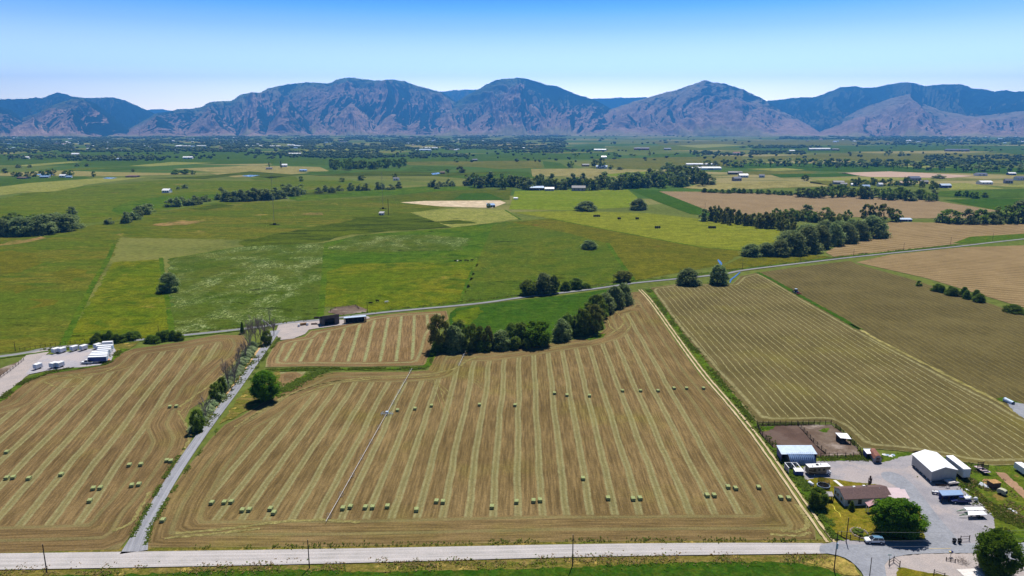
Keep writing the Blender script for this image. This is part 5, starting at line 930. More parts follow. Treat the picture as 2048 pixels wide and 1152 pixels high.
for i, (x, y, w_, h, r_, fl_) in enumerate([(1405, 331, 62, 4, W_ROOF, True), (1412, 340, 62, 6, W_ROOF, True)]): FB(x, y, w_, h, r_, W_WHITE, ['long white greenhouse roof behind the brook wood', 'broad white greenhouse in front of the other'][i], 'greenhouse', 'greenhouse', .5, flat=True, rz=0)
FB(1488, 355, 17, 7, W_ROOF, W_WHITE, 'white-roofed shed below the greenhouse trees', 'shed', 'shed', parts=True); FB(1476, 362, 16, 8, DB_ROOF, GREYW, 'dark blue-roofed house above the tan field', parts=True); FB(1466, 349, 18, 6, G_ROOF, WOOD, 'dark house in the trees beside the greenhouses'); FB(1480, 348, 12, 5, G_ROOF, GREYW, 'smaller dark house beside the greenhouses'); FB(1524, 355, 10, 6, DB_ROOF, W_SILV, 'blue house at the end of the hedge', 'house')
FB(1812, 443, 24, 6, W_SILV, W_BLUW, 'low blue open shed beside the central brook trees', 'shed', 'shed', .35, flat=True, rz=0, parts=True)
for i, (x, y, w_, h, r_, wl, lb) in enumerate([(1678, 369, 20, 7, G_ROOF, GREYW, 'long grey-roofed house behind the house belt'), (1688, 371, 12, 5, G_ROOF, W_WALL, 'small grey house beside the long grey-roofed one'), (1709, 372, 12, 5, W_ROOF, W_WHITE, 'pale-roofed cottage among garden trees'), (1733, 377, 14, 7, W_BLUE, W_WHITE, 'steep blue-roofed house in the house belt'), (1762, 373, 10, 7, W_ROOF, W_WHITE, 'white-gabled house in the house belt'), (1811, 371, 26, 8, T_ROOF, W_WALL, 'wide tan-roofed house in the house belt'), (1832, 362, 22, 9, DB_ROOF, GREYW, 'large dark blue-roofed house above the belt'), (1849, 368, 14, 7, G_ROOF, WOODB, 'brown house right of the dark blue roof'), (1893, 376, 20, 8, W_SILV, W_BLUW, 'blue-walled shed beside the pale field'), (1974, 369, 24, 7, W_ROOF, W_WHITE, 'long white-roofed barn at the right-hand farms'), (2018, 367, 14, 9, G_ROOF, GREYW, 'grey house among yellow bushes'), (2042, 361, 16, 8, DB_ROOF, W_WHITE, 'blue-roofed white house at the photo edge'), (1965, 352, 20, 6, DB_ROOF, W_WHITE, 'low house row above the right-hand farms'), (2025, 350, 14, 5, W_ROOF, W_BLUW, 'blue shed above the right-hand farms'), (1640, 301, 46, 5, W_ROOF, W_WALL, 'long white far dairy barn'), (1672, 301, 14, 4, G_ROOF, GREYW, 'grey sheds at the long white dairy barn'), (1915, 303, 44, 5, DB_ROOF, GREYW, 'long dark-roofed far barn'), (1283, 300, 30, 5, DB_ROOF, REDM, 'long dark far barn beyond the centre fields'), (1200, 302, 24, 4, W_ROOF, W_WALL, 'white far farm sheds beyond the centre trees'), (1335, 300, 14, 4, DB_ROOF, GREYW, 'lone dark far barn'), (1474, 309, 14, 5, REDR, W_WHITE, 'red-roofed far house by three poplars'), (1585, 304, 12, 4, W_ROOF, W_WHITE, 'small white far house below the tree line'), (52, 318, 10, 5, W_ROOF, W_WHITE, 'white house in the far western trees'), (150, 312, 14, 6, W_ROOF, W_WHITE, 'white barn in the far western trees'), (238, 321, 12, 5, W_SILV, W_WHITE, 'silver far shed below the tree line'), (375, 318, 18, 5, W_ROOF, W_WHITE, 'white-roofed far farm below the western tree line'), (590, 310, 26, 4, W_ROOF, W_SILV, 'long white far shed roof'), (850, 302, 24, 4, W_SILV, W_WHITE, 'long silver far shed near the town')]):
    FB(x, y, w_, h, r_, wl, lb, 'barn' if 'barn' in lb else 'shed' if 'shed' in lb else 'house', 'barn' if 'barn' in lb else 'shed' if 'shed' in lb else 'house', .7, parts=h > 6)
rt = random.Random(12); tb = []
for k in range(150):
    z_ = rt.random()
    if z_ < .42: x, y = rt.uniform(0, 560), rt.uniform(276, 302)
    elif z_ < .72: x, y = rt.uniform(560, 1130), rt.uniform(272, 302)
    elif z_ < .9: x, y = rt.uniform(1610, 1860), rt.uniform(279, 290)
    else: x, y = rt.uniform(1900, 2048), rt.uniform(272, 288)
    tb.append((x, y))
PALES = [W_ROOF, W_ROOF, W_SILV, G_ROOF, T_ROOF, W_BLUE]
for i, (x, y) in enumerate(tb):
    FB(x, y, rt.uniform(3, 7) * (2.2 if i % 7 == 0 else 1), 2.0, PALES[i % 6], W_WHITE if i % 3 else TAN, 'small pale building in the far town below the mountains', 'town_building', 'building', .8, 'buildings of the far town', flat=i % 2 == 0)
for i, (x, y, w_) in enumerate([(365, 293.5, 30), (402, 293, 18), (505, 293, 36), (545, 293.5, 30), (600, 293, 26), (585, 291.5, 22), (860, 297, 30)]): FB(x, y, w_, 2.2, W_ROOF, W_WHITE, f'long white warehouse, {ordn(i)} from the left along the far town edge', 'warehouse', 'warehouse', .6, 'far white warehouses', flat=True, rz=0)
# ---- the farmstead
# big pale shed on posts
o = thing('pole_barn', 'large pale metal shed with a white gabled roof and open foot', 'barn', (1861, 966.5), (1911, 963)); W_ = dist((1861, 966.5), (1911, 963)); bk = loc(o, (1822.5, 931)); L_ = bk.y; sh = bk.x / L_
SHR = Matrix(((1, sh, 0, 0), (0, 1, 0, 0), (0, 0, 1, 0), (0, 0, 0, 1)))
def sheared(mb, M): mb.v = [tuple(M @ Vector(v)) for v in mb.v]; return mb
ze, zr = 3.9, 5.1
gable_w = sheared(gable_walls(0, W_, 0, L_, .75, ze, zr, 'y'), SHR); gable_w.build('wall', W_WALL, o); sheared(gable_roof(0, W_, 0, L_, ze, zr, .25, .1, 'y'), SHR).build('roof', W_ROOF, o)
for k in range(6):
    for x in (0.15, W_ - .15): b = MB(); b.box(x - .12, k * (L_ - .3) / 5 + .05, -.1, x + .12, k * (L_ - .3) / 5 + .3, .76); sheared(b, SHR).build('post', W_WHITE, o)
for k in range(4): b = MB(); b.box(W_ * .5 - .02 + (k - 1.5) * 1.6, -.03, .78, W_ * .5 + .02 + (k - 1.5) * 1.6, -.004, ze - .1); b.build('panel_seam', W_GREY, o)
# white box trailer
o = thing('box_trailer', 'long white box trailer parked beside the large pale shed', 'trailer', (1924, 962), (1936.5, 961.5)); bk = loc(o, (1889, 934)); L2 = bk.y; SH2 = Matrix(((1, bk.x / L2, 0, 0), (0, 1, 0, 0), (0, 0, 1, 0), (0, 0, 0, 1))); w2 = 2.35
b = MB(); b.box(0, 0, 1.15, w2, L2, 3.9); sheared(b, SH2).build('body', W_WHITE, o); b = MB(); slab(b, [(-.04, -.04, 3.96), (w2 + .04, -.04, 3.96), (w2 + .04, L2 + .04, 3.96), (-.04, L2 + .04, 3.96)], .055); sheared(b, SH2).build('roof', W_ROOF, o)
b = MB(); b.box(.1, .2, .9, .25, L2 - .2, 1.14); b.box(w2 - .25, .2, .9, w2 - .1, L2 - .2, 1.14); sheared(b, SH2).build('chassis', DWOOD, o); b = MB(); b.box(.12, -.035, 1.3, w2 / 2 - .03, -.005, 3.8); b.box(w2 / 2 + .03, -.035, 1.3, w2 - .12, -.005, 3.8); b.build('door', W_WHITE, o)
for yy in (1.2, 2.3):
    for xx in (.25, w2 - .25): b = MB(); b.tube((xx - .2, yy, .48), (xx + .2, yy, .48), .48, .48, 12); sheared(b, SH2).build('wheel', BLACK, o)
for xx in (.4, w2 - .4): b = MB(); b.box(xx - .08, L2 - 3, 0, xx + .08, L2 - 2.8, 1.0); sheared(b, SH2).build('landing_leg', DWOOD, o)
b = MB(); b.box(-.02, 5, 1.9, -.006, 8.2, 2.9); sheared(b, SH2).build('faded_panel', W_SILV, o)
# silver-blue long shed (mono-pitch)
def lean(name, label, cat, corners, roofm, wallm=None, posts=(), t=.12, back=True, sides=True, group=None, front=False):
    cw = [P(*c) for c in corners]; c0 = sum(cw, Vector()) / 4; c0.z = 0; o = empty(name, c0); q = [c - c0 for c in cw]        # order: front-left, front-right, back-right, back-left
    b = MB(); slab(b, q, t); b.build('roof', roofm, o)
    def wl(a, c, nm='wall', m_=wallm):
        d = (Vector((c.x, c.y, 0)) - Vector((a.x, a.y, 0))).normalized(); n_ = Vector((-d.y, d.x, 0)) * .06; mb = MB(); i_ = .25; a2 = a + d * i_; c2 = c - d * i_; za, zc = a.z - t - .01, c.z - t - .01
        V = [Vector((a2.x, a2.y, -.05)), Vector((c2.x, c2.y, -.05)), Vector((c2.x, c2.y, zc)), Vector((a2.x, a2.y, za))]; mb.add([v - n_ for v in V] + [v + n_ for v in V], [(0, 1, 2, 3), (7, 6, 5, 4), (0, 4, 5, 1), (1, 5, 6, 2), (2, 6, 7, 3), (3, 7, 4, 0)]); mb.build(nm, m_, o)
    ins = lambda a: Vector((a.x * .96, a.y * .94, a.z))
    if wallm is not None:
        if back: wl(ins(q[3]), ins(q[2]))
        if sides: wl(ins(q[0]), ins(q[3])); wl(ins(q[1]), ins(q[2]))
        if front: wl(ins(q[0]), ins(q[1]))
    for k in posts:
        a = ins(q[0]).lerp(ins(q[1]), k); mb = MB(); mb.box(a.x - .1, a.y - .1, -.1, a.x + .1, a.y + .1, a.z - t); mb.build('post', DWOOD, o)
        if not back: a = ins(q[3]).lerp(ins(q[2]), k); mb = MB(); mb.box(a.x - .1, a.y - .1, -.1, a.x + .1, a.y + .1, a.z - t); mb.build('post', DWOOD, o)
    return tag(o, label, cat, group), q
lean('machine_shed', 'long open shed with a silver-blue sheet roof at the corral', 'shed', [(1563, 908.5, 2.9), (1634.8, 908, 2.9), (1623.4, 890.3, 3.6), (1552.8, 890.3, 3.6)], W_SILV, W_BLUW, (0, .25, .5, .75, 1))
b = MB()
# arched corrugated hut
o = thing('arched_hut', 'arched hut of ribbed blue-grey corrugated steel', 'hut', (1580, 931.5), (1630, 930)); Lh = dist((1577, 931.5), (1628, 930)); Rr, n = 2.9, 150; b = MB(); vs = []; ka = 18
for i in range(n + 1):
    x = Lh * i / n; rr = Rr + .17 * math.cos(2 * math.pi * i / n * 13)
    for j in range(ka + 1): a = math.pi * j / ka; vs.append((x, Rr + rr * math.cos(a) * -1, rr * math.sin(a)))
b.add(vs, [(i * (ka + 1) + j, (i + 1) * (ka + 1) + j, (i + 1) * (ka + 1) + j + 1, i * (ka + 1) + j + 1) for i in range(n) for j in range(ka)]); b.build('arched_roof', metal('ribbed_steel', (.16, .25, .42), .7, .12), o, True)
for x in (.15, Lh - .15): b = MB(); pf = [(Rr - (Rr - .12) * math.cos(math.pi * j / ka), (Rr - .12) * math.sin(math.pi * j / ka)) for j in range(ka + 1)]; b.add([(x, y, z) for y, z in pf], [tuple(range(ka + 1))]); b.add([(x + .05, y, z) for y, z in pf], [tuple(range(ka, -1, -1))]); b.build('end_wall', WGREY, o)
# open-topped metal pens / bins
o = thing('livestock_crate', 'white-framed metal crate with a silver box in front', 'crate', (1590, 953.5), (1606.5, 953.5)); wq = dist((1590, 953.5), (1606.5, 953.5)); b = MB()
b.prism([(0, .0), (wq, .0), (wq, 1.75), (0, 1.75)], 0, 1.7); b.build('box', W_BLUW, o); b = MB(); slab(b, [(-.08, -.08, 1.82), (wq + .08, -.08, 1.82), (wq + .08, 1.9, 2.1), (-.08, 1.9, 2.1)], .07); b.build('lid', W_WHITE, o)
fr = MB()
for x in (-1.3, -1.3 + (wq + 1.3) * .55, wq - .1):
    fr.box(x - .1, 1.95, 1.9, x + .1, 5.6, 2.05); fr.box(x - .1, 1.95, 0, x + .1, 2.1, 1.9); fr.box(x - .1, 5.45, 0, x + .1, 5.6, 1.9)
fr.box(-1.2, 5.62, 1.9, wq, 5.75, 2.05); fr.build('frame', W_WHITE, o); b = MB(); b.box(-1.35, 2.0, .2, -1.28, 5.5, 1.7); b.box(-1.2, 5.5, .2, wq - .2, 5.6, 1.7); b.box(-1.2, 2.1, .12, wq - .2, 5.4, .2); b.build('panel', GREYW, o)
# motorhome
o = thing('motorhome', 'motorhome with a white roof and dark brown swooping side stripes', 'motorhome', (1617, 953), (1659, 951)); Lm = 7.3
b = MB(); b.box(0, 0, .75, Lm - 1.5, 2.4, 3.0); b.box(Lm - 1.5, 0, 2.0, Lm - .35, 2.4, 3.0); b.build('body', TAN, o); b = MB(); slab(b, [(-.05, -.05, 3.08), (Lm - .3, -.05, 3.08), (Lm - .3, 2.45, 3.08), (-.05, 2.45, 3.08)], .075); b.build('roof', W_WHITE, o)
b = MB(); b.prism([(Lm - 1.49, .45), (Lm + .05, .45), (Lm + .1, 1.15), (Lm - .45, 1.35), (Lm - .85, 1.98), (Lm - 1.49, 1.98)], .1, 2.3); b.build('cab', W_WHITE, o); b = MB(); b.prism([(Lm - .42, 1.37), (Lm - .40, 1.39), (Lm - .80, 1.99), (Lm - .82, 1.97)], .25, 2.15); b.build('windshield', GLASS, o)
b = MB(); b.add([(0, -.006, .9), (2.2, -.006, .75), (5.6, -.006, .8), (5.6, -.006, 1.15), (3.0, -.006, 1.3), (1.0, -.006, 2.1), (0, -.006, 2.2)], [tuple(range(7))]); b.build('side_stripe', plain('brown_stripe', (.05, .032, .022), .5), o)
b = MB(); b.add([(0, -.008, 1.5), (2.6, -.008, 1.0), (5.7, -.008, .86), (5.7, -.008, .96), (2.7, -.008, 1.16), (0, -.008, 1.72)], [tuple(range(6))]); b.build('pale_stripe', plain('pale_stripe', (.5, .4, .28), .5), o)
for x0, x1 in ((1.4, 2.3), (3.0, 3.7), (4.5, 5.3)): b = MB(); b.box(x0, -.02, 1.75, x1, -.004, 2.45); b.build('window', GLASS, o)
b = MB(); b.box(.2, -.16, 2.85, 4.4, -.01, 2.99); b.build('awning', plain('awning_roll', (.06, .03, .03), .7), o)
for x0, y0, q in ((2.9, 1.0, .75), (1.2, .5, .35), (4.4, 1.5, .35)): b = MB(); b.box(x0, y0, 3.084, x0 + q, y0 + q * .9, 3.3); b.build('roof_vent', DARK if q > .5 else W_GREY, o)
for x in (1.9, Lm - .75):
    for y in (.12, 2.25): wheel(o, x, y, .4, .26)
# fuel tank, trampoline, path, patio
o = thing('propane_tank', 'white rounded fuel tank lying beside the trampoline', 'tank', (1617, 968), (1625, 974)); Lp = 2.2; b = MB(); b.tube((.3, 0, .75), (Lp - .3, 0, .75), .5, .5, 14); b.ball((.3, 0, .75), .35, .5, .5); b.ball((Lp - .3, 0, .75), .35, .5, .5); b.build('tank', W_WHITE, o, True)
for x in (.5, Lp - .5): b = MB(); b.box(x - .1, -.3, 0, x + .1, .3, .3); b.build('leg', W_GREY, o)
o = thing('trampoline', 'round black trampoline with a dark safety net behind the house', 'trampoline', (1646.5, 975)); b = MB(); b.tube((0, 0, .78), (0, 0, .82), 1.65, 1.65, 28); b.build('mat', BLACK, o); b = MB(); b.ring((0, 0, .8), (0, 0, 1), 1.78, .11, 28, 6); b.build('frame', W_SILV, o)
nt = Mat('dark_net', .9).col((.03, .035, .03)); tr_ = nt.nd('ShaderNodeBsdfTransparent'); mxn = nt.nd('ShaderNodeMixShader'); mxn.inputs[0].default_value = .5; nt.t.links.new(nt.b.outputs[0], mxn.inputs[1]); nt.t.links.new(tr_.outputs[0], mxn.inputs[2]); nt.t.links.new(mxn.outputs[0], nt.t.nodes['Material Output'].inputs[0])
b = MB(); nn = 28; b.add([(1.7 * math.cos(2 * math.pi * i / nn), 1.7 * math.sin(2 * math.pi * i / nn), z) for z in (.85, 2.5) for i in range(nn)], [(i, (i + 1) % nn, nn + (i + 1) % nn, nn + i) for i in range(nn)]); b.build('net', nt.m, o)
for k in range(6): a = k * math.pi / 3; b = MB(); b.tube((1.8 * math.cos(a), 1.8 * math.sin(a), 0), (1.8 * math.cos(a), 1.8 * math.sin(a), 2.55), .03, .03, 6); b.build('pole', W_GREY, o)
strip('path', 'pale concrete path to the back door', [(1668.5, 962), (1690, 979)], 1.0, CONC, .33, sub=0)
lean('patio_cover', 'flat pale patio roof at the end of the house', 'patio cover', [(1649, 992, 2.1), (1667.5, 992.5, 2.1), (1664, 983.2, 2.2), (1643.5, 982.8, 2.2)], GREYW, None, (0, .5, 1), .2, back=False)
# the house
o = thing('farmhouse', 'low farmhouse with a brown shingle roof and pinkish porch roof', 'house', (1688.5, 1014.5), (1780, 1010)); Wh = dist((1688.5, 1014.5), (1780, 1010)); bk = loc(o, (1667, 990.5)); Lh2 = bk.y; SH3 = Matrix(((1, bk.x / Lh2, 0, 0), (0, 1, 0, 0), (0, 0, 1, 0), (0, 0, 0, 1)))
wl_ = sheared(gable_walls(0, Wh, 0, Lh2, 0, 2.6, 3.9, 'x'), SH3).build('wall', plain('pale_blue_siding', (.50, .53, .56), .7, .06), o); rf = sheared(gable_roof(0, Wh, 0, Lh2, 2.6, 3.9, .35, .14, 'x'), SH3).build('roof', SHING, o)
for x, y in ((Wh * .62, Lh2 * .62), (Wh * .3, Lh2 * .55), (Wh * .85, Lh2 * .42)): b = MB(); b.tube((x, y, 3.3), (x, y, 4.5 if x == Wh * .62 else 3.95), .13 if x == Wh * .62 else .09, None, 8); sheared(b, SH3).build('vent_pipe' if x != Wh * .62 else 'chimney', W_GREY, rf)
for x, y in ((Wh * .33, Lh2 * .66), (Wh * .56, Lh2 * .7)): b = MB(); b.box(x, y, 3.25, x + .7, y + .55, 3.75); sheared(b, SH3).build('skylight', W_WHITE, rf)
for x0, x1, z0, z1 in ((.9, 1.9, 1.0, 2.1), (Wh * .29, Wh * .37, .75, 2.15), (Wh * .66, Wh * .76, .9, 2.1), (Wh * .84, Wh * .92, .9, 2.1)): b = MB(); b.box(x0, -.03, z0, x1, -.004, z1); wn_ = b.build('window', GLASS, o); b = MB(); b.box(x0 - .08, -.05, z0 - .1, x1 + .08, -.006, z0 - .01); b.build('sill', W_WHITE, wn_)
for t_ in (.3, .62, .85):
    b = MB(); yy = Lh2 * t_; b.box(-.03, yy - .45, 1.0, -.004, yy + .45, 2.0); sheared(b, SH3).build('window', GLASS, o)
b = MB(); b.box(Wh * .52, -.05, 0, Wh * .52 + .95, -.004, 2.05); b.build('door', W_WHITE, o)
pq = [loc(o, (1730, 1004.5, 2.75)), loc(o, (1737.5, 1013.5, 2.3)), loc(o, (1757.5, 1003, 2.75)), loc(o, (1747.5, 997.5, 3.35))]; b = MB(); slab(b, [pq[0], pq[1], pq[2], pq[3]], .12); b.build('porch_roof', W_PORCH, o)
for q_ in (pq[1], pq[0].lerp(pq[1], .5)): b = MB(); b.box(q_.x - .02, q_.y + .1, -.1, q_.x + .1, q_.y + .22, q_.z - .12); b.build('porch_post', W_WHITE, o)
b = MB(); slab(b, [loc(o, (1698, 980, 2.5)), loc(o, (1735, 979.8, 2.5)), loc(o, (1724, 972.8, 2.35)), loc(o, (1690.7, 972.8, 2.35))], .12); b.build('back_porch_roof', PINKR, o)
gq = [loc(o, (1782, 998, 2.75)), loc(o, (1820, 997, 2.75)), loc(o, (1809.5, 978.4, 3.1)), loc(o, (1767, 979, 3.1))]; b = MB(); slab(b, gq, .14); gr_ = b.build('garage_roof', PINKR, o)
b = MB(); q0, q1, q2, q3 = [Vector((g_.x * .99 + sum(k.x for k in gq) / 4 * .01, g_.y, 0)) for g_ in gq]; b.add([q0 + Vector((.2, .3, 0)), q1 + Vector((-.2, .3, 0)), q2 + Vector((-.2, -.3, 0)), q3 + Vector((.2, -.3, 0))] + [q0 + Vector((.2, .3, 2.6)), q1 + Vector((-.2, .3, 2.6)), q2 + Vector((-.2, -.3, 2.9)), q3 + Vector((.2, -.3, 2.9))], [(0, 1, 5, 4), (1, 2, 6, 5), (2, 3, 7, 6), (3, 0, 4, 7), (3, 2, 1, 0), (4, 5, 6, 7)]); b.build('garage_wall', plain('white_siding', (.72, .71, .7), .6, .05), o)
lean('porch_canopy', 'small pale canopy behind the garage', 'canopy', [(1770, 979.5, 2.6), (1801, 979, 2.6), (1799, 975.5, 2.6), (1760, 975, 2.6)], PINKR, None, (0, 1), .1, back=False)
# stone ring, hose
r = random.Random(5); c0 = P(1718.5, 1068); o = empty('flower_bed', c0); b = MB()
for k in range(26): a = 2 * math.pi * k / 26; q = r.uniform(.16, .28); b.ball((2.0 * math.cos(a) + r.uniform(-.1, .1), 2.6 * math.sin(a), .33), q * 1.3, q * 1.1, q, 7, 5)
b.build('stone_edge', STONE, o); V, Fc, T, _c = crown_data(8, 'dome', 16, 900, .05); me = finish('bed_plants', [(v[0] * 3.4, v[1] * 4.4, v[2] * .8 + .28) for v in V], Fc, T, [L_GRASS]); link('plants', me, o); tag(o, 'oval flower bed ringed with pale stones on the lawn', 'flower bed')
a, e = P(1663, 1012), P(1683, 1036); b = MB(); pr = Vector((0, 0, .36))
for k in range(1, 11): q = (e - a) * k / 10 + Vector((.25 * math.sin(k * 1.1), 0, .36)); b.tube(pr, q, .07, .07, 6); pr = q
o = b.build('garden_hose', YEL); o.location = a; tag(o, 'yellow hose stretched across the lawn', 'hose')
# cars
def car(label, a, b_, L=4.7, W=1.85, paint=None, pickup=False, name='parked_car', H=1.62, roofm=None):
    o = thing(name, label, 'pickup' if pickup else 'car', a, b_); o.location.z = .33; h = W / 2; bx = MB(); paint = paint or W_WHITE
    # side profile; nose at x = L
    def loft(prof, tuck):
        secs = [(-h, .0), (-h * .97, 0), (h * .97, 0), (h, 0)]; n = len(prof); vs = []
        for yy, k in ((-h + .10, .02), (-h, 0), (h, 0), (h - .10, .02)): vs += [(x, yy if z < .7 else yy * (1 - tuck * (z - .7)), z) for x, z in prof]
        f = [tuple(range(n)), tuple(range(4 * n - 1, 3 * n - 1, -1))]
        for s in range(3): f += [(s * n + i, (s + 1) * n + i, (s + 1) * n + (i + 1) % n, s * n + (i + 1) % n) for i in range(n)]
        return vs, f
    if pickup: prof = [(.05, .45), (.05, 1.02), (1.9, 1.02), (3.75, 1.06), (L - .15, .98), (L, .8), (L, .42)]
    else: prof = [(.0, .45), (.02, .98), (1.0, 1.02), (3.3, 1.04), (L - .3, .95), (L, .72), (L, .38)]
    v, f = loft(prof, .05); bx.add(v, f); bx.build('body', paint, o)
    if pickup: lo, hi = [(1.95, 1.05), (3.95, 1.07)], [(2.2, H), (3.3, H)]
    else: lo, hi = [(.08, 1.0), (3.5, 1.03)], [(.45, H), (2.6, H)]
    c = MB(); vs = [];
    for (x, z), yk in ((lo[0], .93), (lo[1], .93), (hi[1], .74), (hi[0], .74)): vs += [(x, -h * yk, z), (x, h * yk, z)]
    c.add(vs, [(0, 2, 4, 6), (7, 5, 3, 1), (0, 1, 3, 2), (2, 3, 5, 4), (4, 5, 7, 6), (6, 7, 1, 0)]); c.build('cabin', GLASS, o)
    rf_ = MB(); slab(rf_, [(hi[0][0] - .12, -h * .75, H + .035), (hi[1][0] + .08, -h * .75, H + .035), (hi[1][0] + .08, h * .75, H + .035), (hi[0][0] - .12, h * .75, H + .035)], .05); rf_.build('roof', roofm or paint, o)
    for y in (-1, 1):
        for t in ((0, .5, 1) if not pickup else (.02, .98)):
            x0 = lo[0][0] + (lo[1][0] - lo[0][0]) * t; x1 = hi[0][0] + (hi[1][0] - hi[0][0]) * t; p_ = MB(); p_.tube((x0, y * h * .94, 1.0), (x1, y * h * .75, H), .045, .045, 5); p_.build('pillar', paint, o)
        if not pickup: p_ = MB(); p_.tube((hi[0][0], y * h * .6, H + .08), (hi[1][0], y * h * .6, H + .08), .03, .03, 5); p_.build('roof_rail', CHROME, o)
        p_ = MB(); p_.box(L - .18, y * h * .72 - .2, .68, L + .01, y * h * .72 + .2, .84); p_.build('headlight', CHROME, o)
        for x in (.85, L - .95): wheel(o, x, y * (h - .1), .35, .24)
        p_ = MB(); p_.box(lo[1][0] - .35, y * (h + .08) - .08, 1.02, lo[1][0] - .2, y * (h + .08) + .08, 1.18); p_.build('wing_mirror', paint, o)
    if pickup: d = MB(); d.box(.15, -h * .84, 1.025, 1.85, h * .84, 1.04); d.build('bed_floor', DARK, o)
    return o
car('white estate car with roof rails parked at the lawn edge', (1766, 1087.5), (1731, 1086.2), roofm=metal('blue_glass_roof', (.10, .22, .34), .12))
pk = car('dark blue pickup loaded with white boxes beside the blue shelter', (1939, 1006.5), (1900, 1006), 5.6, 1.95, BLUEP, True, 'pickup_truck', 1.85)
for x0, x1, y0 in ((.25, .95, -.6), (1.05, 1.75, -.5)): b = MB(); b.box(x0, y0, 1.05, x1, y0 + 1.15, 1.55); b.build('load_box', W_WHITE, pk)
car('silver-white pickup parked beside the row of trailers', (187, 728.5), (174.5, 728.5), 5.4, 1.95, W_WHITE, True, 'pickup_truck', 1.85)
# blue carport and yard clutter
lean('open_shelter', 'open shelter with a flat blue sheet roof in the yard', 'shelter', [(1885, 991, 2.5), (1927.5, 989.3, 2.5), (1921.5, 980, 2.9), (1876.5, 980.5, 2.9)], W_BLUE, W_BLUW, (0, .33, .66, 1), .22, sides=False)
def quad(label, a, b_):
    o = thing('quad_bike', label, 'quad bike', a, b_); o.location.z = .26; b = MB(); b.prism([(0, .5), (.5, .42), (1.5, .42), (1.8, .6), (1.75, .85), (1.2, .8), (.9, .95), (.2, .95), (0, .8)], -.3, .3); b.build('body', W_WHITE, o)
    for x in (.3, 1.5):
        for y in (-.45, .45): wheel(o, x, y, .3, .24)
    b = MB(); b.tube((1.25, -.4, 1.15), (1.25, .4, 1.15), .03, .03, 5); b.tube((1.35, 0, .8), (1.25, 0, 1.15), .03, .03, 5); b.build('handlebar', BLACK, o)
quad('white quad bike beside the blue shelter', (1877, 990.5), (1866, 989))
o = thing('satellite_dish', 'round white dish near the grass edge of the yard', 'dish', (1950.5, 1004)); b = MB(); b.tube((0, 0, 0), (0, 0, .9), .06, .06, 6); b.build('stand', W_GREY, o); b = MB(); b.ball((0, 0, 1.0), .62, .5, .6, 16, 10); b.build('dish', W_WHITE, o, True)
for (qs, lb, gm) in (([(1934, 1020.5, 1.35), (1971, 1019.5, 1.35), (1965, 1013.5, 1.35), (1927, 1014.5, 1.35)], 'long flat trailer decked with white panels, the farther of two', W_WHITE), ([(1936.5, 1030, 1.5), (1975, 1029, 1.5), (1966, 1021.5, 1.5), (1935.5, 1022, 1.5)], 'long flat trailer with white panels and green drawbar, the nearer of two', W_ROOF)):
    cw = [P(*c) for c in qs]; c0 = sum(cw, Vector()) / 4; c0.z = .24; o = empty('flat_trailer', c0); q = [c - c0 for c in cw]; b = MB(); slab(b, q, .12); b.build('deck', gm, o); mid = (q[0] + q[3]) / 2; dx = (mid - (q[1] + q[2]) / 2).normalized()
    b = MB(); dz = Vector((0, 0, -.35)); b.tube(q[0].lerp(q[3], .3) + dz * .7, mid + dx * 2.4 + dz * 2, .09, .09, 6); b.tube(q[0].lerp(q[3], .7) + dz * .7, mid + dx * 2.4 + dz * 2, .09, .09, 6); b.tube(mid + dz * .8, (q[1] + q[2]) / 2 + dz * .8, .12, .12, 6); b.build('drawbar', GREENM, o)
    for t in (.25, .4):
        for a_, c_ in ((0, 1), (3, 2)): p_ = q[c_].lerp(q[a_], t); b = MB(); sgn = .12 if a_ == 0 else -.12; b.tube((p_.x, p_.y + sgn - .1, .38), (p_.x, p_.y + sgn + .1, .38), .38, .38, 12); b.build('wheel', BLACK, o)
    tag(o, lb, 'trailer')
o = thing('flatbed_trailer', 'flatbed trailer with tall dark racks on the rough grass', 'trailer', (1953, 938), (1975, 951.5)); o.location.z = .22; Lf = dist((1953, 938), (1975, 951.5)); b = MB(); b.box(0, -1.1, .75, Lf, 1.1, .9); b.build('deck', PINKR, o)
for x in (Lf * .30, Lf * .72): b = MB(); b.box(x - .05, -1.1, .9, x + .05, -1.0, 3.0); b.box(x - .05, 1.0, .9, x + .05, 1.1, 3.0); [b.box(x - .04, -1.0, z, x + .04, 1.0, z + .28) for z in (1.1, 1.55, 2.0, 2.45)]; b.build('rack', DWOOD, o)
for x in (Lf * .4, Lf * .52):
    for y in (-1.0, 1.0): b = MB(); b.tube((x, y - .12, .38), (x, y + .12, .38), .38, .38, 12); b.build('wheel', BLACK, o)
b = MB(); b.tube((0, 0, .7), (-1.6, 0, .5), .08, .08, 6); b.build('drawbar', DWOOD, o)
o = thing('timber_crate', 'brown timber box with a flat tan top on the rough grass', 'crate', (1984.5, 980), (2000.5, 978.5)); o.location.z = .2; wq = dist((1984.5, 980), (2000.5, 978.5)); b = MB(); [b.box(0, 0, .1 + k * .3, wq, 2.2, .36 + k * .3) for k in range(6)]; b.build('planking', WOOD, o); b = MB(); b.box(-.1, -.1, 1.87, wq + .1, 2.3, 1.97); b.build('top', WOODB, o)
o = thing('small_camper', 'small pale rounded camper on the rough grass', 'camper', (1994, 986), (2007, 991)); o.location.z = .2; b = MB(); pr_ = [(.2, .35), (2.4, .35), (2.5, .9), (2.3, 1.45), (1.7, 1.65), (.6, 1.65), (.1, 1.3), (0, .8)]; b.prism(pr_, -.7, .7); b.build('body', plain('pale_canvas', (.42, .42, .32), .8), o); b = MB(); b.box(2.46, -.45, .7, 2.5, .45, 1.25); b.build('window', DARK, o)
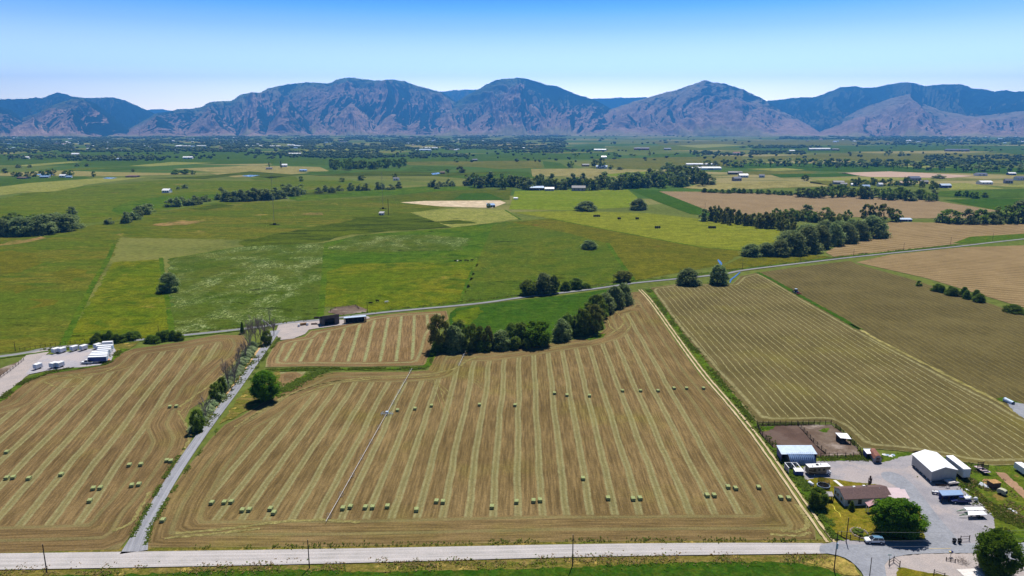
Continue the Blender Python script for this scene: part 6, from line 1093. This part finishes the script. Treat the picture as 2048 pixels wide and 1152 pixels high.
for y in (-.72, .72): b = MB(); b.tube((1.2, y - .08, .3), (1.2, y + .08, .3), .3, .3, 12); b.build('wheel', BLACK, o)
def crumpled(name, label, cat, px, mat, h=.35, seed=1):
    pts = [P(*q).xy for q in px]; c = sum(pts, Vector((0, 0))) / len(pts); b = MB(); r = random.Random(seed); n = 9; A, B_, C_, D_ = [p - c for p in pts]; vs = []
    for i in range(n + 1):
        for j in range(n + 1): q = A.lerp(B_, i / n).lerp(D_.lerp(C_, i / n), j / n); e = 0 if i in (0, n) or j in (0, n) else 1; vs.append((q.x + r.uniform(-.15, .15), q.y + r.uniform(-.15, .15), .03 + e * r.uniform(.03, h)))
    b.add(vs, [(i * (n + 1) + j, (i + 1) * (n + 1) + j, (i + 1) * (n + 1) + j + 1, i * (n + 1) + j + 1) for i in range(n) for j in range(n)]); o = b.build(name, mat); o.location = (c.x, c.y, .24); return tag(o, label, cat)
crumpled('tarpaulin', 'crumpled white and blue tarpaulin on the rough grass', 'tarpaulin', [(1956, 971), (1980, 981), (1978, 975), (1960, 965)], TARP); crumpled('plywood_sheet', 'loose tan plywood sheets beside the timber box', 'plywood', [(1966, 972), (1982, 976), (1980, 966), (1968, 966)], WOODB, .2, 2); crumpled('plywood_sheet', 'tan boards lying above the tarpaulin', 'plywood', [(1964, 964), (1979, 964), (1978, 960), (1966, 960)], WOODB, .2, 4); crumpled('plastic_sheet', 'strip of white sheeting on the lower rough grass', 'sheeting', [(2016, 1020), (2036, 1030), (2037, 1027), (2019, 1018)], TARP, .15, 3); crumpled('board', 'white plank in the grass behind the blue shelter', 'plank', [(1929, 979), (1937, 984), (1938, 982.5), (1930, 977.5)], W_WHITE, .06, 6)
o = thing('flat_trailer', 'low flat trailer with a grey sheet before the large pale shed', 'trailer', (1898, 974), (1919, 971.5)); o.location.z = .24; wq = dist((1898, 974), (1919, 971.5)); b = MB(); b.box(0, 0, .62, wq, 3.0, .78); b.build('deck', GREYW, o)
for x in (.8, wq - .8):
    for y in (.1, 2.9): b = MB(); b.tube((x, y - .1, .32), (x, y + .1, .32), .32, .32, 12); b.build('wheel', BLACK, o)
b = MB(); b.box(.2, .3, .784, wq * .7, 2.4, 1.0); b.build('load', CONC, o)
o = thing('log_heap', 'dark heap of scrap logs before the large pale shed', 'log heap', (1876, 974)); o.location.z = .24; b = MB(); r = random.Random(3)
for k in range(9): x = r.uniform(0, 2.0); y = r.uniform(-.4, .8); b.tube((x - .6, y, .15 + .12 * (k % 3)), (x + 1.8, y + r.uniform(-.3, .3), .15 + .14 * (k % 3)), .14, .12, 7)
b.build('logs', DWOOD, o)
crumpled('scrap_sheet', 'pale scrap beside the shelter roof', 'scrap', [(1890, 979), (1900, 979), (1899, 974), (1889, 975)], GREYW, .3, 8); crumpled('white_sheet', 'white sheets stacked behind the pickup', 'sheeting', [(1929, 997), (1944, 1001), (1942, 994), (1930, 990)], TARP, .4, 9)
o = thing('yard_light', 'yard lamp on a thin pole before the large pale shed', 'lamp', (1884.5, 964)); b = MB(); b.tube((0, 0, 0), (0, 0, 3.0), .06, .05, 6); b.build('pole', W_GREY, o); b = MB(); b.box(-.28, -.2, 3.0, .28, .2, 3.16); b.build('lamp_head', W_WHITE, o)
# barn-roofed garden shed, lean-tos
o = thing('garden_shed', 'small shed with a rusty red barn roof and grey doors', 'shed', (1747.5, 927.5), (1762.5, 926.5)); o.location.z = .25; ws = dist((1747.5, 927.5), (1762.5, 926.5)); bk = loc(o, (1737, 913)); ls = bk.y; SH4 = Matrix(((1, bk.x / ls, 0, 0), (0, 1, 0, 0), (0, 0, 1, 0), (0, 0, 0, 1)))
b = MB(); pr_ = [(0, 0), (ws, 0), (ws, 1.5), (ws * .8, 2.2), (ws / 2, 2.5), (ws * .2, 2.2), (0, 1.5)]; b.prism(pr_, 0, ls); sheared(b, SH4).build('wall', GREYW, o); b = MB(); k = .12; ro = [(-k, 1.42), (ws * .2 - k * .4, 2.24), (ws / 2, 2.56), (ws * .8 + k * .4, 2.24), (ws + k, 1.42), (ws + k, 1.52), (ws * .8 + k * .4, 2.34), (ws / 2, 2.66), (ws * .2 - k * .4, 2.34), (-k, 1.52)]
b.prism(ro, -.12, ls + .12); sheared(b, SH4).build('roof', REDR, o)
for x0, x1 in ((ws * .27, ws * .49), (ws * .51, ws * .73)): b = MB(); b.box(x0, -.04, .1, x1, -.005, 1.75); dr = b.build('door', WOOD, o); b = MB(); b.box(x0 + .06, -.06, .9, x1 - .06, -.042, .97); b.build('brace', W_WHITE, dr)
lean('animal_shelter', 'small lean-to with a white sheet roof behind the garden shed', 'shelter', [(1734, 907.5, 2.0), (1751.5, 906.5, 2.0), (1743.5, 897.5, 2.3), (1726, 897.3, 2.3)], W_ROOF, W_BLUW, (0, 1), .12)
lean('animal_shelter', 'loafing shelter with a white sheet roof inside the corral', 'shelter', [(1681, 876, 2.2), (1703, 878, 2.2), (1694, 866.5, 2.7), (1670.5, 865.3, 2.7)], W_ROOF, WOOD, (0, .5, 1), .12, sides=False)
for i, (x, y) in enumerate([(1768, 910), (1775, 911), (1781, 913), (1786, 911)]): crumpled('tin_sheet', f'pale tin sheet in the weeds right of the garden shed, {ordn(i)} from the left', 'tin sheet', [(x - 4, y + 2), (x + 4, y + 2.5), (x + 3, y - 1), (x - 4, y - 1)], W_SILV if i % 2 else W_ROOF, .2, 20 + i)
# corral fences
def fence(label, px, n, h=1.35, rails=3, mat=DWOOD, group='corral fences', solid=False):
    pts = [P(*q) for q in px]; o = empty('fence', pts[0] + Vector((0, 0, .28))); L = [0]
    for a, b in zip(pts, pts[1:]): L.append(L[-1] + (b - a).length)
    ps = []
    for i in range(n):
        s_ = L[-1] * i / (n - 1); k = max(j for j in range(len(pts) - 1) if L[j] <= s_ + 1e-6); q = pts[k].lerp(pts[k + 1], (s_ - L[k]) / (L[k + 1] - L[k])) - pts[0]; ps.append(q); b = MB(); b.tube((q.x, q.y, -.2), (q.x, q.y, h + .25), .11, .1, 7); b.build('post', mat, o)
    for a, c in zip(ps, ps[1:]):
        b = MB()
        for k in range(rails): z = h * (k + 1) / rails - .08; b.tube((a.x, a.y, z), (c.x, c.y, z), .06, .06, 5)
        b.build('rail', mat, o)
    tag(o, label, 'fence', group)
fence('dark wooden fence along the far side of the corral', [(1514, 851.5), (1596, 851), (1662, 850)], 14, 1.5, 4); fence('dark wooden fence down the field side of the corral', [(1662, 850), (1679, 862), (1718, 902), (1723, 914)], 10); fence('dark wooden fence dividing the corral into two pens', [(1596, 851.5), (1629, 889), (1651, 909)], 9); fence('wooden fence on the track side of the corral', [(1514, 852), (1521, 868), (1545, 894)], 7); fence('wooden fence between the corral and the gravel yard', [(1641, 915.5), (1684, 915.5), (1708, 914.5), (1723, 914.5)], 6, 1.3, 2)
fence('short wooden fence with a red post beside the bins', [(1920.5, 1084), (1938, 1083)], 2, 1.3, 2, group='roadside fences'); fence('wooden gate fence at the corner of the forecourt', [(1778, 1131), (1779, 1123), (1798, 1128), (1799, 1135)], 3, 1.3, 2, group='roadside fences'); fence('wooden fence on the lawn at the bottom', [(1867, 1153), (1888, 1160)], 2, 1.4, 3, group='roadside fences'); fence('low rail fence on the pinkish gravel', [(1892, 1122.5), (1910, 1126)], 3, .6, 2, group='roadside fences'); fence('wire fence along the house lawn', [(1682, 1073), (1709, 1083), (1735, 1082)], 4, 1.0, 2, group='roadside fences')
fence('wooden pen beside the drive in the west', [(2, 757), (20, 744), (48, 722)], 9, 1.1, 2, group='western fences'); fence('post fence above the trailer yard', [(40, 702), (90, 694), (170, 684)], 14, 1.1, 1, group='western fences')
fence('dark board pen beside the open-fronted barn', [(661, 624), (663, 619), (712, 613), (718, 619)], 8, 1.1, 3, group='western fences')
for i, (x, y) in enumerate(((1908, 1088), (1918.5, 1088.5))):
    o = thing('wheelie_bin', ['black wheeled bin standing apart at the roadside', 'black wheeled bin beside the short fence'][i], 'bin', (x, y)); o.location.z = .33; b = MB(); b.add([(-.28, -.3, .08), (.28, -.3, .08), (.28, .3, .08), (-.28, .3, .08), (-.36, -.38, 1.05), (.36, -.38, 1.05), (.36, .38, 1.05), (-.36, .38, 1.05)], [(3, 2, 1, 0), (4, 5, 6, 7), (0, 1, 5, 4), (1, 2, 6, 5), (2, 3, 7, 6), (3, 0, 4, 7)]); b.build('body', BLACK, o); b = MB(); slab(b, [(-.4, -.42, 1.14), (.4, -.42, 1.14), (.4, .42, 1.18), (-.4, .42, 1.18)], .08); b.build('lid', BLACK, o)
    for s in (-.3, .3): b = MB(); b.tube((s - .05, .34, .12), (s + .05, .34, .12), .12, .12, 10); b.build('wheel', BLACK, o)
o = thing('mail_post', 'yellow and dark mailbox post at the road edge', 'mailbox', (1901, 1115)); o.location.z = .3; b = MB(); b.tube((0, 0, 0), (0, 0, 1.1), .06, .06, 6); b.build('post', DWOOD, o); b = MB(); b.box(-.5, -.15, 1.1, -.05, .25, 1.4); b.build('box', plain('yellow_box', (.6, .5, .2), .6), o); b = MB(); b.box(.0, -.15, 1.1, .45, .3, 1.45); b.build('box', BLUEP, o)
o = thing('street_sign', 'thin street sign post at the junction corner', 'sign', (1777, 1131)); o.location.z = .3; b = MB(); b.tube((0, 0, 0), (0, 0, 2.7), .045, .045, 6); b.build('post', plain('sign_post', (.55, .52, .4), .7), o); b = MB(); b.box(-.45, -.02, 2.5, .45, .02, 2.72); b.build('plate', metal('green_plate', (.1, .3, .28), .4), o)
o = thing('dry_brush', 'tangled dry brown brush heap on the pinkish gravel', 'brush heap', (1924, 1126)); o.location.z = .28; b = MB(); r = random.Random(6)
for k in range(70): p_ = Vector((r.uniform(-1, 1), r.uniform(-1.3, 1.3), r.uniform(0, .5))); b.tube(p_, p_ + Vector((r.uniform(-.8, .8), r.uniform(-.8, .8), r.uniform(0, .7))), .03, .015, 4, False)
b.build('twigs', WOOD, o)
strip('slab', 'pale concrete slab at the bottom edge', [(1925, 1152), (1965, 1150)], 4.5, CONC, .34, sub=0)
# ---- western trailer yard
def mini_trailer(a, rz, label):
    o = thing('cargo_trailer', label, 'trailer', a, None, 'small white cargo trailers'); o.location.z = .31; o.rotation_euler.z = rz; b = MB(); b.prism([(-1.05, .5), (1.05, .5), (1.05, 2.35), (.9, 2.5), (-.9, 2.5), (-1.05, 2.35)], 0, 3.1); b.build('body', W_WHITE, o); b = MB(); b.box(-.9, -.03, .6, -.03, -.005, 2.2); b.box(.03, -.03, .6, .9, -.005, 2.2); b.build('door', W_SILV, o)
    for y in (1.2, 2.0):
        for x in (-1.0, 1.0): b = MB(); b.tube((x - .12, y, .34), (x + .12, y, .34), .34, .34, 10); b.build('wheel', BLACK, o)
    b = MB(); b.tube((-.6, 3.1, .5), (0, 4.2, .5), .06, .06, 5); b.tube((.6, 3.1, .5), (0, 4.2, .5), .06, .06, 5); b.build('drawbar', DWOOD, o)
for i, a in enumerate([(106, 709), (119, 708), (143, 704.5), (162, 703), (190, 700)]): mini_trailer(a, -.35, f'small white cargo trailer, {ordn(i)} from the left along the back of the yard')
for i, a in enumerate([(70, 741), (102, 738.5), (114.5, 737.5)]): mini_trailer(a, -.3, f'small white cargo trailer, {ordn(i)} from the left at the front edge of the yard')
for i, (x0, x1, y) in enumerate([(205, 226, 696), (193, 226, 703.5), (196, 222, 707.5), (195, 222, 711.5), (184, 216, 716), (181.5, 215.5, 719.5), (179, 215, 722.5), (176.5, 214, 726.5)]):
    o = thing('long_trailer', f'long white trailer, {ordn(i)} from the back in the close-parked row', 'trailer', (x0, y + 1.5), (x1, y), 'long white trailers'); o.location.z = .31; L = dist((x0, y + 1.5), (x1, y)); b = MB(); b.box(0, 0, .8, L, 1.75, 2.9); b.build('body', W_SILV if i % 3 == 1 else W_WHITE, o); b = MB(); slab(b, [(-.03, -.03, 2.96), (L + .03, -.03, 2.96), (L + .03, 1.78, 2.96), (-.03, 1.78, 2.96)], .05); b.build('roof', W_ROOF, o)
    if i == 7: b = MB(); b.box(.15, -.03, .9, L - .15, -.005, 2.6); b.build('side_panel', W_BLUW, o)
    for x in (L - 1.5, L - 2.5):
        for y_ in (.05, 1.7): b = MB(); b.tube((x, y_ - .12, .42), (x, y_ + .12, .42), .42, .42, 10); b.build('wheel', BLACK, o)
    for y_ in (.3, 1.5): b = MB(); b.box(1.4, y_ - .06, 0, 1.55, y_ + .06, .9); b.build('landing_leg', DWOOD, o)
o = thing('flatbed_trailer', 'orange flatbed trailer below the long white trailers', 'trailer', (197, 726.5), (209, 725.5)); o.location.z = .31; b = MB(); b.box(0, 0, .6, 4.4, 2, .8); b.build('deck', ORNG, o)
for x in (1.4, 2.4):
    for y_ in (.05, 1.95): b = MB(); b.tube((x, y_ - .1, .33), (x, y_ + .1, .33), .33, .33, 10); b.build('wheel', BLACK, o)
# ---- open-fronted barn and long shelter at the end of the lane
o = thing('open_barn', 'dark weathered barn with a wide black open front', 'barn', (645, 652.5), (679, 648)); o.location.z = .3; wb_ = dist((645, 652.5), (679, 648)); hb = height(645, 652.5, 633.5); b = MB(); D_ = 6.0
b.box(0, 0, 0, 1.4, .25, hb); b.box(wb_ - 2.6, 0, 0, wb_, .25, hb); b.box(1.41, 0, hb * .66, wb_ - 2.61, .25, hb); b.box(0, .26, 0, .2, D_, hb - 1.75); b.box(wb_ - .2, .26, 0, wb_, D_, hb - 1.75); b.box(.21, D_ - .2, 0, wb_ - .21, D_, hb - 1.75); b.build('wall', WGREY, o)
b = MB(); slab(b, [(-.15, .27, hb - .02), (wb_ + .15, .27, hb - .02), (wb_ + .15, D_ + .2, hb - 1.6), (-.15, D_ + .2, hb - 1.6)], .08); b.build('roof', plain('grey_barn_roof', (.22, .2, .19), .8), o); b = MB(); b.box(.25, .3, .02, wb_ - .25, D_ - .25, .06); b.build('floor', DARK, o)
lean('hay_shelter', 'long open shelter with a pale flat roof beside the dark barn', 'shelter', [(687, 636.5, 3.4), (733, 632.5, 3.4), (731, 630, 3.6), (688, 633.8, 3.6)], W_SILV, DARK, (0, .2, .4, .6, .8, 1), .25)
for i, (x, y, s) in enumerate([(694, 643, 1.3), (705, 642, 1.6), (716, 641, 1.5)]): o = link('hay_bale', bmsh[0]); p = P(x, y) + Vector((0, .4, .28)); o.location = p; o.scale = (s, 1, 1.2); tag(o, f'tan bale under the long shelter, {ordn(i)} from the left', 'hay bale', 'bales under the long shelter')
for i, (x, y) in enumerate([(598, 654), (615, 651.5)]): o = thing('water_barrel', f'white barrel {["left", "right"][i]} of the stacked firewood', 'barrel', (x, y)); o.location.z = .28; b = MB(); b.tube((0, 0, 0), (0, 0, .7), .62, .68, 14); b.tube((0, 0, .7), (0, 0, 1.35), .68, .55, 14); b.build('barrel', W_WHITE, o); b = MB(); b.ring((0, 0, .7), (0, 0, 1), .68, .05, 16, 5); b.build('hoop', W_GREY, o)
o = thing('firewood_pile', 'brown stack of firewood between two white barrels', 'firewood', (600.5, 652.5), (612, 651)); o.location.z = .28; b = MB()
for k in range(4):
    for j in range(12): b.tube((j * .36 + .18 * (k % 2), 0, .16 + k * .3), (j * .36 + .18 * (k % 2), 1.0, .16 + k * .3), .16, .16, 7)
b.build('logs', WOODB, o)
o = thing('log', 'dark log lying beside the open barn', 'log', (628, 650)); o.location.z = .28; b = MB(); b.tube((-1.5, 0, .4), (1.8, .3, .4), .4, .34, 10); b.build('trunk', WOOD, o); b = MB(); b.tube((.5, .2, .6), (.9, .6, 1.2), .1, .05, 6); b.build('branch', WOOD, o)
o = thing('water_trough', 'brown trough behind the open barn', 'trough', (634, 637.5)); b = MB(); b.box(-1.5, -.5, .3, 1.5, .5, .4); b.box(-1.5, -.5, .4, 1.5, -.4, 1.1); b.box(-1.5, .4, .4, 1.5, .5, 1.1); b.box(-1.5, -.4, .4, -1.4, .4, 1.1); b.box(1.4, -.4, .4, 1.5, .4, 1.1); b.build('basin', WOOD, o)
for x in (-1.2, 1.2): b = MB(); b.box(x - .1, -.4, 0, x + .1, .4, .3); b.build('leg', WOOD, o)
# ---- cattle
def cow(px, py, label, mat, rz, s=1.0):
    b = MB(); sp = [(-1.15, 1.05, .18), (-1.0, 1.08, .36), (-.5, 1.0, .42), (.1, .98, .46), (.6, 1.02, .44), (.95, 1.12, .30), (1.25, 1.2, .2), (1.5, 1.1, .17), (1.75, .92, .11)]
    n = 10; vs = [(x, r_ * .8 * math.cos(2 * math.pi * i / n), z + r_ * math.sin(2 * math.pi * i / n)) for x, z, r_ in sp for i in range(n)]; b.add(vs, [(k * n + i, (k + 1) * n + i, (k + 1) * n + (i + 1) % n, k * n + (i + 1) % n) for k in range(len(sp) - 1) for i in range(n)] + [tuple(range(n - 1, -1, -1)), tuple(range((len(sp) - 1) * n, len(sp) * n))])
    for x, dx in ((-.85, -.08), (.7, .03)):
        for y in (-.2, .2): b.tube((x, y, .85), (x + dx, y, .42), .15, .085, 7); b.tube((x + dx, y, .44), (x + dx * .3, y, 0), .085, .06, 7)
    for y in (-.16, .16): b.tube((1.36, y, 1.28), (1.32, y * 2.1, 1.3), .05, .02, 5)
    b.tube((-1.14, 0, 1.2), (-1.24, 0, .5), .035, .03, 5); o = b.build('cow', mat, None, True); o.location = P(px, py) + Vector((0, 0, .2)); o.rotation_euler.z = rz; o.scale = (s, s, s); tag(o, label, 'cow', 'grazing cattle')
COWB = plain('black_hide', (.015, .014, .013), .8); COWW = plain('white_hide', (.7, .68, .64), .8)
cow(741, 609, 'black cow standing near the barn pen, lower of two', COWB, .3); cow(755, 604.5, 'black cow standing near the barn pen, upper of two', COWB, 2.8); cow(773, 607, 'white cow grazing by the back lane', COWW, .4)
for i, (x, y) in enumerate([(911, 524), (915, 524.2), (921, 523.5), (931, 523), (936, 523.4), (944, 522.6)]): cow(x, y, f'dark cow in the far herd line, {ordn(i)} from the left', COWB if i != 1 else COWW, i * 1.3)
# ---- tractor with rake
o = thing('tractor', 'blue tractor towing a rake on the grassy strip between raked fields', 'tractor', (1590, 586.5), (1597, 589)); o.location.z = .3; b = MB(); b.box(.2, -.5, .8, 2.9, .5, 1.5); b.box(2.9, -.42, .75, 3.4, .42, 1.4); b.build('body', BLUEP, o); b = MB(); b.add([(.0, -.75, 1.4), (1.6, -.75, 1.4), (1.6, .75, 1.4), (0, .75, 1.4), (.15, -.7, 2.75), (1.4, -.7, 2.75), (1.4, .7, 2.75), (.15, .7, 2.75)], [(0, 1, 5, 4), (1, 2, 6, 5), (2, 3, 7, 6), (3, 0, 4, 7), (4, 5, 6, 7)]); b.build('cab', GLASS, o); b = MB(); b.box(.05, -.8, 2.76, 1.5, .8, 2.9); b.build('roof', W_SILV, o)
for x, r_ in ((.5, .85), (2.9, .55)):
    for y in (-.85, .85): wheel(o, x, y, r_, .45)
b = MB(); b.tube((3.3, 0, .9), (4.2, 0, .7), .08, .08, 6); b.box(4.0, -1.6, .5, 4.4, 1.6, .8); [b.ring((4.6, y, .5), (.3, 1, 0), .5, .05, 14, 5) for y in (-1.3, -.6, 0, .6, 1.3)]; b.build('front_rake', REDM, o)
b = MB(); b.tube((.1, 0, .8), (-1.2, 0, .8), .08, .08, 6); b.box(-2.0, -1.1, .5, -1.2, 1.1, 1.1); b.build('implement', DWOOD, o)
# ---- culvert at the field edge
o = thing('culvert_pipe', 'pale grey pipe end at the gravel patch on the field edge', 'pipe', (2009, 803), (2026, 810)); Lc = dist((2009, 803), (2026, 810)); b = MB(); b.tube((0, 0, .8), (Lc, 0, .6), .95, .85, 18, False); b.build('pipe', W_SILV, o, True); b = MB(); b.ring((0, 0, .8), (1, 0, 0), .95, .08, 18, 6); b.build('collar', W_SILV, o)
Fd('grey gravel patch at the field edge', ASPH, [(2012, 806), (2030, 806), (2060, 812), (2120, 830), (2120, 870), (2048, 838), (2030, 826)], .3, rag=.3); Fd('weeds around the culvert', GR_WEED, [(1990, 798), (2010, 796), (2046, 808), (2030, 812), (2000, 803)], .26, rag=.5)
o = thing('field_trailer', 'white box trailer standing at the right edge of the rough grass', 'trailer', (2046, 953), (2056, 953)); o.location.z = .2; b = MB(); b.box(0, 0, .6, 2.3, 4.5, 2.5); b.build('body', W_WHITE, o)
for y in (1.6, 2.6): b = MB(); b.tube((-.02, y, .35), (.2, y, .35), .35, .35, 10); b.build('wheel', BLACK, o)
strip('dirt_track', 'brown dirt strip on the rough ground', [(2000, 946), (2020, 965), (2060, 1000)], 3.0, gravel('brown_dirt', (.30, .19, .12), (.24, .15, .095)), .23, rag=.3)
# ================================================================ HAZE
hz = bpy.data.materials.new('haze'); hz.use_nodes = True; ht = hz.node_tree
for n_ in list(ht.nodes): ht.nodes.remove(n_)
ho = ht.nodes.new('ShaderNodeOutputMaterial'); hv = ht.nodes.new('ShaderNodeVolumePrincipled')
hv.inputs['Color'].default_value = (.08, .38, 1.0, 1); hv.inputs['Density'].default_value = 6.4e-5; hv.inputs['Anisotropy'].default_value = 0.3
ht.links.new(hv.outputs[0], ho.inputs['Volume'])
mb = MB(); mb.box(-25600, -25600, -7, 25600, 26500, 1900); o = mb.build('haze', hz); tag(o, 'thin blue haze over the valley', None, None, 'stuff')
